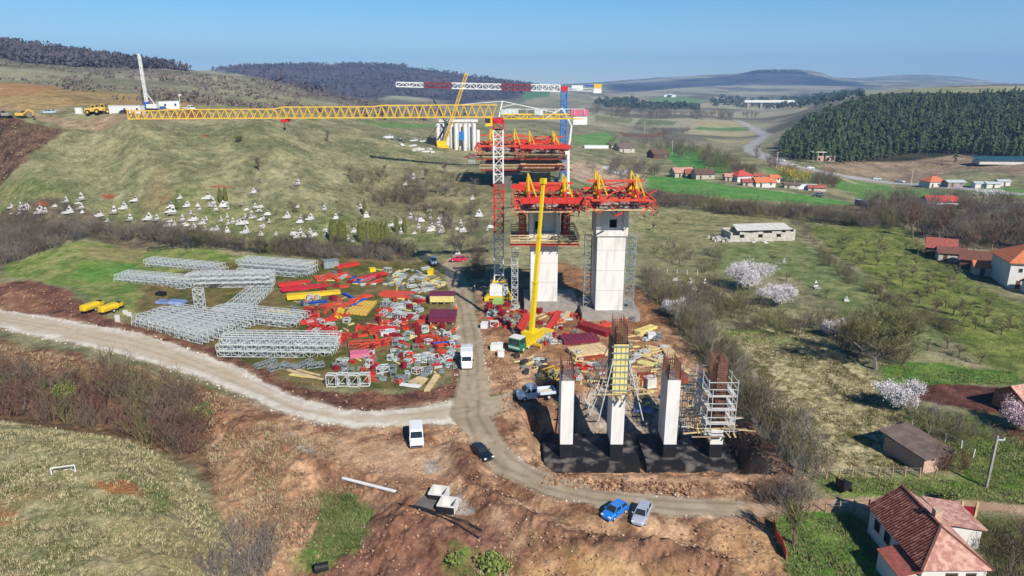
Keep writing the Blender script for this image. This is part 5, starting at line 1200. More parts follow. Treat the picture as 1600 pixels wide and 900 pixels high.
for k in range(5): mb.box((k * 1.2 - 2.4, rnd.uniform(-.4, .4), .35), (1.5, 2.4, .6), rz=rnd.uniform(-.3, .3), taper=(.8, .8))
tag(mb.build('tarpaulin', M['tarp_blue'], loc=a), 'crumpled blue grey tarpaulin left of the middle girder stack', 'tarpaulin')
lay('panel', 'dark_steel', (329, 449), (347, 448), 1.4, .9, 'dark steel bin', 'in front of the long girder stack')
lay('panel', 'black', (246, 461), (258, 463), 1.2, .8, 'black bin bag heap', 'on grass behind the yellow trailers')
for k, (x, y) in enumerate(((181, 503), (193, 491), (199, 494))): lay('panel', 'offwhite', (x, y), (x + 7, y), .3, 1.4 if k == 0 else .8, 'white sheet board', 'beside the yellow trailers')
# small pieces that fill the yard: frames, brackets, crates, short beams
def fill(poly, n, kinds, where, seed):
    q = random.Random(seed); k = 0; tries = 0
    while k < n and tries < 4000:
        tries += 1
        xs = [p[0] for p in poly]; ys = [p[1] for p in poly]; px, py = q.uniform(min(xs), max(xs)), q.uniform(min(ys), max(ys))
        if poly_sdf(np.array([px]), np.array([py]), [tuple(map(float, p)) for p in poly])[0] < 0: continue
        kind, mat, L, w, h, base = q.choice(kinds); a = q.uniform(-.9, .9) if q.random() < .7 else q.uniform(-2, 2)
        dl = L * q.uniform(.5, 1.1) * 3.6
        lay(kind, mat, (px - math.cos(a) * dl, py - math.sin(a) * dl * .45), (px + math.cos(a) * dl, py + math.sin(a) * dl * .45), w * q.uniform(.7, 1.2), h * q.uniform(.7, 1.3), base, where); k += 1
GALVS = [('frame', 'galv', 1.6, 1.0, .9, 'small galvanised frame'), ('frame', 'galv_dark', 1.2, .9, .8, 'small grey frame'), ('frame', 'galv', 2.2, .7, .5, 'long galvanised rack'), ('panel', 'galv_dark', 1.2, 1.1, .3, 'flat grey tray'), ('beam', 'galv', 1.8, .4, .4, 'galvanised bracket')]
REDS = [('beam', 'red', 2.2, .5, .5, 'red bracket'), ('panel', 'dark_red', 1.1, 1.0, .8, 'dark red clamp box'), ('frame', 'orange_red', 1.8, .9, .6, 'orange-red frame piece'), ('beam', 'orange_red', 2.6, .5, .5, 'orange-red bracket')]
WOODS = [('plank', 'timber', 3.0, .35, .15, 'pale timber board'), ('plank', 'panel_yellow', 2.4, .4, .2, 'pale yellow board')]
fill([(590,545),(640,540),(712,545),(712,580),(660,592),(600,600),(560,590),(520,580),(540,560)], 125, GALVS * 2 + REDS[:3] + WOODS[:1], 'in the front right of the yard', 1)
fill([(590,500),(640,500),(712,515),(712,545),(640,545),(590,540)], 80, GALVS + REDS * 2 + WOODS, 'in front of the maroon panels', 2)
fill([(600,468),(664,462),(664,505),(600,505),(585,490)], 60, GALVS + REDS + WOODS, 'left of the maroon panels', 3)
fill([(600,425),(668,420),(690,445),(664,460),(600,450)], 64, GALVS + WOODS * 2 + [('beam', 'crane_yellow', 2.4, .4, .4, 'orange-yellow strut')], 'at the top right of the yard', 4)
fill([(470,485),(540,480),(545,520),(480,525)], 24, REDS + GALVS[:1], 'in the middle of the storage yard', 5)
fill([(545,500),(600,500),(600,530),(540,535)], 18, REDS + WOODS, 'under the orange timber stack', 6)
# work floor around the piers
lay('panel', 'maroon', (877, 534), (932, 530), 3.6, .7, 'flat maroon steel panel', 'on the work floor before the tall pier')
lay('panel', 'dark_red', (908, 512), (952, 525), 2.2, 1.0, 'long maroon steel girder', 'on the work floor before the tall pier')
lay('box_beam', 'red', (856, 518), (874, 492), 1.0, .8, 'slanting red box beam', 'right of the yellow boom')
lay('box_beam', 'red', (810, 522), (824, 497), 1.1, .9, 'slanting red box beam', 'left of the yellow boom')
lay('plank', 'timber', (878, 504), (888, 492), .9, .7, 'pale timber block', 'beside the slanting red beam')
lay('bundle', 'timber', (892, 556), (945, 549), 4.4, .9, 'big stack of pale timber planks', 'before the second front column', n=5)
lay('bundle', 'brown_form', (903, 563), (945, 559), .9, .5, 'row of brown timber ends', 'under the pale plank stack', n=3)
lay('panel', 'orange_red', (935, 512), (962, 508), 1.6, .4, 'coral red panel', 'before the tall free pier')
lay('plank', 'timber', (782, 492), (817, 499), .35, .2, 'long thin plank', 'left of the yellow boom')
for p0, p1, w in (((992, 552), (1042, 570), 1.0), ((1020, 556), (1060, 578), .8), ((1038, 540), (1052, 560), 2.0), ((1050, 562), (1098, 600), 1.4), ((1062, 572), (1110, 612), 1.0), ((998, 566), (1028, 572), 1.6), ((1012, 542), (1030, 546), 1.2)): lay('plank', 'timber' if w != 1.6 else 'panel_yellow', p0, p1, w, .2, 'wide pale timber sheet', 'on the slope behind the third front column')
lay('panel', 'panel_yellow', (996, 522), (1022, 512), 1.6, .5, 'yellow timber sheet heap', 'at the foot of the bushy slope')
lay('box_beam', 'white', (1012, 528), (1024, 528), 1.2, 1.0, 'white lumpy sack', 'at the foot of the bushy slope')
lay('panel', 'brown_form', (996, 598), (1022, 600), 2.0, 1.4, 'brown formwork box', 'between the second and third front columns')
lay('box_beam', 'offwhite', (1008, 606), (1022, 602), 1.4, 1.6, 'crumpled white sheet bundle', 'beside the third front column')
lay('panel', 'brown_form', (1056, 600), (1070, 596), 1.8, 1.6, 'rusty brown cage box', 'right of the third front column')
lay('panel', 'tarp_blue', (990, 640), (1020, 645), 1.4, .3, 'pale blue board', 'in the pit between the second and third columns')
lay('frame', 'yellow', (852, 596), (870, 590), 1.6, 1.8, 'yellow trestle frame', 'left of the leftmost front column')
lay('panel', 'dark_red', (858, 606), (868, 604), 1.0, .7, 'small dark red box', 'left of the leftmost front column')
lay('plank', 'offwhite', (980, 699), (1009, 700), .35, .2, 'pale plank', 'lying on the black slab')
lay('box_beam', 'lime', (775, 480), (781, 474), 1.6, 1.3, 'lime green site box', 'in front of the crane base')
for x, y in ((757, 512), (772, 546), (781, 545), (783, 556)): lay('panel', 'white', (x - 5, y), (x + 5, y), 1.4, 1.0, 'white steel box', 'between the road and the mobile crane')
for x, y in ((826, 533), (833, 530), (840, 527), (846, 524)): 
    P = GH(x + 12, y + 5); mb = MB(); mb.tube((-.3, 0, .7), (.3, 0, .7), .7, n=14); o = mb.build('cable_reel', M['galv_dark'], loc=P, rz=.5); reg(o, 'grey round reel', 'reel', x, y, 'beside the mobile crane')
fill([(755,478),(800,476),(832,500),(825,530),(790,520),(760,505)], 46, GALVS + REDS * 2, 'between the crane base and the mobile crane', 7)
fill([(840,495),(880,495),(905,530),(860,545),(842,530)], 26, REDS + GALVS + WOODS, 'right of the mobile crane', 8)
fill([(900,545),(960,560),(1000,600),(940,615),(900,600),(880,575)], 52, WOODS * 2 + GALVS + REDS[:1], 'around the second front column', 9)
fill([(960,520),(1030,520),(1060,560),(1030,590),(975,570)], 50, WOODS * 3 + GALVS[1:3], 'behind the third front column', 10)
fill([(985,590),(1040,590),(1100,620),(1090,650),(1000,640)], 44, WOODS * 3 + GALVS[:2], 'between the front columns', 11)
fill([(805,556),(850,560),(870,590),(830,590),(805,575)], 26, GALVS + WOODS + [('panel', 'blue', 1.6, .8, .3, 'blue panel'), ('panel', 'dark_steel', 1.6, 1.2, .5, 'dark steel tray')], 'left of the leftmost front column', 12)
fill([(610,226),(665,228),(690,240),(640,238)], 9, [('panel', 'white', 1.6, 1.6, .6, 'white stacked sheet'), ('panel', 'offwhite', 1.3, 1.6, .8, 'pale stacked block')], 'below the far white columns', 13)
fill([(925,258),(960,262),(995,272),(1000,280),(960,272)], 20, [('panel', 'white', .8, 1.4, .9, 'white bagged block'), ('panel', 'galv', .9, 1.2, .8, 'pale grey stack')], 'right of the far traveller', 14)
fill([(725,240),(745,240),(750,256),(730,256)], 8, GALVS + REDS, 'left of the far traveller', 15)
fill([(500,425),(600,418),(600,450),(540,452),(500,438)], 16, REDS + GALVS + WOODS, 'at the back of the storage yard', 16)
fill([(450,462),(560,455),(560,480),(450,500)], 14, REDS[:2] + GALVS + WOODS, 'around the big yellow girder', 17)
fill([(815,484),(905,486),(1000,492),(1000,512),(900,505),(820,498)], 30, REDS + GALVS + WOODS, 'at the foot of the piers', 18)
fill([(440,440),(545,430),(590,470),(560,520),(480,520)], 30, REDS + REDS + WOODS + GALVS[3:4], 'in the red left half of the yard', 19)

# ------------------------------------------------------------------ cemetery monuments
M['plaque'] = material('plaque', (0.06, 0.055, 0.055, 1), rough=0.4, var=0)
def monument(kind):
    T = thing('grave_monument', 'white grave', 'gravestone')
    mb = MB(); mb.box((0, -.5, .2), (2.6, 3.0, .4)); mb.box((0, -.5, .5), (2.2, 2.5, .25)); mb.build('tomb_base', M[('marble', 'concrete_grey', 'marble')[kind]], T)
    mb = MB()
    if kind == 0: mb.box((0, .6, .95), (1.9, .8, .9)); mb.box((0, .6, 1.75), (1.1, .6, .9), taper=(.86, .9)); mb.box((0, .6, 2.3), (.8, .5, .3), taper=(.6, .8))
    elif kind == 1: mb.box((0, .6, .95), (1.6, .8, .7), taper=(.8, .9)); mb.box((0, .6, 1.8), (.85, .5, 1.3), taper=(.92, .9)); mb.box((0, .6, 2.55), (1.0, .55, .22), taper=(.5, .7))
    else: mb.box((0, .6, .8), (1.5, .7, .7)); mb.box((0, .6, 1.45), (.8, .5, .7), taper=(.8, .8))
    mb.build('stele', M[('marble', 'marble', 'offwhite')[kind]], T)
    mb = MB(); z = (2.4, 2.6, 1.75)[kind]; mb.box((0, .6, z + .35), (.16, .16, .7)); mb.box((0, .6, z + .42), (.5, .15, .15)); mb.build('cross', M['marble'], T)
    mb = MB(); mb.box((0, .25 if kind != 2 else .3, 1.7 if kind else 1.65), (.62, .16, .75)); mb.build('plaque', M['plaque'], T)
    return T
MON = [None] * 3
g5 = [(70,300),(130,300),(170,310),(285,330),(345,290),(430,330),(410,265),(515,330),(505,250),(620,350),(670,385),(715,330),(775,305),(815,375),(845,255),(930,370),(980,375),(1125,240),(1085,335),(1065,385),(1090,410),(1140,380),(1170,290),(1190,340),(1170,410),(1210,430),(1245,315),(1265,400),(1285,380),(1300,240),(1325,290),(1350,315),(1395,290),(1425,310),(1325,435),(1350,440),(1380,385),(1420,450),(1455,395),(1535,395),(1535,455),(1575,355),(1585,205),(1595,300)]
g6 = [(20,320),(30,470),(125,470),(195,360),(260,155),(260,295),(255,485),(280,365),(340,370),(340,490),(365,470),(300,480),(440,470),(500,365),(575,500),(605,510),(612,450),(425,315),(690,355),(650,310),(845,410),(905,395),(905,460),(990,460),(1015,430),(1030,380),(1085,315),(1090,370),(1105,440),(1140,400),(1155,370),(1160,450),(1280,400),(1395,350),(1445,440),(1465,420),(1355,245),(985,125),(940,155),(1260,600)]
g7 = [(1020,750),(1060,810),(1110,780),(1140,810),(1210,780),(1510,515),(1580,518),(1900,800),(2090,880),(1700,640)]
spots = [(x / 4, 250 + y / 4, 'L') for x, y in g5] + [(400 + x / 4, 250 + y / 4, 'C') for x, y in g6] + [(800 + x / 4, 250 + y / 4, 'R') for x, y in g7]
GR = []
for poly_, n_, ar_ in (([(262,320),(330,318),(440,335),(440,362),(300,362)], 26, 'L'), ([(455,350),(500,345),(510,372),(470,374)], 6, 'C'), ([(640,345),(720,340),(760,365),(650,368)], 10, 'C'), ([(5,322),(120,318),(130,336),(10,332)], 7, 'L')):
    for _k in range(n_): spots.append((rnd.uniform(min(p[0] for p in poly_), max(p[0] for p in poly_)), rnd.uniform(min(p[1] for p in poly_), max(p[1] for p in poly_)), ar_))
def near_what(px, py, area):
    if area == 'R': return 'near the blossoming trees right of the piers'
    if area == 'L': return 'at the cemetery\'s left end' if px < 230 else 'in the crowded cemetery middle'
    return 'beside the evergreen columns' if 500 < px < 640 else ('right of the evergreen columns' if px >= 640 else 'in the middle of the cemetery')
CR = {}
for i, (px, py, ar) in enumerate(spots):
    P = GH(px, py); k = (0, 1, 0, 1, 2)[i % 5] if i < 96 else 2 - (i % 3 == 0); s = rnd.choice((.42, .5, .6, .66, .74, .84)) * (.85 if ar == 'R' else 1); rz = rnd.uniform(-.35, .35)
    if MON[k] is None: MON[k] = monument(k); o = MON[k]; o.location = P; o.rotation_euler = (0, 0, rz)
    else: o = dup(MON[k], P, rz)
    o.scale = (s * rnd.uniform(.95, 1.3), s, s * rnd.uniform(.8, 1.05)); size = ('broad stepped white grave', 'tall white grave pillar', 'low white grave')[k]
    reg(o, size, 'gravestone', px, py, near_what(px, py, ar), 'white monuments on the cemetery hillside' if ar != 'R' else 'white monuments right of the piers')

# ------------------------------------------------------------------ trees, shrubs, evergreens
mt('bark', (128, 108, 96), rough=0.95, scale=1.0, var=0.25)
mt('twig', (124, 108, 92), rough=0.95, scale=0.6, var=0.2)
mt('twig_red', (132, 98, 84), rough=0.95, scale=0.6, var=0.25)
mt('twig_olive', (132, 126, 84), rough=0.95, scale=0.6, var=0.25)
mt('twig_grey', (140, 130, 122), rough=0.95, scale=0.6, var=0.2)
mt('blossom', (246, 240, 240), rough=0.9, scale=1.2, var=0.08)
mt('blossom_pink', (232, 200, 206), rough=0.9, scale=1.2, var=0.1)
M['thuja'] = material('thuja', (0.055, 0.07, 0.012, 1), rough=0.9, scale=1.5, col2=(0.15, 0.15, 0.035, 1))
M['pine'] = material('pine', (0.018, 0.034, 0.014, 1), rough=0.95, scale=0.12, col2=(0.07, 0.092, 0.045, 1), contrast=(.42, .6))
M['pine_light'] = material('pine_light', (0.035, 0.06, 0.022, 1), rough=0.95, scale=0.2, col2=(0.075, 0.105, 0.04, 1))
mt('forsythia', (222, 196, 50), rough=0.9, scale=1.0, var=0.2)
M['young_leaf'] = material('young_leaf', (0.13, 0.18, 0.035, 1), rough=0.9, scale=1.0, col2=(0.25, 0.27, 0.08, 1))
M['grass_blade'] = material('grass_blade', (0.10, 0.13, 0.035, 1), rough=0.9, scale=0.3, col2=(0.20, 0.21, 0.08, 1))
M['straw_blade'] = material('straw_blade', (0.30, 0.25, 0.13, 1), rough=0.95, scale=0.3, col2=(0.44, 0.38, 0.22, 1))
M['dry_red_blade'] = material('dry_red_blade', (0.19, 0.10, 0.06, 1), rough=0.95, scale=0.3, col2=(0.34, 0.22, 0.13, 1))
def twig(mb, p, q, r0, r1, n=3):
    d = (q - p); L = d.length
    if L < 1e-4: return
    d /= L; up = Vector((0, 0, 1)) if abs(d.z) < .9 else Vector((1, 0, 0)); a = d.cross(up).normalized(); b = a.cross(d)
    vs = []
    for P, R in ((p, r0), (q, r1)):
        for k in range(n): t = 2 * math.pi * k / n; vs.append(P + a * (R * math.cos(t)) + b * (R * math.sin(t)))
    mb.add(vs, [(k, (k + 1) % n, n + (k + 1) % n, n + k) for k in range(n)])
def grow(wood, fine, q, p, d, L, r, lev, maxl, up=.25, fan=.7, kids=(3, 5), tw=.016, tips=None, L1=None):
    segs = 3 if lev < 2 else 2; pts = [p]; dd = d.copy()
    for s in range(segs):
        dd = (dd + Vector((q.uniform(-1, 1), q.uniform(-1, 1), q.uniform(-.6, 1) * .8 + up * .5)) * (.16 + .05 * lev)).normalized(); pts.append(pts[-1] + dd * (L / segs))
    tgt = wood if lev < 2 else fine
    for s in range(segs):
        f0, f1 = 1 - .45 * s / segs, 1 - .45 * (s + 1) / segs
        twig(tgt, pts[s], pts[s + 1], max(tw, r * f0), max(tw * .8, r * f1), 5 if lev == 0 else 3)
    if lev >= maxl:
        if tips is not None: tips.extend(pts[1:])
        return
    n = q.randint(*kids)
    for k in range(n):
        t = q.uniform(.35, 1.0) if lev else q.uniform(.55, 1.0); i = min(segs - 1, int(t * segs)); s0 = pts[i].lerp(pts[i + 1], t * segs - i)
        az = q.uniform(0, 6.283); side = Vector((math.cos(az), math.sin(az), q.uniform(-.1, .5)))
        nd = (dd * (1 - fan) + side * fan + Vector((0, 0, up))).normalized()
        grow(wood, fine, q, s0, nd, (L1 if L1 and lev == 0 else L) * q.uniform(.5, .78), r * q.uniform(.4, .6), lev + 1, maxl, up, fan, kids, tw, tips)
def tree_proto(seed, h, trunk=.32, tf=.40, L1=None, maxl=4, up=.25, fan=.62, kids=(4, 5), tw=.018, mats=('bark', 'twig'), name='bare_tree', bloom=None, bsize=.16, bn=3):
    q = random.Random(seed); w, f = MB(), MB(); tips = []
    grow(w, f, q, Vector((0, 0, -.2)), Vector((q.uniform(-.1, .1), q.uniform(-.1, .1), 1)), h * tf, h * .028 if trunk is None else trunk * h / 10, 0, maxl, up, fan, kids, tw, tips, L1)
    T = thing(name, 'tree', 'tree'); w.build('trunk', M[mats[0]], T); cr = f.build('crown', M[mats[1]], T)
    if bloom:
        b = MB()
        for t in tips:
            for k in range(bn):
                c = t + Vector((q.gauss(0, .22), q.gauss(0, .22), q.gauss(0, .2))) * (h / 5); n = Vector((q.uniform(-1, 1), q.uniform(-1, 1), q.uniform(-.3, 1))).normalized(); a = n.orthogonal().normalized(); c2 = n.cross(a); s = bsize * q.uniform(.6, 1.3)
                b.add([c + a * s, c + c2 * s * .8, c - a * s, c - c2 * s * .8], [(0, 1, 2, 3)])
        b.build('blossom' if 'blossom' in bloom else 'leaves', M[bloom], T)
    T.location = (0, 0, -500); return T
def shrub_proto(seed, h, w, stems, mat, leaves=None, name='bare_shrub', dens=1.0):
    q = random.Random(seed); mb = MB(); tips = []
    for s in range(stems):
        az = q.uniform(0, 6.283); lean = q.uniform(.05, .75); d = Vector((math.cos(az) * lean, math.sin(az) * lean, 1)).normalized()
        grow(mb, mb, q, Vector((math.cos(az), math.sin(az), 0)) * q.uniform(0, w * .35) + Vector((0, 0, -.1)), d, h * q.uniform(.45, .75), h * .011, 1, 3, .15, .5, (3, int(4 * dens + .5)), .014, tips)
    mats = [M[mat]]
    if leaves:
        mats.append(M[leaves]); mb.mat(1)
        for t in tips:
            for k in range(2):
                c = t + Vector((q.gauss(0, .2), q.gauss(0, .2), q.gauss(0, .2))); n = Vector((q.uniform(-1, 1), q.uniform(-1, 1), q.uniform(-.3, 1))).normalized(); a = n.orthogonal().normalized(); c2 = n.cross(a); s = .11 * q.uniform(.6, 1.4)
                mb.add([c + a * s, c + c2 * s, c - a * s, c - c2 * s], [(0, 1, 2, 3)])
    o = mb.build(name, mats); o.location = (0, 0, -500); return o
SH = {k: [shrub_proto(100 + i * 7 + j * 31, 3.2, 2.4, 11, m) for i in range(4)] for j, (k, m) in enumerate((('brown', 'twig'), ('red', 'twig_red'), ('olive', 'twig_olive'), ('grey', 'twig_grey')))}
TR = {'brown': [tree_proto(300 + i, 8.5) for i in range(3)], 'olive': [tree_proto(320 + i, 8.5, mats=('bark', 'twig_olive')) for i in range(3)], 'grey': [tree_proto(380 + i, 8.5, mats=('twig_grey', 'twig_red'), up=.3, fan=.55) for i in range(3)], 'red': [tree_proto(340 + i, 8.0, mats=('bark', 'twig_red'), up=.3, fan=.55) for i in range(3)],
      'orchard': [tree_proto(360 + i, 4.4, trunk=.36, maxl=3, up=.12, fan=.74, kids=(4, 6), mats=('bark', 'twig_olive'), name='orchard_tree') for i in range(5)]}
PROTO = [o for L in list(SH.values()) + list(TR.values()) for o in L]
USED = set()
def plant(o, P, s, label, cat, group, rz=None, sz=None):
    rz = rnd.uniform(0, 6.28) if rz is None else rz
    if o.name not in USED: USED.add(o.name); c = o
    else: c = dup(o)
    c.location = P; c.rotation_euler = (0, 0, rz); c.scale = (s, s, s * (sz or rnd.uniform(.85, 1.15))); c['label'] = label; c['category'] = cat; c['group'] = group
    return c
def in_poly(poly, q):
    xs = [p[0] for p in poly]; ys = [p[1] for p in poly]; pf = [tuple(map(float, p)) for p in poly]
    for _ in range(200):
        px, py = q.uniform(min(xs), max(xs)), q.uniform(min(ys), max(ys))
        if poly_sdf(np.array([px]), np.array([py]), pf)[0] > 0: return px, py
    return px, py
LATER = []
def thicket(poly, n, kinds, s, label, group, seed, cat='shrub', wide=1.0):
    q = random.Random(seed); pts = []
    for _ in range(n * 4):
        if len(pts) >= n: break
        px, py = in_poly(poly, q); P = GH(px, py)
        if all((P - o).length > .75 * s for o in pts):
            pts.append(P); k = q.choice(kinds); src = q.choice((SH if cat == 'shrub' else TR)[k])
            sz_ = s * q.uniform(.7, 1.3) * wide
            if cat == 'shrub': LATER.append((src, P - Vector((0, 0, .1)), sz_, label, group))
            else: plant(src, P - Vector((0, 0, .1)), sz_, label, cat, group)
B_, R_, O_, G_ = 'brown', 'red', 'olive', 'grey'
thicket([(-60,352),(0,350),(60,352),(130,358),(210,365),(300,372),(330,380),(260,385),(200,378),(130,374),(60,402),(0,416),(-60,420)], 112, (B_, G_, B_, G_), 1.4, 'leafless grey-brown shrub in the dense band left of the cemetery graves', 'shrubs of the band below the cemetery', 1)
thicket([(200,366),(330,376),(420,384),(500,388),(560,388),(640,392),(652,408),(520,410),(430,400),(330,392),(240,384)], 116, (B_, O_, G_), 1.2, 'leafless brown shrub in the hedge between cemetery and storage yard', 'shrubs between cemetery and yard', 2)
thicket([(-80,590),(0,580),(60,585),(120,600),(230,600),(290,620),(315,665),(310,715),(240,700),(130,668),(0,655),(-80,650)], 100, (B_, R_, R_, O_), 1.35, 'leafless reddish shrub in the thicket under the haul road', 'shrubs of the thicket under the haul road', 3)
thicket([(-20,600),(120,610),(250,630),(300,680),(240,690),(120,655),(-20,640)], 24, ('grey', 'brown'), .66, 'bare tree with pale limbs in the thicket under the haul road', 'bare trees under the haul road', 4, cat='tree')
thicket([(545,275),(640,268),(735,275),(752,310),(745,365),(700,372),(640,330),(560,305)], 46, (B_, G_, O_), 1.1, 'leafless shrub on the straw slope right of the cemetery', 'shrubs right of the cemetery', 5)
thicket([(500,270),(640,262),(730,270),(745,350),(700,365),(640,320),(540,300)], 16, (B_,), .62, 'small bare tree on the slope right of the cemetery', 'bare trees right of the cemetery', 6, cat='tree')
thicket([(330,292),(430,282),(560,300),(690,330),(690,372),(560,372),(420,350),(330,325)], 44, (B_, G_), .62, 'small leafless bush among the white graves', 'small bushes among the graves', 62)
thicket([(580,318),(650,300),(690,320),(640,335)], 12, (B_,), 1.5, 'dark leafless bush behind the tall evergreens of the cemetery', 'dark bushes behind the evergreens', 61)
thicket([(1005,430),(1045,440),(1075,480),(1125,540),(1175,600),(1235,680),(1290,745),(1262,762),(1205,700),(1150,640),(1095,560),(1050,500),(1020,470)], 112, (O_, B_, G_), 1.25, 'leafless olive-brown shrub along the right edge of the excavation', 'shrubs along the excavation edge', 7)
thicket([(1060,440),(1110,455),(1170,480),(1230,500),(1270,520),(1240,530),(1150,520),(1100,510)], 40, (O_, B_), 1.05, 'leafless olive shrub in the thicket below the blossoming trees', 'shrubs below the blossoming trees', 8)
thicket([(1020,395),(1070,385),(1130,400),(1120,430),(1060,425)], 16, (O_, B_), .9, 'leafless shrub beside the small white monuments right of the piers', 'shrubs by the small monuments', 81)
thicket([(1250,500),(1310,510),(1420,560),(1410,575),(1330,560),(1270,530)], 22, (B_, O_), 1.15, 'dark leafless bush around the big bare tree on the right slope', 'bushes around the big bare tree', 9)
thicket([(1000,312),(1100,322),(1200,332),(1300,345),(1400,352),(1400,362),(1290,352),(1180,340),(1080,330),(1000,322)], 120, (B_, G_, O_), 1.45, 'leafless grey shrub in the long hedgerow beyond the piers', 'shrubs of the long hedgerow', 10)
thicket([(1330,322),(1430,312),(1540,318),(1640,325),(1640,395),(1520,392),(1470,385),(1420,362),(1350,345)], 130, (B_, G_, B_), 1.8, 'leafless grey-brown shrub in the big thicket on the right', 'shrubs of the big right thicket', 11)
thicket([(1340,330),(1460,325),(1600,335),(1630,395),(1500,395),(1430,370)], 26, (B_, 'grey'), .95, 'bare tree rising from the big thicket on the right', 'bare trees of the big right thicket', 12, cat='tree')
hedge_line = [(1246,358),(1275,395),(1300,425),(1340,450),(1390,478),(1440,505),(1500,530),(1505,524),(1445,496),(1395,470),(1345,442),(1308,418),(1284,390),(1252,352)]
thicket(hedge_line, 60, (B_, O_), .75, 'low dark leafless hedge shrub on the diagonal field boundary', 'shrubs of the diagonal hedge', 13)
thicket([(1010,232),(1050,222),(1095,235),(1140,252),(1180,280),(1150,282),(1100,262),(1050,240)], 70, (B_, O_, B_), 1.9, 'far leafless shrub along the valley stream', 'shrubs along the valley stream', 14)
thicket([(900,262),(960,255),(1010,262),(1040,280),(1000,296),(930,270)], 34, (B_, G_), 1.5, 'leafless shrub right of the far form travellers', 'shrubs right of the far travellers', 15)
thicket([(925,175),(1000,175),(1100,180),(1180,178),(1180,186),(1100,190),(1000,186),(930,184)], 46, (B_, G_), 3.4, 'distant dark shrub on the far valley floor', 'distant shrubs on the valley floor', 16)
thicket([(940,210),(1010,195),(1080,205),(1050,225),(960,240)], 26, (B_, G_), 1.8, 'distant shrub among the valley fields', 'distant shrubs among the fields', 17)
thicket([(1180,240),(1230,266),(1320,290),(1310,298),(1220,280),(1185,256)], 30, (B_, R_), 1.7, 'leafless shrub beside the valley houses and highway', 'shrubs beside the highway', 18)
thicket([(1530,840),(1570,850),(1600,830),(1660,850),(1660,960),(1570,960)], 18, (B_, O_), 1.1, 'leafless shrub behind the red roofed farmhouse', 'shrubs behind the farmhouse', 19)
thicket([(1195,780),(1230,770),(1270,785),(1250,815),(1215,810)], 12, (G_, B_), .85, 'grey leafless shrub at the bend of the dirt path', 'shrubs at the path bend', 20)
thicket([(330,850),(390,845),(420,880),(400,940),(340,930)], 8, (G_,), 1.0, 'leafless grey shrub at the foot of the grassy mound', 'shrubs at the foot of the mound', 21)
thicket([(1440,715),(1490,722),(1510,740),(1470,750)], 7, (R_,), .85, 'reddish leafless shrub beside the brick shed', 'shrubs beside the shed', 22)
thicket([(1400,640),(1480,665),(1560,690),(1540,705),(1450,690)], 16, (O_, G_), .8, 'pale leafless shrub on the strip between the plowed beds', 'shrubs between the plowed beds', 23)
thicket([(700,380),(755,372),(765,430),(740,440),(715,400)], 12, (B_,), 1.1, 'leafless shrub in the shadow behind the crane mast', 'shrubs behind the crane mast', 24)
# the shrubs that show largest stand one by one, the rest of the thickets is one mass
LATER.sort(key=lambda r: -r[2] / r[1].y)
for r in LATER[:285]: plant(r[0], r[1], r[2], r[3], 'shrub', r[4])
def merge_mass(name, label, items):
    mats = []; V = []; F = []; MI = []; off = 0; cache = {}
    for src, P, s, _l, _g in items:
        if src.name not in cache:
            me = src.data; v = np.empty(len(me.vertices) * 3, np.float32); me.vertices.foreach_get('co', v); f = np.empty(len(me.loops), np.int32); me.loops.foreach_get('vertex_index', f)
            cache[src.name] = (v.reshape(-1, 3), f.reshape(-1, 4), src.data.materials[0])
        v, f, m = cache[src.name]
        if m not in mats: mats.append(m)
        a = rnd.uniform(0, 6.28); c, sn = math.cos(a) * s, math.sin(a) * s
        V.append(np.c_[v[:, 0] * c - v[:, 1] * sn + P.x, v[:, 0] * sn + v[:, 1] * c + P.y, v[:, 2] * s * rnd.uniform(.85, 1.15) + P.z]); F.append(f + off); off += len(v); MI.append(np.full(len(f), mats.index(m), np.int32))
    V = np.concatenate(V).astype(np.float32); F = np.concatenate(F).astype(np.int32); MI = np.concatenate(MI); me = bpy.data.meshes.new(name)
    me.vertices.add(len(V)); me.loops.add(F.size); me.polygons.add(len(F)); me.vertices.foreach_set('co', V.ravel()); me.loops.foreach_set('vertex_index', F.ravel())
    me.polygons.foreach_set('loop_start', np.arange(0, F.size, 4, dtype=np.int32)); me.polygons.foreach_set('loop_total', np.full(len(F), 4, np.int32))
    for m in mats: me.materials.append(m)
    me.polygons.foreach_set('material_index', MI); me.update(calc_edges=True)
    o = bpy.data.objects.new(name, me); COL.objects.link(o); o['kind'] = 'stuff'; o['label'] = label; o['category'] = 'thicket'; return o
merge_mass('thicket', 'leafless grey-brown thickets and hedgerows on the farther slopes', LATER[285:])
# orchard
q = random.Random(55); k = 0
for r in range(8):
    for c in range(8):
        if q.random() < .12: continue
        t, u = (c + .5 + q.uniform(-.5, .5)) / 8, (r + .5 + q.uniform(-.5, .5)) / 8
        a = Vector((1275, 378)).lerp(Vector((1420, 372)), t); b = Vector((1460, 500)).lerp(Vector((1640, 545)), t); p_ = a.lerp(b, u)
        plant(TR['orchard'][(r + c * 2) % 5], GH(*p_), q.uniform(.7, 1.2), 'small bare fruit tree in the green orchard on the right', 'tree', 'bare fruit trees of the orchard'); k += 1
for px, py in ((1330,408),(1290,465),(1205,412),(1230,440),(1008,345),(1060,350),(990,330),(1026,338),(1020,362),(1245,350),(1415,545),(1450,548),(1500,560),(1530,570),(1340,560),(1480,545)):
    plant(TR['orchard'][(px + py) % 5], GH(px, py), .95, 'lone small bare tree on the open grass right of the piers', 'tree', 'lone bare trees right of the piers')
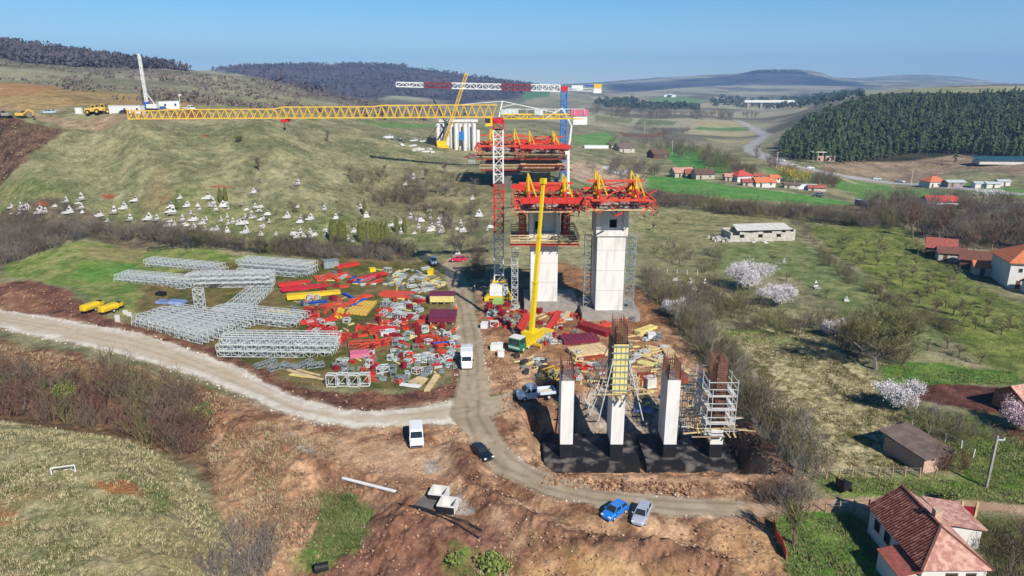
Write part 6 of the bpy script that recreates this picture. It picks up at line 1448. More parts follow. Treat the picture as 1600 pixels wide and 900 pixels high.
# single trees one can point at
def single(px, py, proto, s, label, cat='tree', rz=0.6):
    proto.location = GH(px, py); proto.scale = (s,) * 3; proto.rotation_euler = (0, 0, rz); proto['label'] = label; proto['category'] = cat; return proto
single(1368, 578, tree_proto(501, 13, trunk=.30, tf=.22, L1=7.2, maxl=5, up=.16, fan=.66, kids=(5, 6), tw=.022, mats=('twig_grey', 'twig_olive')), 1.0, 'big spreading bare tree with pale trunk on the right-hand slope')
single(1425, 372, tree_proto(502, 12, trunk=.34, maxl=4, up=.35, fan=.5, mats=('bark', 'twig_red')), 1.0, 'tall reddish bare tree standing out of the right thicket')
single(1240, 850, tree_proto(503, 6.5, trunk=.34, maxl=4, up=.3, fan=.5, mats=('bark', 'twig_olive')), 1.0, 'bare yellowish tree on the bright grass beside the farmhouse')
single(405, 268, tree_proto(504, 7, trunk=.3, maxl=4, mats=('bark', 'twig')), .9, 'lone dark bare tree on the open hillside above the cemetery')
single(512, 222, tree_proto(508, 6, trunk=.3, maxl=4, mats=('bark', 'twig')), 1.0, 'lone bare tree high on the hillside below the jib')
single(375, 222, shrub_proto(509, 2.0, 1.6, 8, 'twig', leaves='thuja', name='green_bush'), 1.2, 'small dark green bush high on the hillside below the jib', 'bush')
BL = [(1163, 456, 11.0, 'largest white blossoming tree, left of its smaller neighbour', 'blossom', 601), (1216, 480, 7.2, 'white blossoming tree right of the largest one', 'blossom', 602), (1303, 526, 5.0, 'small white blossoming tree among dark bushes by the big bare tree', 'blossom', 603),
      (1401, 642, 6.4, 'round white blossoming tree at the corner of the plowed bed', 'blossom', 604), (1592, 670, 6.4, 'pinkish blossoming tree at the right edge beside the garden house', 'blossom_pink', 605), (1050, 494, 5.2, 'pale blossoming shrub at the top corner of the excavation', 'blossom', 606)]
for px, py, h, lb, m, sd in BL: single(px, py, tree_proto(sd, h, trunk=.26, tf=.16, L1=h * .5, maxl=4, up=.12, fan=.68, kids=(5, 6), mats=('bark', 'twig_grey'), name='blossom_tree', bloom=m, bsize=.055 + .0045 * h, bn=12), 1.0, 'white' and lb)
single(102, 640, tree_proto(610, 6.0, trunk=.3, maxl=4, up=.2, fan=.6, mats=('bark', 'twig_olive'), name='budding_tree', bloom='young_leaf', bsize=.13, bn=3), .95, 'round fresh green budding tree in the thicket under the haul road')
single(316, 655, shrub_proto(611, 1.6, 1.6, 9, 'twig_olive', leaves='young_leaf', name='green_bush'), 1.0, 'small green bush on the brown bank under the haul road', 'bush')
single(1228, 283, shrub_proto(612, 4.0, 5, 12, 'twig_olive', leaves='forsythia', name='yellow_bush'), 1.7, 'yellow flowering bush among the valley houses', 'bush')
single(1248, 287, shrub_proto(613, 4.0, 5, 12, 'twig_olive', leaves='forsythia', name='yellow_bush'), 1.5, 'second yellow flowering bush, nearer the grey polytunnel', 'bush')
single(1042, 462, shrub_proto(614, 2.2, 3, 12, 'twig_olive', leaves='forsythia', name='yellow_bush'), 1.0, 'yellow flowering bush left of the small white monuments', 'bush')
single(1482, 790, shrub_proto(615, 2.4, 1.2, 12, 'twig_olive', leaves='young_leaf', name='green_bush'), .8, 'clipped green bush behind the red roofed farmhouse', 'bush')
for k, (px, py, h) in enumerate(((712, 880, .9), (770, 886, 1.2), (785, 893, 1.0))):
    single(px, py, shrub_proto(620 + k, 1.0, 1.2, 12, 'twig_olive', leaves='young_leaf', name='green_bush'), h, ('leftmost small green weed clump on the bottom earth bank', 'middle green weed clump on the bottom earth bank', 'rightmost green weed clump on the bottom earth bank')[k], 'bush')
# columnar evergreens of the cemetery
def leaf_cone(mb, q, h, r, n, s, base=0.15, point=1.6):
    for k in range(n):
        t = q.random() ** .9; z = base + t * (h - base); R = r * (min(1, (t + .12) * 4) * (1 - t ** 3.2) ** .6 + .05); az = q.uniform(0, 6.283); rr = R * q.uniform(.72, 1.05)
        c = Vector((math.cos(az) * rr, math.sin(az) * rr, z)); n_ = Vector((math.cos(az), math.sin(az), q.uniform(-.2, .7))).normalized(); a = n_.orthogonal().normalized(); b = n_.cross(a)
        mb.add([c + b * s * point + a * 0, c - b * s * .6 + a * s * .7, c - b * s * .6 - a * s * .7], [(0, 1, 2)])
def thuja_proto(seed):
    q = random.Random(seed); T = thing('columnar_evergreen', 'evergreen', 'evergreen'); mb = MB(); leaf_cone(mb, q, 6.4, .85, 1500, .2); mb.tube((0, 0, .2), (0, 0, 5.6), .62, .3, n=8); mb.build('foliage', M['thuja'], T)
    mb = MB(); mb.tube((0, 0, -.2), (0, 0, .5), .14, n=6); mb.build('trunk', M['bark'], T); T.location = (0, 0, -500); return T
TH = [thuja_proto(i) for i in range(3)]
for k, (x, y, s) in enumerate(((478, 512, 1), (498, 512, .98), (532, 512, .98), (552, 510, .95), (655, 515, 1), (678, 516, 1), (700, 520, 1), (722, 522, .98), (745, 524, 1), (768, 524, .98), (792, 526, 1), (818, 528, 1), (880, 455, .75), (930, 455, .75), (680, 345, .75))):
    px, py = 400 + x / 4, 250 + y / 4; o = plant(TH[k % 3], GH(px, py), s * 1.02, 'x', 'evergreen', 'columnar evergreens in the cemetery', sz=1); reg(o, 'olive green columnar evergreen', 'evergreen', px, py, 'in the cemetery hedge group' if k < 12 else 'among the right-hand monuments', 'columnar evergreens in the cemetery')
for k, (px, py, s) in enumerate(((277, 328, .55), (345, 317, .8), (353, 317, .8))):
    o = plant(TH[k], GH(px, py), s, 'x', 'evergreen', 'columnar evergreens in the cemetery', sz=1); reg(o, 'small dark evergreen', 'evergreen', px, py, 'between the crowded left monuments', 'columnar evergreens in the cemetery')
# ------------------------------------------------------------------ pine wood on the right: its front trees one by one, the mass as one
def pine_mesh(mb, q, P, h, w, ex=.7, fol=0):
    # layered tufts of needles round a bare stem
    mb.mat(1); twig(mb, P, P + Vector((0, 0, h * .8)), .16, .06, 3); mb.mat(fol)
    n = 46
    for k in range(n):
        t = k / n; z = h * (.22 + .76 * t); R = w * (1 - t) ** ex * (1.0 if t > .12 else .7) * q.uniform(.55, 1.1); az = q.uniform(0, 6.283)
        c = P + Vector((math.cos(az) * R * .55, math.sin(az) * R * .55, z)); tip = P + Vector((math.cos(az) * (R + .5), math.sin(az) * (R + .5), z - q.uniform(.1, .7))); s = q.uniform(.5, .9) * w * .4
        sd = Vector((-math.sin(az), math.cos(az), 0)) * s
        mb.add([c + Vector((0, 0, s * .8)), c + sd - Vector((0, 0, .2)), tip, c - sd - Vector((0, 0, .2))], [(0, 1, 2), (0, 2, 3), (1, 3, 2)])
q = random.Random(77)
def pine_proto(seed):
    T = thing('pine_tree', 'pine', 'tree'); mb = MB(); qq = random.Random(seed)
    pine_mesh(mb, qq, Vector((0, 0, 0)), 11, 2.4)
    mb.build('crown', [M['pine_light'], M['bark']], T); m2 = MB(); m2.tube((0, 0, -.3), (0, 0, 6), .18, .1, n=5); m2.build('trunk', M['bark'], T); T.location = (0, 0, -500); return T
PP = [pine_proto(s) for s in (1, 2, 3)]
edge_px = [(1218,238),(1226,247),(1236,250),(1248,252),(1260,254),(1272,255),(1300,257),(1312,257),(1326,257),(1340,256),(1352,255),(1364,253),(1376,251),(1388,248),(1400,245),(1412,243),(1424,241),(1436,240),(1448,240),(1460,239),(1472,239),(1484,240),(1496,240),(1508,242),(1520,243),(1532,244),(1544,246),(1556,247),(1568,248),(1580,249),(1592,250)]
for k, (px, py) in enumerate(edge_px): plant(PP[k % 3], GH(px, py), q.uniform(.8, 1.15), 'dark pine at the lower front edge of the pine wood', 'tree', 'pines at the front edge of the wood')
plant(PP[0], GH(1492, 258), 1.0, 'lone dark pine standing apart in front of the pine wood', 'tree', 'lone pine')
wood = [tuple(GH(*p)[:2]) for p in [(1216,236),(1240,212),(1262,198),(1300,184),(1330,172),(1370,162),(1450,160),(1520,160),(1720,160),(1720,252),(1600,249),(1540,244),(1480,238),(1420,240),(1370,250),(1320,255),(1235,248)]]
wx = [p[0] for p in wood]; wy = [p[1] for p in wood]
cand = np.c_[npr.uniform(min(wx), max(wx), 9000), npr.uniform(min(wy), max(wy), 9000)]
cand = cand[poly_sdf(cand[:, 0], cand[:, 1], wood) > 0][:3600]; hz = H(cand[:, 0], cand[:, 1])
mbs = [MB(), MB()]
for i, (x, y) in enumerate(cand):
    sc = q.uniform(.6, 1.15); pine_mesh(mbs[0], q, Vector((x, y, hz[i])), 10.5 * sc * q.uniform(.85, 1.2), 2.7 * sc * q.uniform(.8, 1.3), q.choice((.4, .6, .9)), q.choice((0, 0, 0, 2)))
o = mbs[0].build('pine_wood', [M['pine'], M['bark'], M['pine_light']]); o['kind'] = 'stuff'; o['label'] = 'dense dark pine wood covering the right hillside'; o['category'] = 'wood'
# second wood further left behind, and leafless woods on the ridges: loose twiggy clumps
mt('far_twig', (92, 84, 92), rough=1.0, scale=0.01, var=0.3)
mt('far_twig_brown', (126, 114, 104), rough=1.0, scale=0.02, var=0.3)
M['far_pine'] = material('far_pine', (0.03, 0.045, 0.028, 1), rough=1.0, scale=0.02, col2=(0.06, 0.075, 0.05, 1))
def mass(name, label, polys, n, h, w, mat, seed, tri=12, patch=None):
    q = random.Random(seed); r = np.random.RandomState(seed); mb = MB(); total = 0
    for poly in polys:
        P = [tuple(GH(*p)[:2]) for p in poly]; xs = [p[0] for p in P]; ys = [p[1] for p in P]
        c = np.c_[r.uniform(min(xs), max(xs), n * 5), r.uniform(min(ys), max(ys), n * 5)]; c = c[poly_sdf(c[:, 0], c[:, 1], P) > 0]
        if patch: c = c[fbm(c[:, 0], c[:, 1], patch, seed, 3) > .52]
        c = c[:n]; z = H(c[:, 0], c[:, 1])
        for i in range(len(c)):
            hh = h * q.uniform(.6, 1.25); ww = w * q.uniform(.7, 1.3)
            for t in range(tri):
                az = q.uniform(0, 6.283); zz = q.uniform(.15, 1.0) * hh; R = ww * math.sqrt(max(0, 1 - (zz / hh * 1.3 - .6) ** 2)) * q.uniform(.5, 1)
                ce = Vector((c[i, 0] + math.cos(az) * R, c[i, 1] + math.sin(az) * R, z[i] + zz)); nn = Vector((math.cos(az) + q.uniform(-.5, .5), math.sin(az) + q.uniform(-.5, .5), q.uniform(.1, .9))).normalized(); a = nn.orthogonal().normalized(); b = nn.cross(a); s = ww * q.uniform(.3, .6)
                mb.add([ce + b * s, ce + a * s - b * s * .5, ce - a * s - b * s * .5], [(0, 1, 2)])
    o = mb.build(name, M[mat]); o['kind'] = 'stuff'; o['label'] = label; o['category'] = 'wood'; return o
mass('leafless_wood', 'purplish leafless wood along the far left ridge', [[(-200,48),(0,72),(130,88),(215,102),(300,111),(210,109),(120,105),(0,93),(-200,82)]], 3600, 9, 3.6, 'far_twig', 5, 7)
mass('leafless_wood', 'dark purplish leafless wood over the long middle hill', [[(325,112),(400,102),(520,106),(575,100),(640,107),(740,120),(845,130),(830,150),(760,160),(700,158),(620,150),(560,156),(500,150),(440,132),(380,118)]], 9000, 9, 6, 'far_twig', 6, 5)
mass('scrub', 'scattered dark scrub over the pale slopes behind the drilling rig', [[(-200,92),(0,96),(120,108),(260,112),(380,125),(480,140),(600,158),(600,172),(480,172),(330,172),(200,158),(100,140),(0,125),(-200,110)]], 1500, 2.4, 2.0, 'far_twig_brown', 7, 8, patch=60)
mass('far_wood', 'dark tree line along the flat top of the far mesa hill', [[(1172,116),(1182,114.5),(1252,115),(1262,117)]], 170, 13, 12, 'far_pine', 12, 8)
mass('scrub', 'light scrub on the slopes left of the far columns', [[(440,150),(600,160),(740,178),(700,190),(560,184),(440,178)]], 160, 2.6, 2.4, 'far_twig_brown', 8, 10, patch=50)
mass('far_wood', 'dark conifer wood strip above the valley fields', [[(1100,160),(1130,152),(1180,158),(1260,152),(1350,141),(1345,152),(1260,168),(1190,170),(1120,168)]], 420, 10, 6, 'far_pine', 9, 10)
mass('far_wood', 'bluish tree belts on the distant valley floor', [[(930,158),(985,156),(1000,164),(1080,166),(1100,172),(940,170)], [(1190,184),(1240,176),(1300,170),(1240,186)]], 220, 9, 7, 'far_pine', 10, 9, patch=200)
0 and mass('scrub', 'brown scrub on the right valley side above the highway', [[(1260,256),(1350,266),(1440,282),(1520,262),(1440,268),(1340,262)]], 60, 2.2, 2.4, 'far_twig_brown', 11, 12, patch=20)

# ------------------------------------------------------------------ houses, sheds, walls
def house(label, P, rz, w, d, h, rise, wall='plaster', roof='tile_red', hip=False, over=.45, wins=2, name='house', cat='house', chimney=True, door=True):
    T = thing(name, label, cat, P, rz)
    mb = MB(); mb.box((0, 0, h / 2 - .3), (w, d, h + .6))
    if not hip: mb.prism([(-d / 2 + .02, h - .01), (d / 2 - .02, h - .01), (0, h + rise - .1)], -w / 2 + .02, w / 2 - .02); 
    if not hip:                                             # gable prism is built across, turn it
        n = 6; vs = mb.v[-n:]; mb.v[-n:] = [(y, x, z) for x, y, z in vs]
    mb.build('wall', M[wall], T)
    mb = MB(); W2, D2 = w / 2 + over, d / 2 + over; z0 = h - .12; t = .16
    ins = min(D2, W2 * .9) if hip else 0
    rg = [Vector((-W2 + ins, 0, h + rise)), Vector((W2 - ins, 0, h + rise))]; e = [Vector((-W2, -D2, z0)), Vector((W2, -D2, z0)), Vector((W2, D2, z0)), Vector((-W2, D2, z0))]
    dn = Vector((0, 0, -t)); top = e + rg; vs = top + [v + dn for v in top]
    fs = [(0, 1, 5, 4), (2, 3, 4, 5), (1, 2, 5), (3, 0, 4)] if hip else [(0, 1, 5, 4), (2, 3, 4, 5)]
    allf = fs + [tuple(i + 6 for i in f[::-1]) for f in fs]
    for a, b in ((0, 1), (1, 2), (2, 3), (3, 0)) if hip else ((0, 1), (2, 3)): allf.append((b, a, a + 6, b + 6))
    if not hip: allf += [(1, 5, 11, 7), (5, 2, 8, 11), (3, 4, 10, 9), (4, 0, 6, 10)]
    mb.add(vs, allf); r = mb.build('roof', M[roof], T)
    if chimney:
        mb = MB(); mb.box((w * .18, d * .06, h + rise + .1), (.5, .5, 1.5)); mb.build('chimney', M['brick'], r)
    for k in range(wins):
        x = (k + .5) / wins * w - w / 2
        for zz in ([1.5] if h < 4.5 else [1.5, 4.4]):
            if door and k == 0 and zz < 2: continue
            mb = MB(); mb.box((x, -d / 2 - .03, zz), (1.0, .06, 1.15)); f = mb.build('window', M['white'], T)
            mb = MB(); mb.box((x, -d / 2 - .07, zz), (.8, .03, .95)); mb.build('pane', M['glass'], f)
    if door:
        mb = MB(); mb.box((.5 / wins * w - w / 2, -d / 2 - .03, .95), (.95, .06, 1.9)); mb.build('door', M['wood_dark'], T)
    return T
def vhouse(px, py, w, d, h, rise, rz, label, **k): return house(label, GH(px, py), rz, w, d, h, rise, **k)
# the farmhouse at the bottom right, hipped towards the camera
T = thing('farmhouse', 'farmhouse with weathered red tile roof at the bottom right corner', 'house', (40.9, 60.0, 0))
g = min(h1(38, 56), h1(44, 64)); 
mb = MB(); mb.box((0, 0, 1.55 + g / 2), (6.0, 9.7, 3.3 - g)); mb.build('wall', M['plaster'], T)
mt('tile_weathered_sunlit', (186, 132, 118), rough=.9, scale=1.8, col2=C(222, 176, 158), contrast=(.42, .6), bump=.3)  # weathered pink tile; on the farmhouse its paleness paints in the sunlight
M['tile_old_shaded'] = material('tile_old_shaded', C(140, 66, 56), rough=.9, scale=2.2, col2=C(216, 150, 126), contrast=(.5, .58), bump=.3)  # patchy old tile, painted darker for the slope turned from the sun
W2, D0, D1, z0, zr = 3.35, -5.3, 5.2, 3.1, 5.45
e = [Vector((-W2, D0, z0)), Vector((W2, D0, z0)), Vector((W2, D1, z0)), Vector((-W2, D1, z0)), Vector((0, -1.9, zr)), Vector((0, D1, zr))]
def slab(name, pts, mat, parent, t=.14):
    n = (Vector(pts[1]) - Vector(pts[0])).cross(Vector(pts[2]) - Vector(pts[0])).normalized(); n = n if n.z > 0 else -n
    mb = MB(); k = len(pts); p = [Vector(v) for v in pts]; mb.add(p + [v - n * t for v in p], [tuple(range(k)), tuple(range(2 * k - 1, k - 1, -1))] + [(i, k + i, k + (i + 1) % k, (i + 1) % k) for i in range(k)])
    return mb.build(name, mat, parent)
R = slab('roof', [e[0], e[4], e[5], e[3]], M['tile_old_shaded'], T)  # left slope: shade put into the tile colour
slab('roof', [e[1], e[2], e[5], e[4]], M['tile_weathered_sunlit'], T); slab('roof', [e[0], e[1], e[4]], M['tile_weathered_sunlit'], T)  # right and front slopes: sunlight put into the paler tile colour
mb = MB(); mb.prism([(-3.0, 3.1), (3.0, 3.1), (0, 5.2)], 4.7, 4.83); mb.build('gable_wall', M['plaster'], T)
mb = MB(); nr = 30                                       # tile courses run down the darkened left slope
for k in range(nr):
    y = D0 + .5 + k * (D1 - D0 - .6) / nr; s0 = Vector((-W2, y, z0 + .06)); t = 1 if y > -1.9 else (y - D0) / (-1.9 - D0); s1 = Vector((-W2, y, z0 + .06)).lerp(Vector((0, y, zr + .06)), max(.02, t * .97)); mb.bar(s0, s1, .07, .05)
mb.build('tile_rib', M['tile_brown'], R)
mb = MB(); mb.bar((0, -1.9, zr + .04), (0, D1, zr + .04), .24, .16); mb.bar(e[0], e[4], .2, .14); mb.bar(e[1], e[4], .2, .14); mb.build('ridge_tile', M['tile_brown'], R)
mb = MB(); mb.box((.5, -.3, 5.6), (.7, .6, 1.3)); mb.box((.5, -.3, 6.28), (.85, .75, .12)); mb.build('chimney', M['brick_pale'], R)
for x, y, w_, ax in ((-.2, -4.89, 1.1, 0), (1.6, -4.89, .9, 0), (-3.04, 1.2, 1.0, 1), (-3.04, 3.2, 1.0, 1)):
    sz = (w_, .08, 1.2) if ax == 0 else (.08, w_, 1.2)
    mb = MB(); mb.box((x, y, 1.9), sz); f = mb.build('window', M['wood_dark'], T)
    mb = MB(); mb.box((x - (.04 if ax else 0), y - (0 if ax else .04), 1.9), tuple(s - .2 if s > .5 else s for s in sz)); mb.build('pane', M['glass'], f)
mb = MB(); mb.box((-3.04, -.6, 1.1), (.08, 1.0, 2.1)); mb.build('door', M['wood_dark'], T)
slab('porch_roof', [(-5.2, -5.0, 2.2), (-3.0, -5.0, 2.75), (-3.0, -.9, 2.75), (-5.2, -.9, 2.2)], M['tile_red'], T, .1)
mb = MB(); mb.box((-4.1, -3.0, .8), (1.9, 3.8, 2.4)); mb.build('porch_wall', M['plaster'], T)
T = thing('outbuilding', 'small annex with pale pink tiled roof behind the farmhouse', 'outbuilding', (46.2, 64.2, h1(46, 64)))
mb = MB(); mb.box((0, 0, 1.2), (3.6, 4.2, 2.6)); mb.build('wall', M['plaster'], T)
slab('roof', [(-2.0, -2.5, 3.2), (2.1, -2.5, 2.5), (2.1, 2.6, 2.5), (-2.0, 2.6, 3.2)], M['tile_weathered_sunlit'], T)
# brick shed
a = GH(1441, 741); T = thing('brick_shed', 'pale brick shed with flat dark grey roof on the straw slope', 'shed', a, math.radians(22))
mb = MB(); mb.box((2.2, 2.9, 1.0), (4.4, 5.8, 2.6)); mb.build('wall', M['brick_pale'], T)
slab('roof', [(-.5, -.5, 2.25), (4.9, -.5, 2.25), (4.9, 6.6, 3.0), (-.5, 6.6, 3.0)], M['roof_grey'], T, .12)
for x in (1.4, 3.0):
    mb = MB(); mb.box((x, -.02, 1.8), (.5, .1, .45)); mb.build('window', M['opening'], T)
# white two-storey house at the right edge, farm sheds beside it
house('white two storey house with orange roof at the right edge', Vector((124.5, 163.5, h1(124, 163))), math.radians(-14), 13, 11, 6.4, 3.6, roof='tile_orange', hip=True, wins=3, over=.7)
house('low white annex with orange roof in front of the white two storey house', Vector((120.5, 155, h1(120, 155))), math.radians(-14), 5, 4, 2.4, 1.2, roof='tile_orange', wins=1, chimney=False)
vhouse(1468, 398, 7, 6, 2.6, 2.2, -.5, 'old farm shed with patched red and white roof beside the orchard', wall='wood_dark', roof='tile_red', wins=1, name='farm_shed', cat='shed', chimney=False)
vhouse(1484, 406, 6.5, 4.5, 2.4, 1.2, -.35, 'open grey lean-to beside the patched red roofed shed', wall='stone', roof='tile_brown', wins=2, name='farm_shed', cat='shed', chimney=False)
vhouse(1522, 418, 6.5, 5.5, 2.6, 1.9, -.6, 'brown roofed barn behind the white two storey house', wall='wood_dark', roof='tile_brown', wins=1, name='farm_shed', cat='shed', chimney=False)
vhouse(1531, 428, 3.6, 3.2, 2.3, 1.2, -.3, 'small orange roofed hut left of the white two storey house', wall='stone', roof='tile_orange', wins=1, name='farm_shed', cat='shed', chimney=False)
vhouse(1596, 640, 5.5, 5.0, 2.4, 1.8, .3, 'garden house with pinkish roof at the right edge above the plowed bed', wall='brick', roof='tile_weathered_sunlit', wins=1, chimney=False)
mb = MB(); P = GH(1576, 640); mb.box((0, 0, .5), (1.0, .8, 1.0), taper=(.9, .9)); mb.box((0, 0, 1.04), (1.1, .9, .1)); tag(mb.build('water_tank', M['white'], loc=P), 'small white water tank beside the pink blossoming tree', 'tank')
# ruined stone barn
P0, P1 = GH(1140, 378), GH(1240, 376); c = (P0 + P1) / 2; L = (P1 - P0).length
T = thing('ruined_barn', 'long ruined pale stone barn with broken roof behind the blossoming trees', 'ruin', (c.x, c.y, c.z), math.atan2(P1.y - P0.y, P1.x - P0.x))
mb = MB(); q = random.Random(3); n = 14
for k in range(n):
    x = -L / 2 + (k + .5) * L / n; hh = 2.9 * q.uniform(.85, 1.05) if k > 1 else 2.0
    if k % 4 == 2: mb.box((x, 0, .6), (L / n + .01, .6, 1.2)); mb.box((x, 0, 2.6), (L / n + .01, .6, .7))
    else: mb.box((x, 0, hh / 2), (L / n + .01, .6, hh))
mb.box((0, 6.5, 1.5), (L, .6, 3.4)); mb.box((L / 2, 3.2, 1.6), (.6, 6.4, 3.6)); mb.box((-L / 2 + .5, 3.2, 1.4), (.6, 6.4, 2.8)); mb.build('wall', M['stone'], T)
slab('roof', [(-L / 2 + 2.6, 1.2, 3.3), (L / 2 - .3, 1.0, 3.4), (L / 2 - .3, 6.7, 4.3), (-L / 2 + 3.4, 6.7, 4.2)], M['offwhite'], T, .2)
mb = MB()
for k in range(30): mb.box((-L / 2 - q.uniform(-.5, 5), q.uniform(-1, 6), .3 + q.uniform(0, .5)), (q.uniform(.4, 1.1),) * 3, rz=q.uniform(0, 3))
o = mb.build('rubble_heap', M['stone'], loc=c, rz=T.rotation_euler.z); tag(o, 'heap of pale rubble at the broken left end of the ruined barn', 'rubble'); o['kind'] = 'stuff'
# valley village
VH = [(1065,276,13,9,3.2,3,.2,'tile_weathered_sunlit','leftmost pinkish roofed house of the valley village'),(1082,277,9,8,3.0,2.4,-.2,'tile_red','red roofed house second in the valley village row'),(1098,279,12,9,3.4,3,.1,'wood_dark','dark roofed house in the valley village row'),
      (1157,283,11,10,4.0,3,.3,'tile_bright','bright red hipped house in the middle of the village'),(1140,282,7,6,2.8,1.8,0,'tile_weathered_sunlit','pink roofed low house left of the bright red one'),(1170,290,8,6,2.6,1.6,-.1,'tile_red','low dull red house below the bright red one'),
      (1192,291,12,8,3.0,2.6,.1,'tile_orange','orange roofed house right of the village middle'),(1208,284,6,6,2.8,1.8,.2,'tile_orange','small orange roofed house behind the larger orange one'),(1182,280,6,5,2.6,1.5,.3,'tile_red','small red roofed house behind the bright red one'),
      (1236,294,9,5,2.6,.8,-.1,'roof_grey','grey flat roofed shed at the right end of the village'),(1275,298,10,4,2.2,1.4,-.1,'tile_red','low red fence-like farm building at the right end of the village')]
for px, py, w, d, h, r, rz, rf, lb in VH: vhouse(px, py, w * .8, d * .75, h * .8, r * .75, rz, lb, roof=rf, hip=(rf in ('tile_bright',)), wall='plaster' if rf in ('tile_bright', 'tile_orange') else 'stone')
P = GH(1260, 296); T = thing('polytunnel', 'pale grey arched polytunnel at the right end of the village', 'greenhouse', P, -.1); mb = MB()
mb.prism([(2.6 * math.cos(t), 2.6 * math.sin(t)) for t in np.linspace(0, math.pi, 10)], -4.5, 4.5); mb.v = [(y, x, z) for x, y, z in mb.v]; mb.build('cover', M['galv'], T)
vhouse(1457, 291, 10, 8, 3.0, 2.4, .15, 'white house with orange hipped roof beside the highway', roof='tile_orange', hip=True, wins=3)
vhouse(1489, 291, 9, 6, 2.6, .8, 0, 'grey shed right of the orange roofed highway house', roof='galv', wall='concrete_grey', name='farm_shed', cat='shed', chimney=False)
vhouse(1468, 318, 12, 7, 1.6, 1.8, -.15, 'low building with bright coral red roof in the right thicket', roof='tile_bright', name='farm_shed', cat='shed', chimney=False)
for k, (px, py, w, h) in enumerate(((1530, 293, 7, 2.6), (1548, 293, 7, 2.4), (1565, 290, 6, 2.6))): vhouse(px, py, w, 4, h, .6, 0, ('left', 'middle', 'right')[k] + ' small white shed of the three near the right edge', roof='galv', name='farm_shed', cat='shed', chimney=False, wins=1)
for k, px in enumerate((1535, 1546, 1557, 1568)):
    P = GH(px, 306); mb = MB()
    for j in range(4):
        pts = [Vector((2.2 * math.cos(t), j * 2.2, 2.2 * math.sin(t))) for t in np.linspace(0, math.pi, 8)]
        for a, b in zip(pts[:-1], pts[1:]): mb.bar(a, b, .22)
    for z_, x_ in ((2.2, 0), (1.5, 1.6), (1.5, -1.6)): mb.bar((x_, 0, z_), (x_, 6.6, z_), .18)
    tag(mb.build('greenhouse_frame', M['white'], loc=P, rz=-.3), 'white hooped greenhouse frame, %s of four near the right edge' % ('leftmost', 'second from left', 'third from left', 'rightmost')[k], 'greenhouse')
P = GH(1284, 251); T = thing('unfinished_house', 'unfinished brick shell house with flat slab above the highway', 'house', P)
mb = MB(); mb.box((-2.5, 0, 1.5), (4, 7, 3.4)); mb.box((4.0, 0, 1.2), (6, 6, 2.8)); mb.build('wall', M['brick_pale'], T)
mb = MB()
for x in (-7, -4.6): 
    for y in (-3, 3): mb.box((x, y, 2.6), (.4, .4, 5.6))
for x in (-4, -1): mb.box((x, -3, 4.3), (.5, .5, 2.4))
mb.build('pillar', M['concrete_grey'], T)
mb = MB(); mb.box((-3.5, 0, 5.6), (9, 7.4, .4)); mb.box((4.0, 0, 2.85), (6.6, 6.6, .3)); mb.build('floor_slab', M['offwhite'], T)
mb = MB()
for x in (-3.2, 2.6, 5.2): mb.box((x, -3.2 if x > 0 else -3.52, 1.4), (1.2, .5, 1.4))
mb.build('opening', M['opening'], T)
P = GH(1575, 256); T = thing('long_greenhouse', 'long low dark blue-green greenhouse shed before the pine wood', 'greenhouse', P, -.08)
mt('dark_teal', (50, 92, 104), rough=.5, var=.2)
mb = MB(); mb.box((6, 0, 1.2), (50, 8, 2.6)); mb.build('wall', M['offwhite'], T); slab('roof', [(-20, -5, 2.6), (32, -5, 2.6), (32, 5, 4.2), (-20, 5, 4.2)], M['dark_teal'], T, .2)
for px, py, w, lb, rf, wl in ((1028, 247, 12, 'dark brown hay barn on the valley grass', 'wood_dark', 'wood_dark'), (975, 237, 12, 'grey roofed farm barn left of the dark hay barn', 'roof_grey', 'stone'), (957, 232, 6, 'small yellow farm hut left of the grey barn', 'roof_grey', 'panel_yellow')):
    vhouse(px, py, w, 8, 2.8, 3.2 if w > 8 else 1, .4, lb, roof=rf, wall=wl, name='farm_barn', cat='barn', chimney=False)
for k, px in enumerate((918, 927, 936, 945)):
    P = GH(px, 232); mb = MB(); mb.box((0, 0, 1), (4.5, 2.4, 2.0)); mb.box((0, 0, 2.05), (4.7, 2.6, .12)); tag(mb.build('beehive_trailer', M['white'], loc=P, rz=.1), 'white boxy trailer, %s in the row on the valley grass' % ORD[k], 'trailer')
# distant viaduct and farm halls
P = GH(1200, 168); T = thing('distant_viaduct', 'distant pale viaduct deck on short pillars at the valley head', 'bridge', P, .1)
mb = MB(); mb.box((0, 0, 14), (120, 12, 5)); mb.build('deck', M['white'], T)
mb = MB()
for x in (-50, -18, 14, 46): mb.box((x, 0, 5), (5, 8, 14))
mb.build('pillar', M['concrete_grey'], T)
P = GH(1046, 152); T = thing('distant_hall', 'tiny white farm hall on the far green field', 'farm hall', P); mb = MB(); mb.box((0, 0, 4), (40, 14, 8)); mb.prism([(-8, 8), (8, 8), (0, 12)], -20, 20); mb.build('wall', M['white'], T)

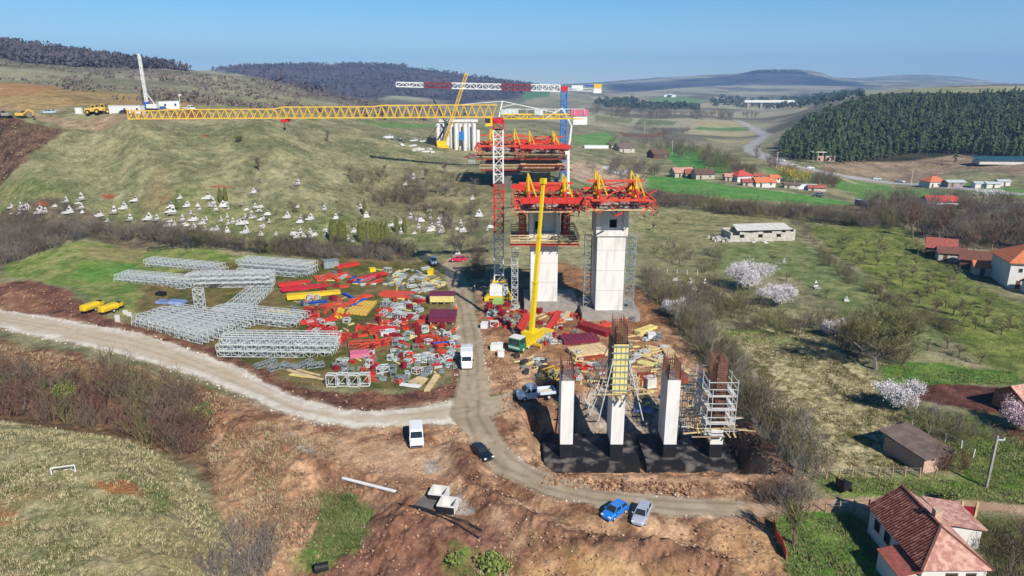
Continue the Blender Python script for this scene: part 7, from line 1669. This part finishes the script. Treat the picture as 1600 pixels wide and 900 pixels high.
# ------------------------------------------------------------------ small things on the ground
def box_culvert(label, px, py, rz):
    T = thing('box_culvert', label, 'concrete box', GH(px, py) + Vector((0, 0, .05)), rz)
    mb = MB()
    for s in (-1, 1): mb.box((s * .92, 0, .55), (.16, 1.7, 1.1)); mb.box((0, s * .92, .55), (2.0, .14, 1.1))
    mb.box((0, 0, .08), (1.7, 1.7, .12)); mb.build('shell', M['concrete'], T)
    mb = MB(); mb.box((0, -1.0, .5), (2.02, .02, .9)); mb.box((-1.01, 0, .5), (.02, 1.7, .9)); mb.build('bitumen_coat', M['tar_column'], T)
box_culvert('open concrete box, the rear one of two below the van', 686, 779, math.radians(-12)); box_culvert('open concrete box, the front right one of two below the van', 700, 797, math.radians(-12))
mb = MB(); mb.box((0, 0, .1), (2.2, 2.0, .2)); mb.box((0, 0, .21), (2.0, 1.8, .04)); tag(mb.build('concrete_plate', M['concrete_dark'], loc=GH(668, 787), rz=math.radians(-25)), 'grey concrete lid plate left of the two open boxes', 'concrete plate')
a, b = GH(536, 750), GH(618, 771); mb = MB(); mb.tube(a + Vector((0, 0, .25)), b + Vector((0, 0, .25)), .2, n=10); tag(mb.build('drain_pipe', M['white']), 'long white drain pipe lying on the brown earth', 'pipe')
mb = MB(); mb.tube(GH(506, 733) + Vector((0, 0, .2)), GH(518, 735) + Vector((0, 0, .2)), .18, n=10); tag(mb.build('drain_pipe', M['white']), 'short white pipe piece uphill of the long drain pipe', 'pipe')
for k, pts in enumerate((((622, 788), (660, 795), (700, 808), (752, 830)), ((624, 790), (665, 800), (710, 818), (748, 842)), ((640, 791), (690, 806), (730, 817), (752, 831)))):
    mb = MB(); P = [GH(*p) + Vector((0, 0, .12)) for p in pts]
    for p0, p1 in zip(P[:-1], P[1:]): mb.tube(p0, p1, .09, n=6)
    tag(mb.build('black_hose', M['black']), ('upper', 'lower', 'middle')[k] + ' black hose of the three trailing past the open boxes', 'hose')
P = GH(503, 893); mb = MB(); mb.tube((-.7, 0, .5), (.7, 0, .5), .5, n=12); mb.tube((-.74, 0, .5), (-.7, 0, .5), .36, n=12); tag(mb.build('black_drum', M['black'], loc=P, rz=.3), 'black drum lying at the bottom edge', 'drum')
# white goal-like frame on the mound
P = GH(100, 740); mb = MB()
for s in (-1, 1): mb.bar((s * 1.2, 0, 0), (s * 1.2, 0, .9), .1); mb.bar((s * 1.2, 0, .9), (s * 1.0 - .6, .8, 0), .08); 
mb.bar((-1.2, 0, .9), (1.2, 0, .9), .1); mb.bar((-1.6, .8, .06), (.4, .8, .06), .08); mb.bar((-1.2, 0, .06), (-1.6, .8, .06), .08); mb.bar((1.2, 0, .06), (.4, .8, .06), .08)
tag(mb.build('goal_frame', M['white'], loc=P, rz=.3), 'small white goal-like frame on the grassy mound', 'frame')
# pole, cart, fences
P = GH(1541, 762); T = thing('utility_pole', 'weathered concrete utility pole at the right edge of the path', 'utility pole', P)
mb = MB(); mb.bar((0, 0, -.3), (.05, 0, 6.8), .24, .24); mb.build('post', M['concrete_grey'], T)
mb = MB(); mb.bar((-.1, 0, 6.3), (1.0, 0, 6.3), .12); mb.build('crossarm', M['galv'], T)
for x in (.1, .9):
    mb = MB(); mb.tube((x, 0, 6.35), (x, 0, 6.6), .09, .05, n=8); mb.build('insulator', M['white'], T)
P = GH(1317, 768); T = thing('black_cart', 'black two-wheeled cart with open lid beside the path fence', 'cart', P, .6)
mb = MB(); mb.box((0, 0, .75), (1.5, 1.0, .8), taper=(1.1, 1.1)); mb.build('bin', M['black'], T)
mb = MB(); mb.box((-.9, 0, 1.45), (.1, 1.1, .9), taper=(.6, 1)); mb.build('lid', M['black'], T); wheels(T, [(.6, -.55), (.6, .55)], .25, .12)
def fence(label, pts, n, h, mat, wire=True):
    T = thing('wire_fence', label, 'fence', GH(*pts[0])); o = T.location.copy(); P = [GH(*p) for p in pts]; seg = [0]
    for a, b in zip(P[:-1], P[1:]): seg.append(seg[-1] + (b - a).length)
    tops = []
    for k in range(n):
        s = seg[-1] * k / (n - 1); i = max(j for j in range(len(seg)) if seg[j] <= s + 1e-6); i = min(i, len(P) - 2); p = P[i].lerp(P[i + 1], (s - seg[i]) / (seg[i + 1] - seg[i])); p.z = h1(p.x, p.y)
        mb = MB(); mb.bar(p - o - Vector((0, 0, .2)), p - o + Vector((rnd.uniform(-.12, .12), 0, h)), .13); mb.build('post', M[mat], T); tops.append(p - o + Vector((0, 0, h)))
    if wire:
        mb = MB()
        for a, b in zip(tops[:-1], tops[1:]):
            for dz in (.15, .55): mb.bar(a - Vector((0, 0, dz)), b - Vector((0, 0, dz)), .025)
        mb.build('wire', M['galv_dark'], T)
fence('wooden post and wire fence along the grass above the dirt path', [(1270, 750), (1340, 746), (1420, 745), (1460, 749)], 10, 1.4, 'timber_old')
fence('post and wire fence running down the right edge of the excavation', [(1200, 670), (1222, 700), (1245, 722), (1260, 742), (1270, 750)], 7, 1.5, 'offwhite')
fence('white post fence in front of the small monuments right of the piers', [(1012, 425), (1040, 428), (1090, 430)], 6, 1.3, 'offwhite')
fence('low white fence below the small monuments right of the piers', [(1040, 463), (1075, 464), (1125, 462)], 6, .9, 'offwhite')
fence('rickety wooden fence between the path and the farmhouse lawn', [(1290, 800), (1330, 798), (1356, 796)], 4, 1.3, 'timber_old')
fence('white stakes beside the round blossoming tree', [(1425, 668), (1455, 680), (1500, 700), (1520, 715)], 5, 1.2, 'offwhite')
T = thing('garden_gate', 'dark red garden gate between pale posts behind the farmhouse', 'gate', GH(1500, 806), -.15)
for x in (0, 1.5):
    mb = MB(); mb.box((x, 0, .9), (.22, .22, 1.9)); mb.build('post', M['timber'], T)
mb = MB(); mb.box((.75, .02, .7), (1.25, .06, 1.1)); mb.build('panel', M['dark_red'], T)
a = [(1209, 818), (1211, 838), (1222, 858), (1228, 876)]; mb = MB(); P = [GH(*p) for p in a]
for p0, p1 in zip(P[:-1], P[1:]): mb.bar(p0 + Vector((0, 0, .5)), p1 + Vector((0, 0, .5)), .05, 1.0)
tag(mb.build('safety_net', M['orange_red']), 'orange plastic safety net along the bank left of the farmhouse lawn', 'net')
for k, (px, py, h) in enumerate(((1050, 240, 9), (1007, 207, 10), (1213, 262, 9), (1423, 290, 8))):
    mb = MB(); mb.tube((0, 0, -.3), (0, 0, h), .2, .12, n=6); mb.bar((-.8, 0, h - .4), (.8, 0, h - .4), .14); tag(mb.build('power_pole', M['offwhite'], loc=GH(px, py)), ('thin pale power pole on the grass right of the grey barn', 'thin distant power pole in the upper valley fields', 'thin pale power pole left of the brick shell house', 'thin pale power pole before the orange roofed highway house')[k], 'utility pole')
# workers
def worker(label, px, py, vest, rz):
    P = GH(px, py); me = bpy.data.meshes.new('person'); J = [(0, 0, .95), (0, 0, 1.25), (0, .01, 1.45), (0, .02, 1.58), (.11, 0, .92), (.13, .05, .5), (.13, 0, .06), (.14, .14, .03), (-.11, 0, .92), (-.13, -.04, .5), (-.13, -.1, .06), (-.13, .05, .03), (.2, .01, 1.42), (.27, .06, 1.15), (.24, .22, .95), (-.2, .01, 1.42), (-.27, .05, 1.15), (-.24, .2, .97), (.23, .29, .92), (-.23, .27, .94)]
    E = [(0, 1), (1, 2), (2, 3), (0, 4), (4, 5), (5, 6), (6, 7), (0, 8), (8, 9), (9, 10), (10, 11), (2, 12), (12, 13), (13, 14), (2, 15), (15, 16), (16, 17), (14, 18), (17, 19)]
    rad = [.15, .16, .15, .07, .11, .075, .055, .05, .11, .075, .055, .05, .075, .055, .042, .075, .055, .042, .04, .04]
    me.from_pydata(J, E, []); o = bpy.data.objects.new('person', me); COL.objects.link(o); md = o.modifiers.new('skin', 'SKIN'); sl = me.skin_vertices[0].data
    for i, r in enumerate(rad): sl[i].radius = (r, r)
    sl[0].use_root = True; o.modifiers.new('sub', 'SUBSURF').levels = 1
    o.modifiers['sub'].render_levels = 1; me.materials.append(M[vest]); o.location = P; o.rotation_euler = (0, 0, rz); tag(o, label, 'person')
    mb = MB()
    import_r = [(0, .0), (.075, .03), (.098, .1), (.09, .17), (.05, .225), (0, .24)]
    ring = 8; vs = []
    for r_, z_ in import_r:
        for k in range(ring): t = 6.283 * k / ring; vs.append((r_ * math.cos(t), .03 + r_ * 1.12 * math.sin(t), 1.56 + z_))
    mb.add(vs, [(i * ring + k, i * ring + (k + 1) % ring, (i + 1) * ring + (k + 1) % ring, (i + 1) * ring + k) for i in range(5) for k in range(ring)]); mb.build('head', M['skin'], o)
    mb = MB(); vs = []
    for r_, z_ in ((.135, 1.70), (.125, 1.76), (.08, 1.83), (0, 1.85)):
        for k in range(ring): t = 6.283 * k / ring; vs.append((r_ * math.cos(t), .03 + r_ * 1.15 * math.sin(t), z_))
    mb.add(vs, [(i * ring + k, i * ring + (k + 1) % ring, (i + 1) * ring + (k + 1) % ring, (i + 1) * ring + k) for i in range(3) for k in range(ring)]); mb.build('hard_hat', M['white'], o)
mt('skin', (206, 160, 132), rough=.7, var=0); mt('vest_orange', (244, 120, 48), rough=.8, var=.1); mt('overall_blue', (60, 74, 110), rough=.8, var=.1)
worker('worker in dark overalls standing left of the big yellow girder front', 473, 479, 'overall_blue', 1.0)
worker('worker in orange clothes standing before the middle of the big yellow girder', 492, 473, 'vest_orange', -.6)
worker('worker in orange clothes on the access road beside the maroon panel stacks', 713, 489, 'vest_orange', .4)
worker('worker in dark overalls beside the road left of the crane base', 742, 458, 'overall_blue', 2.0)

# ------------------------------------------------------------------ loose cover: stones, clods, grass tufts
def scatter(name, label, polys, n, fn, mats, seed, world=False):
    q = random.Random(seed); r = np.random.RandomState(seed); mb = MB()
    for poly, cnt in polys:
        P = poly if world else [tuple(GH(*p)[:2]) for p in poly]; xs = [p[0] for p in P]; ys = [p[1] for p in P]
        c = np.c_[r.uniform(min(xs), max(xs), cnt * 4), r.uniform(min(ys), max(ys), cnt * 4)]; c = c[poly_sdf(c[:, 0], c[:, 1], P) > 0][:cnt]
        if not len(c): continue
        z = H(c[:, 0], c[:, 1])
        for i in range(len(c)): fn(mb, q, Vector((c[i, 0], c[i, 1], z[i])))
    o = mb.build(name, [M[m] for m in mats]); o['kind'] = 'stuff'; o['label'] = label; o['category'] = 'ground cover'; return o
def stone(lo, hi, k=1):
    def f(mb, q, P):
        s = lo + (hi - lo) * q.random() ** 3; vs = []
        for v in ((1, 0, 0), (-1, 0, 0), (0, 1, 0), (0, -1, 0), (0, 0, 1), (0, 0, -1)): vs.append(P + Vector(v) * s * q.uniform(.7, 1.2) + Vector((0, 0, s * .3)))
        mb.mat(q.randrange(k)); mb.add(vs, [(0, 2, 4), (2, 1, 4), (1, 3, 4), (3, 0, 4), (2, 0, 5), (1, 2, 5), (3, 1, 5), (0, 3, 5)])
    return f
def tuft(h, w, k, blades=4):
    def f(mb, q, P):
        m = q.randrange(k); mb.mat(m); s = q.uniform(.5, 1.25)
        for b in range(blades):
            az = q.uniform(0, 6.283); d = Vector((math.cos(az), math.sin(az), 0)); sd = Vector((-d.y, d.x, 0)) * w * s; c = P + d * q.uniform(0, .25) - Vector((0, 0, .05))
            mb.add([c - sd, c + sd, c + d * h * s * q.uniform(.3, .9) + Vector((0, 0, h * s * q.uniform(.5, 1)))], [(0, 1, 2)])
    return f
mt('pale_stone', (226, 214, 196), rough=.95, var=.12); mt('clod', (150, 110, 86), rough=.97, var=.25); mt('clod_light', (190, 152, 120), rough=.97, var=.25); mt('clod_dark', (112, 76, 62), rough=.97, var=.25)
edge_a = strip([(0,486),(130,506),(250,532),(330,560),(420,603),(470,627),(540,641),(620,641),(700,630)], .8)
edge_b = strip([(0,513),(80,531),(150,546),(230,566),(310,592),(380,620),(440,647),(500,664),(560,668),(640,665),(710,662)], .8)
scatter('gravel_stones', 'pale stones along the edges of the gravel haul road', [(edge_a, 1500), (edge_b, 1700)], 0, stone(.05, .26), ('pale_stone',), 1, world=True)
scatter('gravel_stones', 'stones along the edges of the access road', [(strip([(735,697),(770,740),(850,777),(950,797),(1050,808),(1160,809)], .5), 260), (strip([(790,702),(830,730),(880,750),(960,767),(1080,779)], .5), 260), (strip([(712,500),(716,560),(712,600)], .4), 80), (strip([(748,510),(758,550),(764,600)], .5), 140)], 0, stone(.04, .18), ('pale_stone', 'clod_light'), 2, world=True)
scatter('earth_clods', 'brown clods and stones strewn over the excavated earth', [([(330,660),(560,680),(700,670),(760,740),(850,785),(1000,805),(1180,815),(1225,900),(1225,960),(420,960),(380,860),(330,760)], 3200), ([(750,450),(1000,450),(1060,540),(1150,650),(1240,740),(1180,770),(880,750),(790,690),(800,600),(765,540)], 4200), ([(-50,440),(100,450),(240,520),(420,590),(600,610),(716,575),(700,630),(520,642),(330,562),(100,505),(-50,490)], 1800), ([(-50,520),(200,575),(380,630),(330,680),(200,620),(-50,590)], 1500)], 0, stone(.03, .22, 4), ('clod', 'clod_light', 'clod_light', 'clod_light'), 3)
scatter('spoil_ridge', 'rough ridge of dark clods between the pit and the access road', [(strip([(850,748),(900,755),(1000,762),(1100,765),(1200,762)], 1.3), 1100), (strip([(1150,680),(1200,710),(1240,745),(1200,770)], 1.6), 700), (strip([(735,690),(700,680),(680,700)], 1.0), 250), (strip([(770,560),(800,600),(790,650)], 1.6), 500)], 0, stone(.06, .3, 3), ('clod', 'clod', 'clod_light'), 4, world=True)
scatter('white_stones', 'small white stones strewn on the reddish bottom slope', [([(430,690),(700,760),(850,800),(1180,830),(1200,900),(430,940)], 700), ([(320,700),(430,690),(470,860),(380,900)], 130)], 0, stone(.04, .13), ('pale_stone',), 5)
M['straw_dark'] = material('straw_dark', (.15, .135, .06, 1), rough=.95, scale=.3, var=.3)
scatter('dry_grass', 'dry straw-coloured grass tufts on the right slope and the mound', [([(1120,520),(1260,520),(1330,560),(1400,620),(1420,680),(1470,720),(1400,745),(1300,742),(1240,730),(1180,650),(1130,590)], 15000), ([(-80,655),(0,658),(120,676),(230,697),(300,742),(342,800),(376,870),(392,960),(-80,960)], 13000)], 0, tuft(.34, .042, 3, 5), ('straw_blade', 'straw_dark', 'straw_blade'), 6)
scatter('green_grass', 'green grass tufts on lawns and meadow', [([(1200,815),(1330,802),(1370,830),(1400,960),(1250,960)], 3500), ([(1290,745),(1480,750),(1600,768),(1620,790),(1450,776),(1280,770)], 2600), ([(1410,625),(1600,680),(1620,770),(1530,760),(1430,670)], 5000), ([(-80,660),(120,680),(230,705),(300,760),(200,960),(-80,960)], 2500), ([(1370,570),(1590,580),(1590,600),(1380,600)], 1500), ([(1260,355),(1420,360),(1560,460),(1640,520),(1640,590),(1500,540),(1370,440)], 6000)], 0, tuft(.34, .05, 2, 4), ('grass_blade', 'grass_blade'), 7)
scatter('dry_weeds', 'rusty dry weeds on the banks around the bottom ravine', [([(320,700),(420,660),(520,700),(560,760),(500,800),(470,870),(420,900),(360,850)], 7000), ([(-50,530),(200,570),(380,630),(340,690),(240,650),(100,620),(-50,610)], 5000), ([(700,860),(800,870),(800,930),(690,930)], 500)], 0, tuft(.5, .045, 3, 5), ('dry_red_blade', 'straw_blade', 'dry_red_blade'), 8)
scatter('ravine_grass', 'bright green grass in the bottom ravine', [([(500,765),(545,770),(580,800),(560,850),(520,880),(490,890),(470,870),(500,820)], 2600)], 0, tuft(.45, .05, 1, 5), ('grass_blade',), 9)
scatter('cemetery_grass', 'rough grass tufts over the cemetery hillside', [([(-30,215),(300,200),(500,200),(700,250),(690,372),(500,384),(330,362),(200,345),(-30,345)], 15000)], 0, tuft(.45, .08, 3, 3), ('grass_blade', 'straw_blade', 'straw_blade'), 10)

# ------------------------------------------------------------------ names for the many loose pieces
from collections import defaultdict
D = defaultdict(list)
for r_ in REG: D[(r_[1], r_[4])].append(r_)
NTH = ['first', 'second', 'third', 'fourth', 'fifth', 'sixth', 'seventh', 'eighth', 'ninth', 'tenth', 'eleventh', 'twelfth', 'thirteenth', 'fourteenth', 'fifteenth', 'sixteenth', 'seventeenth', 'eighteenth', 'nineteenth', 'twentieth']
NTH += ['%s-%s' % (t, n) for t in ('twenty', 'thirty', 'forty') for n in NTH[:9]]
for (base, where), L in D.items():
    L.sort(key=lambda r: r[2])
    for i, r in enumerate(L):
        if len(L) == 1: lb = '%s %s' % (base, where)
        elif i == 0: lb = 'leftmost %s %s' % (base, where)
        elif i == len(L) - 1: lb = 'rightmost %s %s' % (base, where)
        else: lb = '%s %s, %s from left' % (base, where, NTH[min(i, len(NTH) - 1)])
        r[0]['label'] = lb
gone = [o for o in bpy.data.objects if o.parent is None and o.location.z < -400]      # plants that were modelled but found no place
gone = [c for o in gone for c in o.children] + gone
for o in gone: bpy.data.objects.remove(o)

# ------------------------------------------------------------------ haze in the air of the valley
HAZE = 0.00013
mb = MB(); mb.box((0, 5900, 120), (30000, 12400, 700))
o = mb.build('haze', bpy.data.materials.new('haze_air')); o['kind'] = 'stuff'; o['label'] = 'pale blue haze in the valley air'
m = o.data.materials[0]; m.use_nodes = True; t = m.node_tree; t.nodes.remove(t.nodes['Principled BSDF'])
v = t.nodes.new('ShaderNodeVolumePrincipled'); v.inputs['Color'].default_value = (0.30, 0.57, 1.0, 1); v.inputs['Density'].default_value = HAZE; v.inputs['Anisotropy'].default_value = 0.0
t.links.new(v.outputs[0], t.nodes['Material Output'].inputs['Volume'])
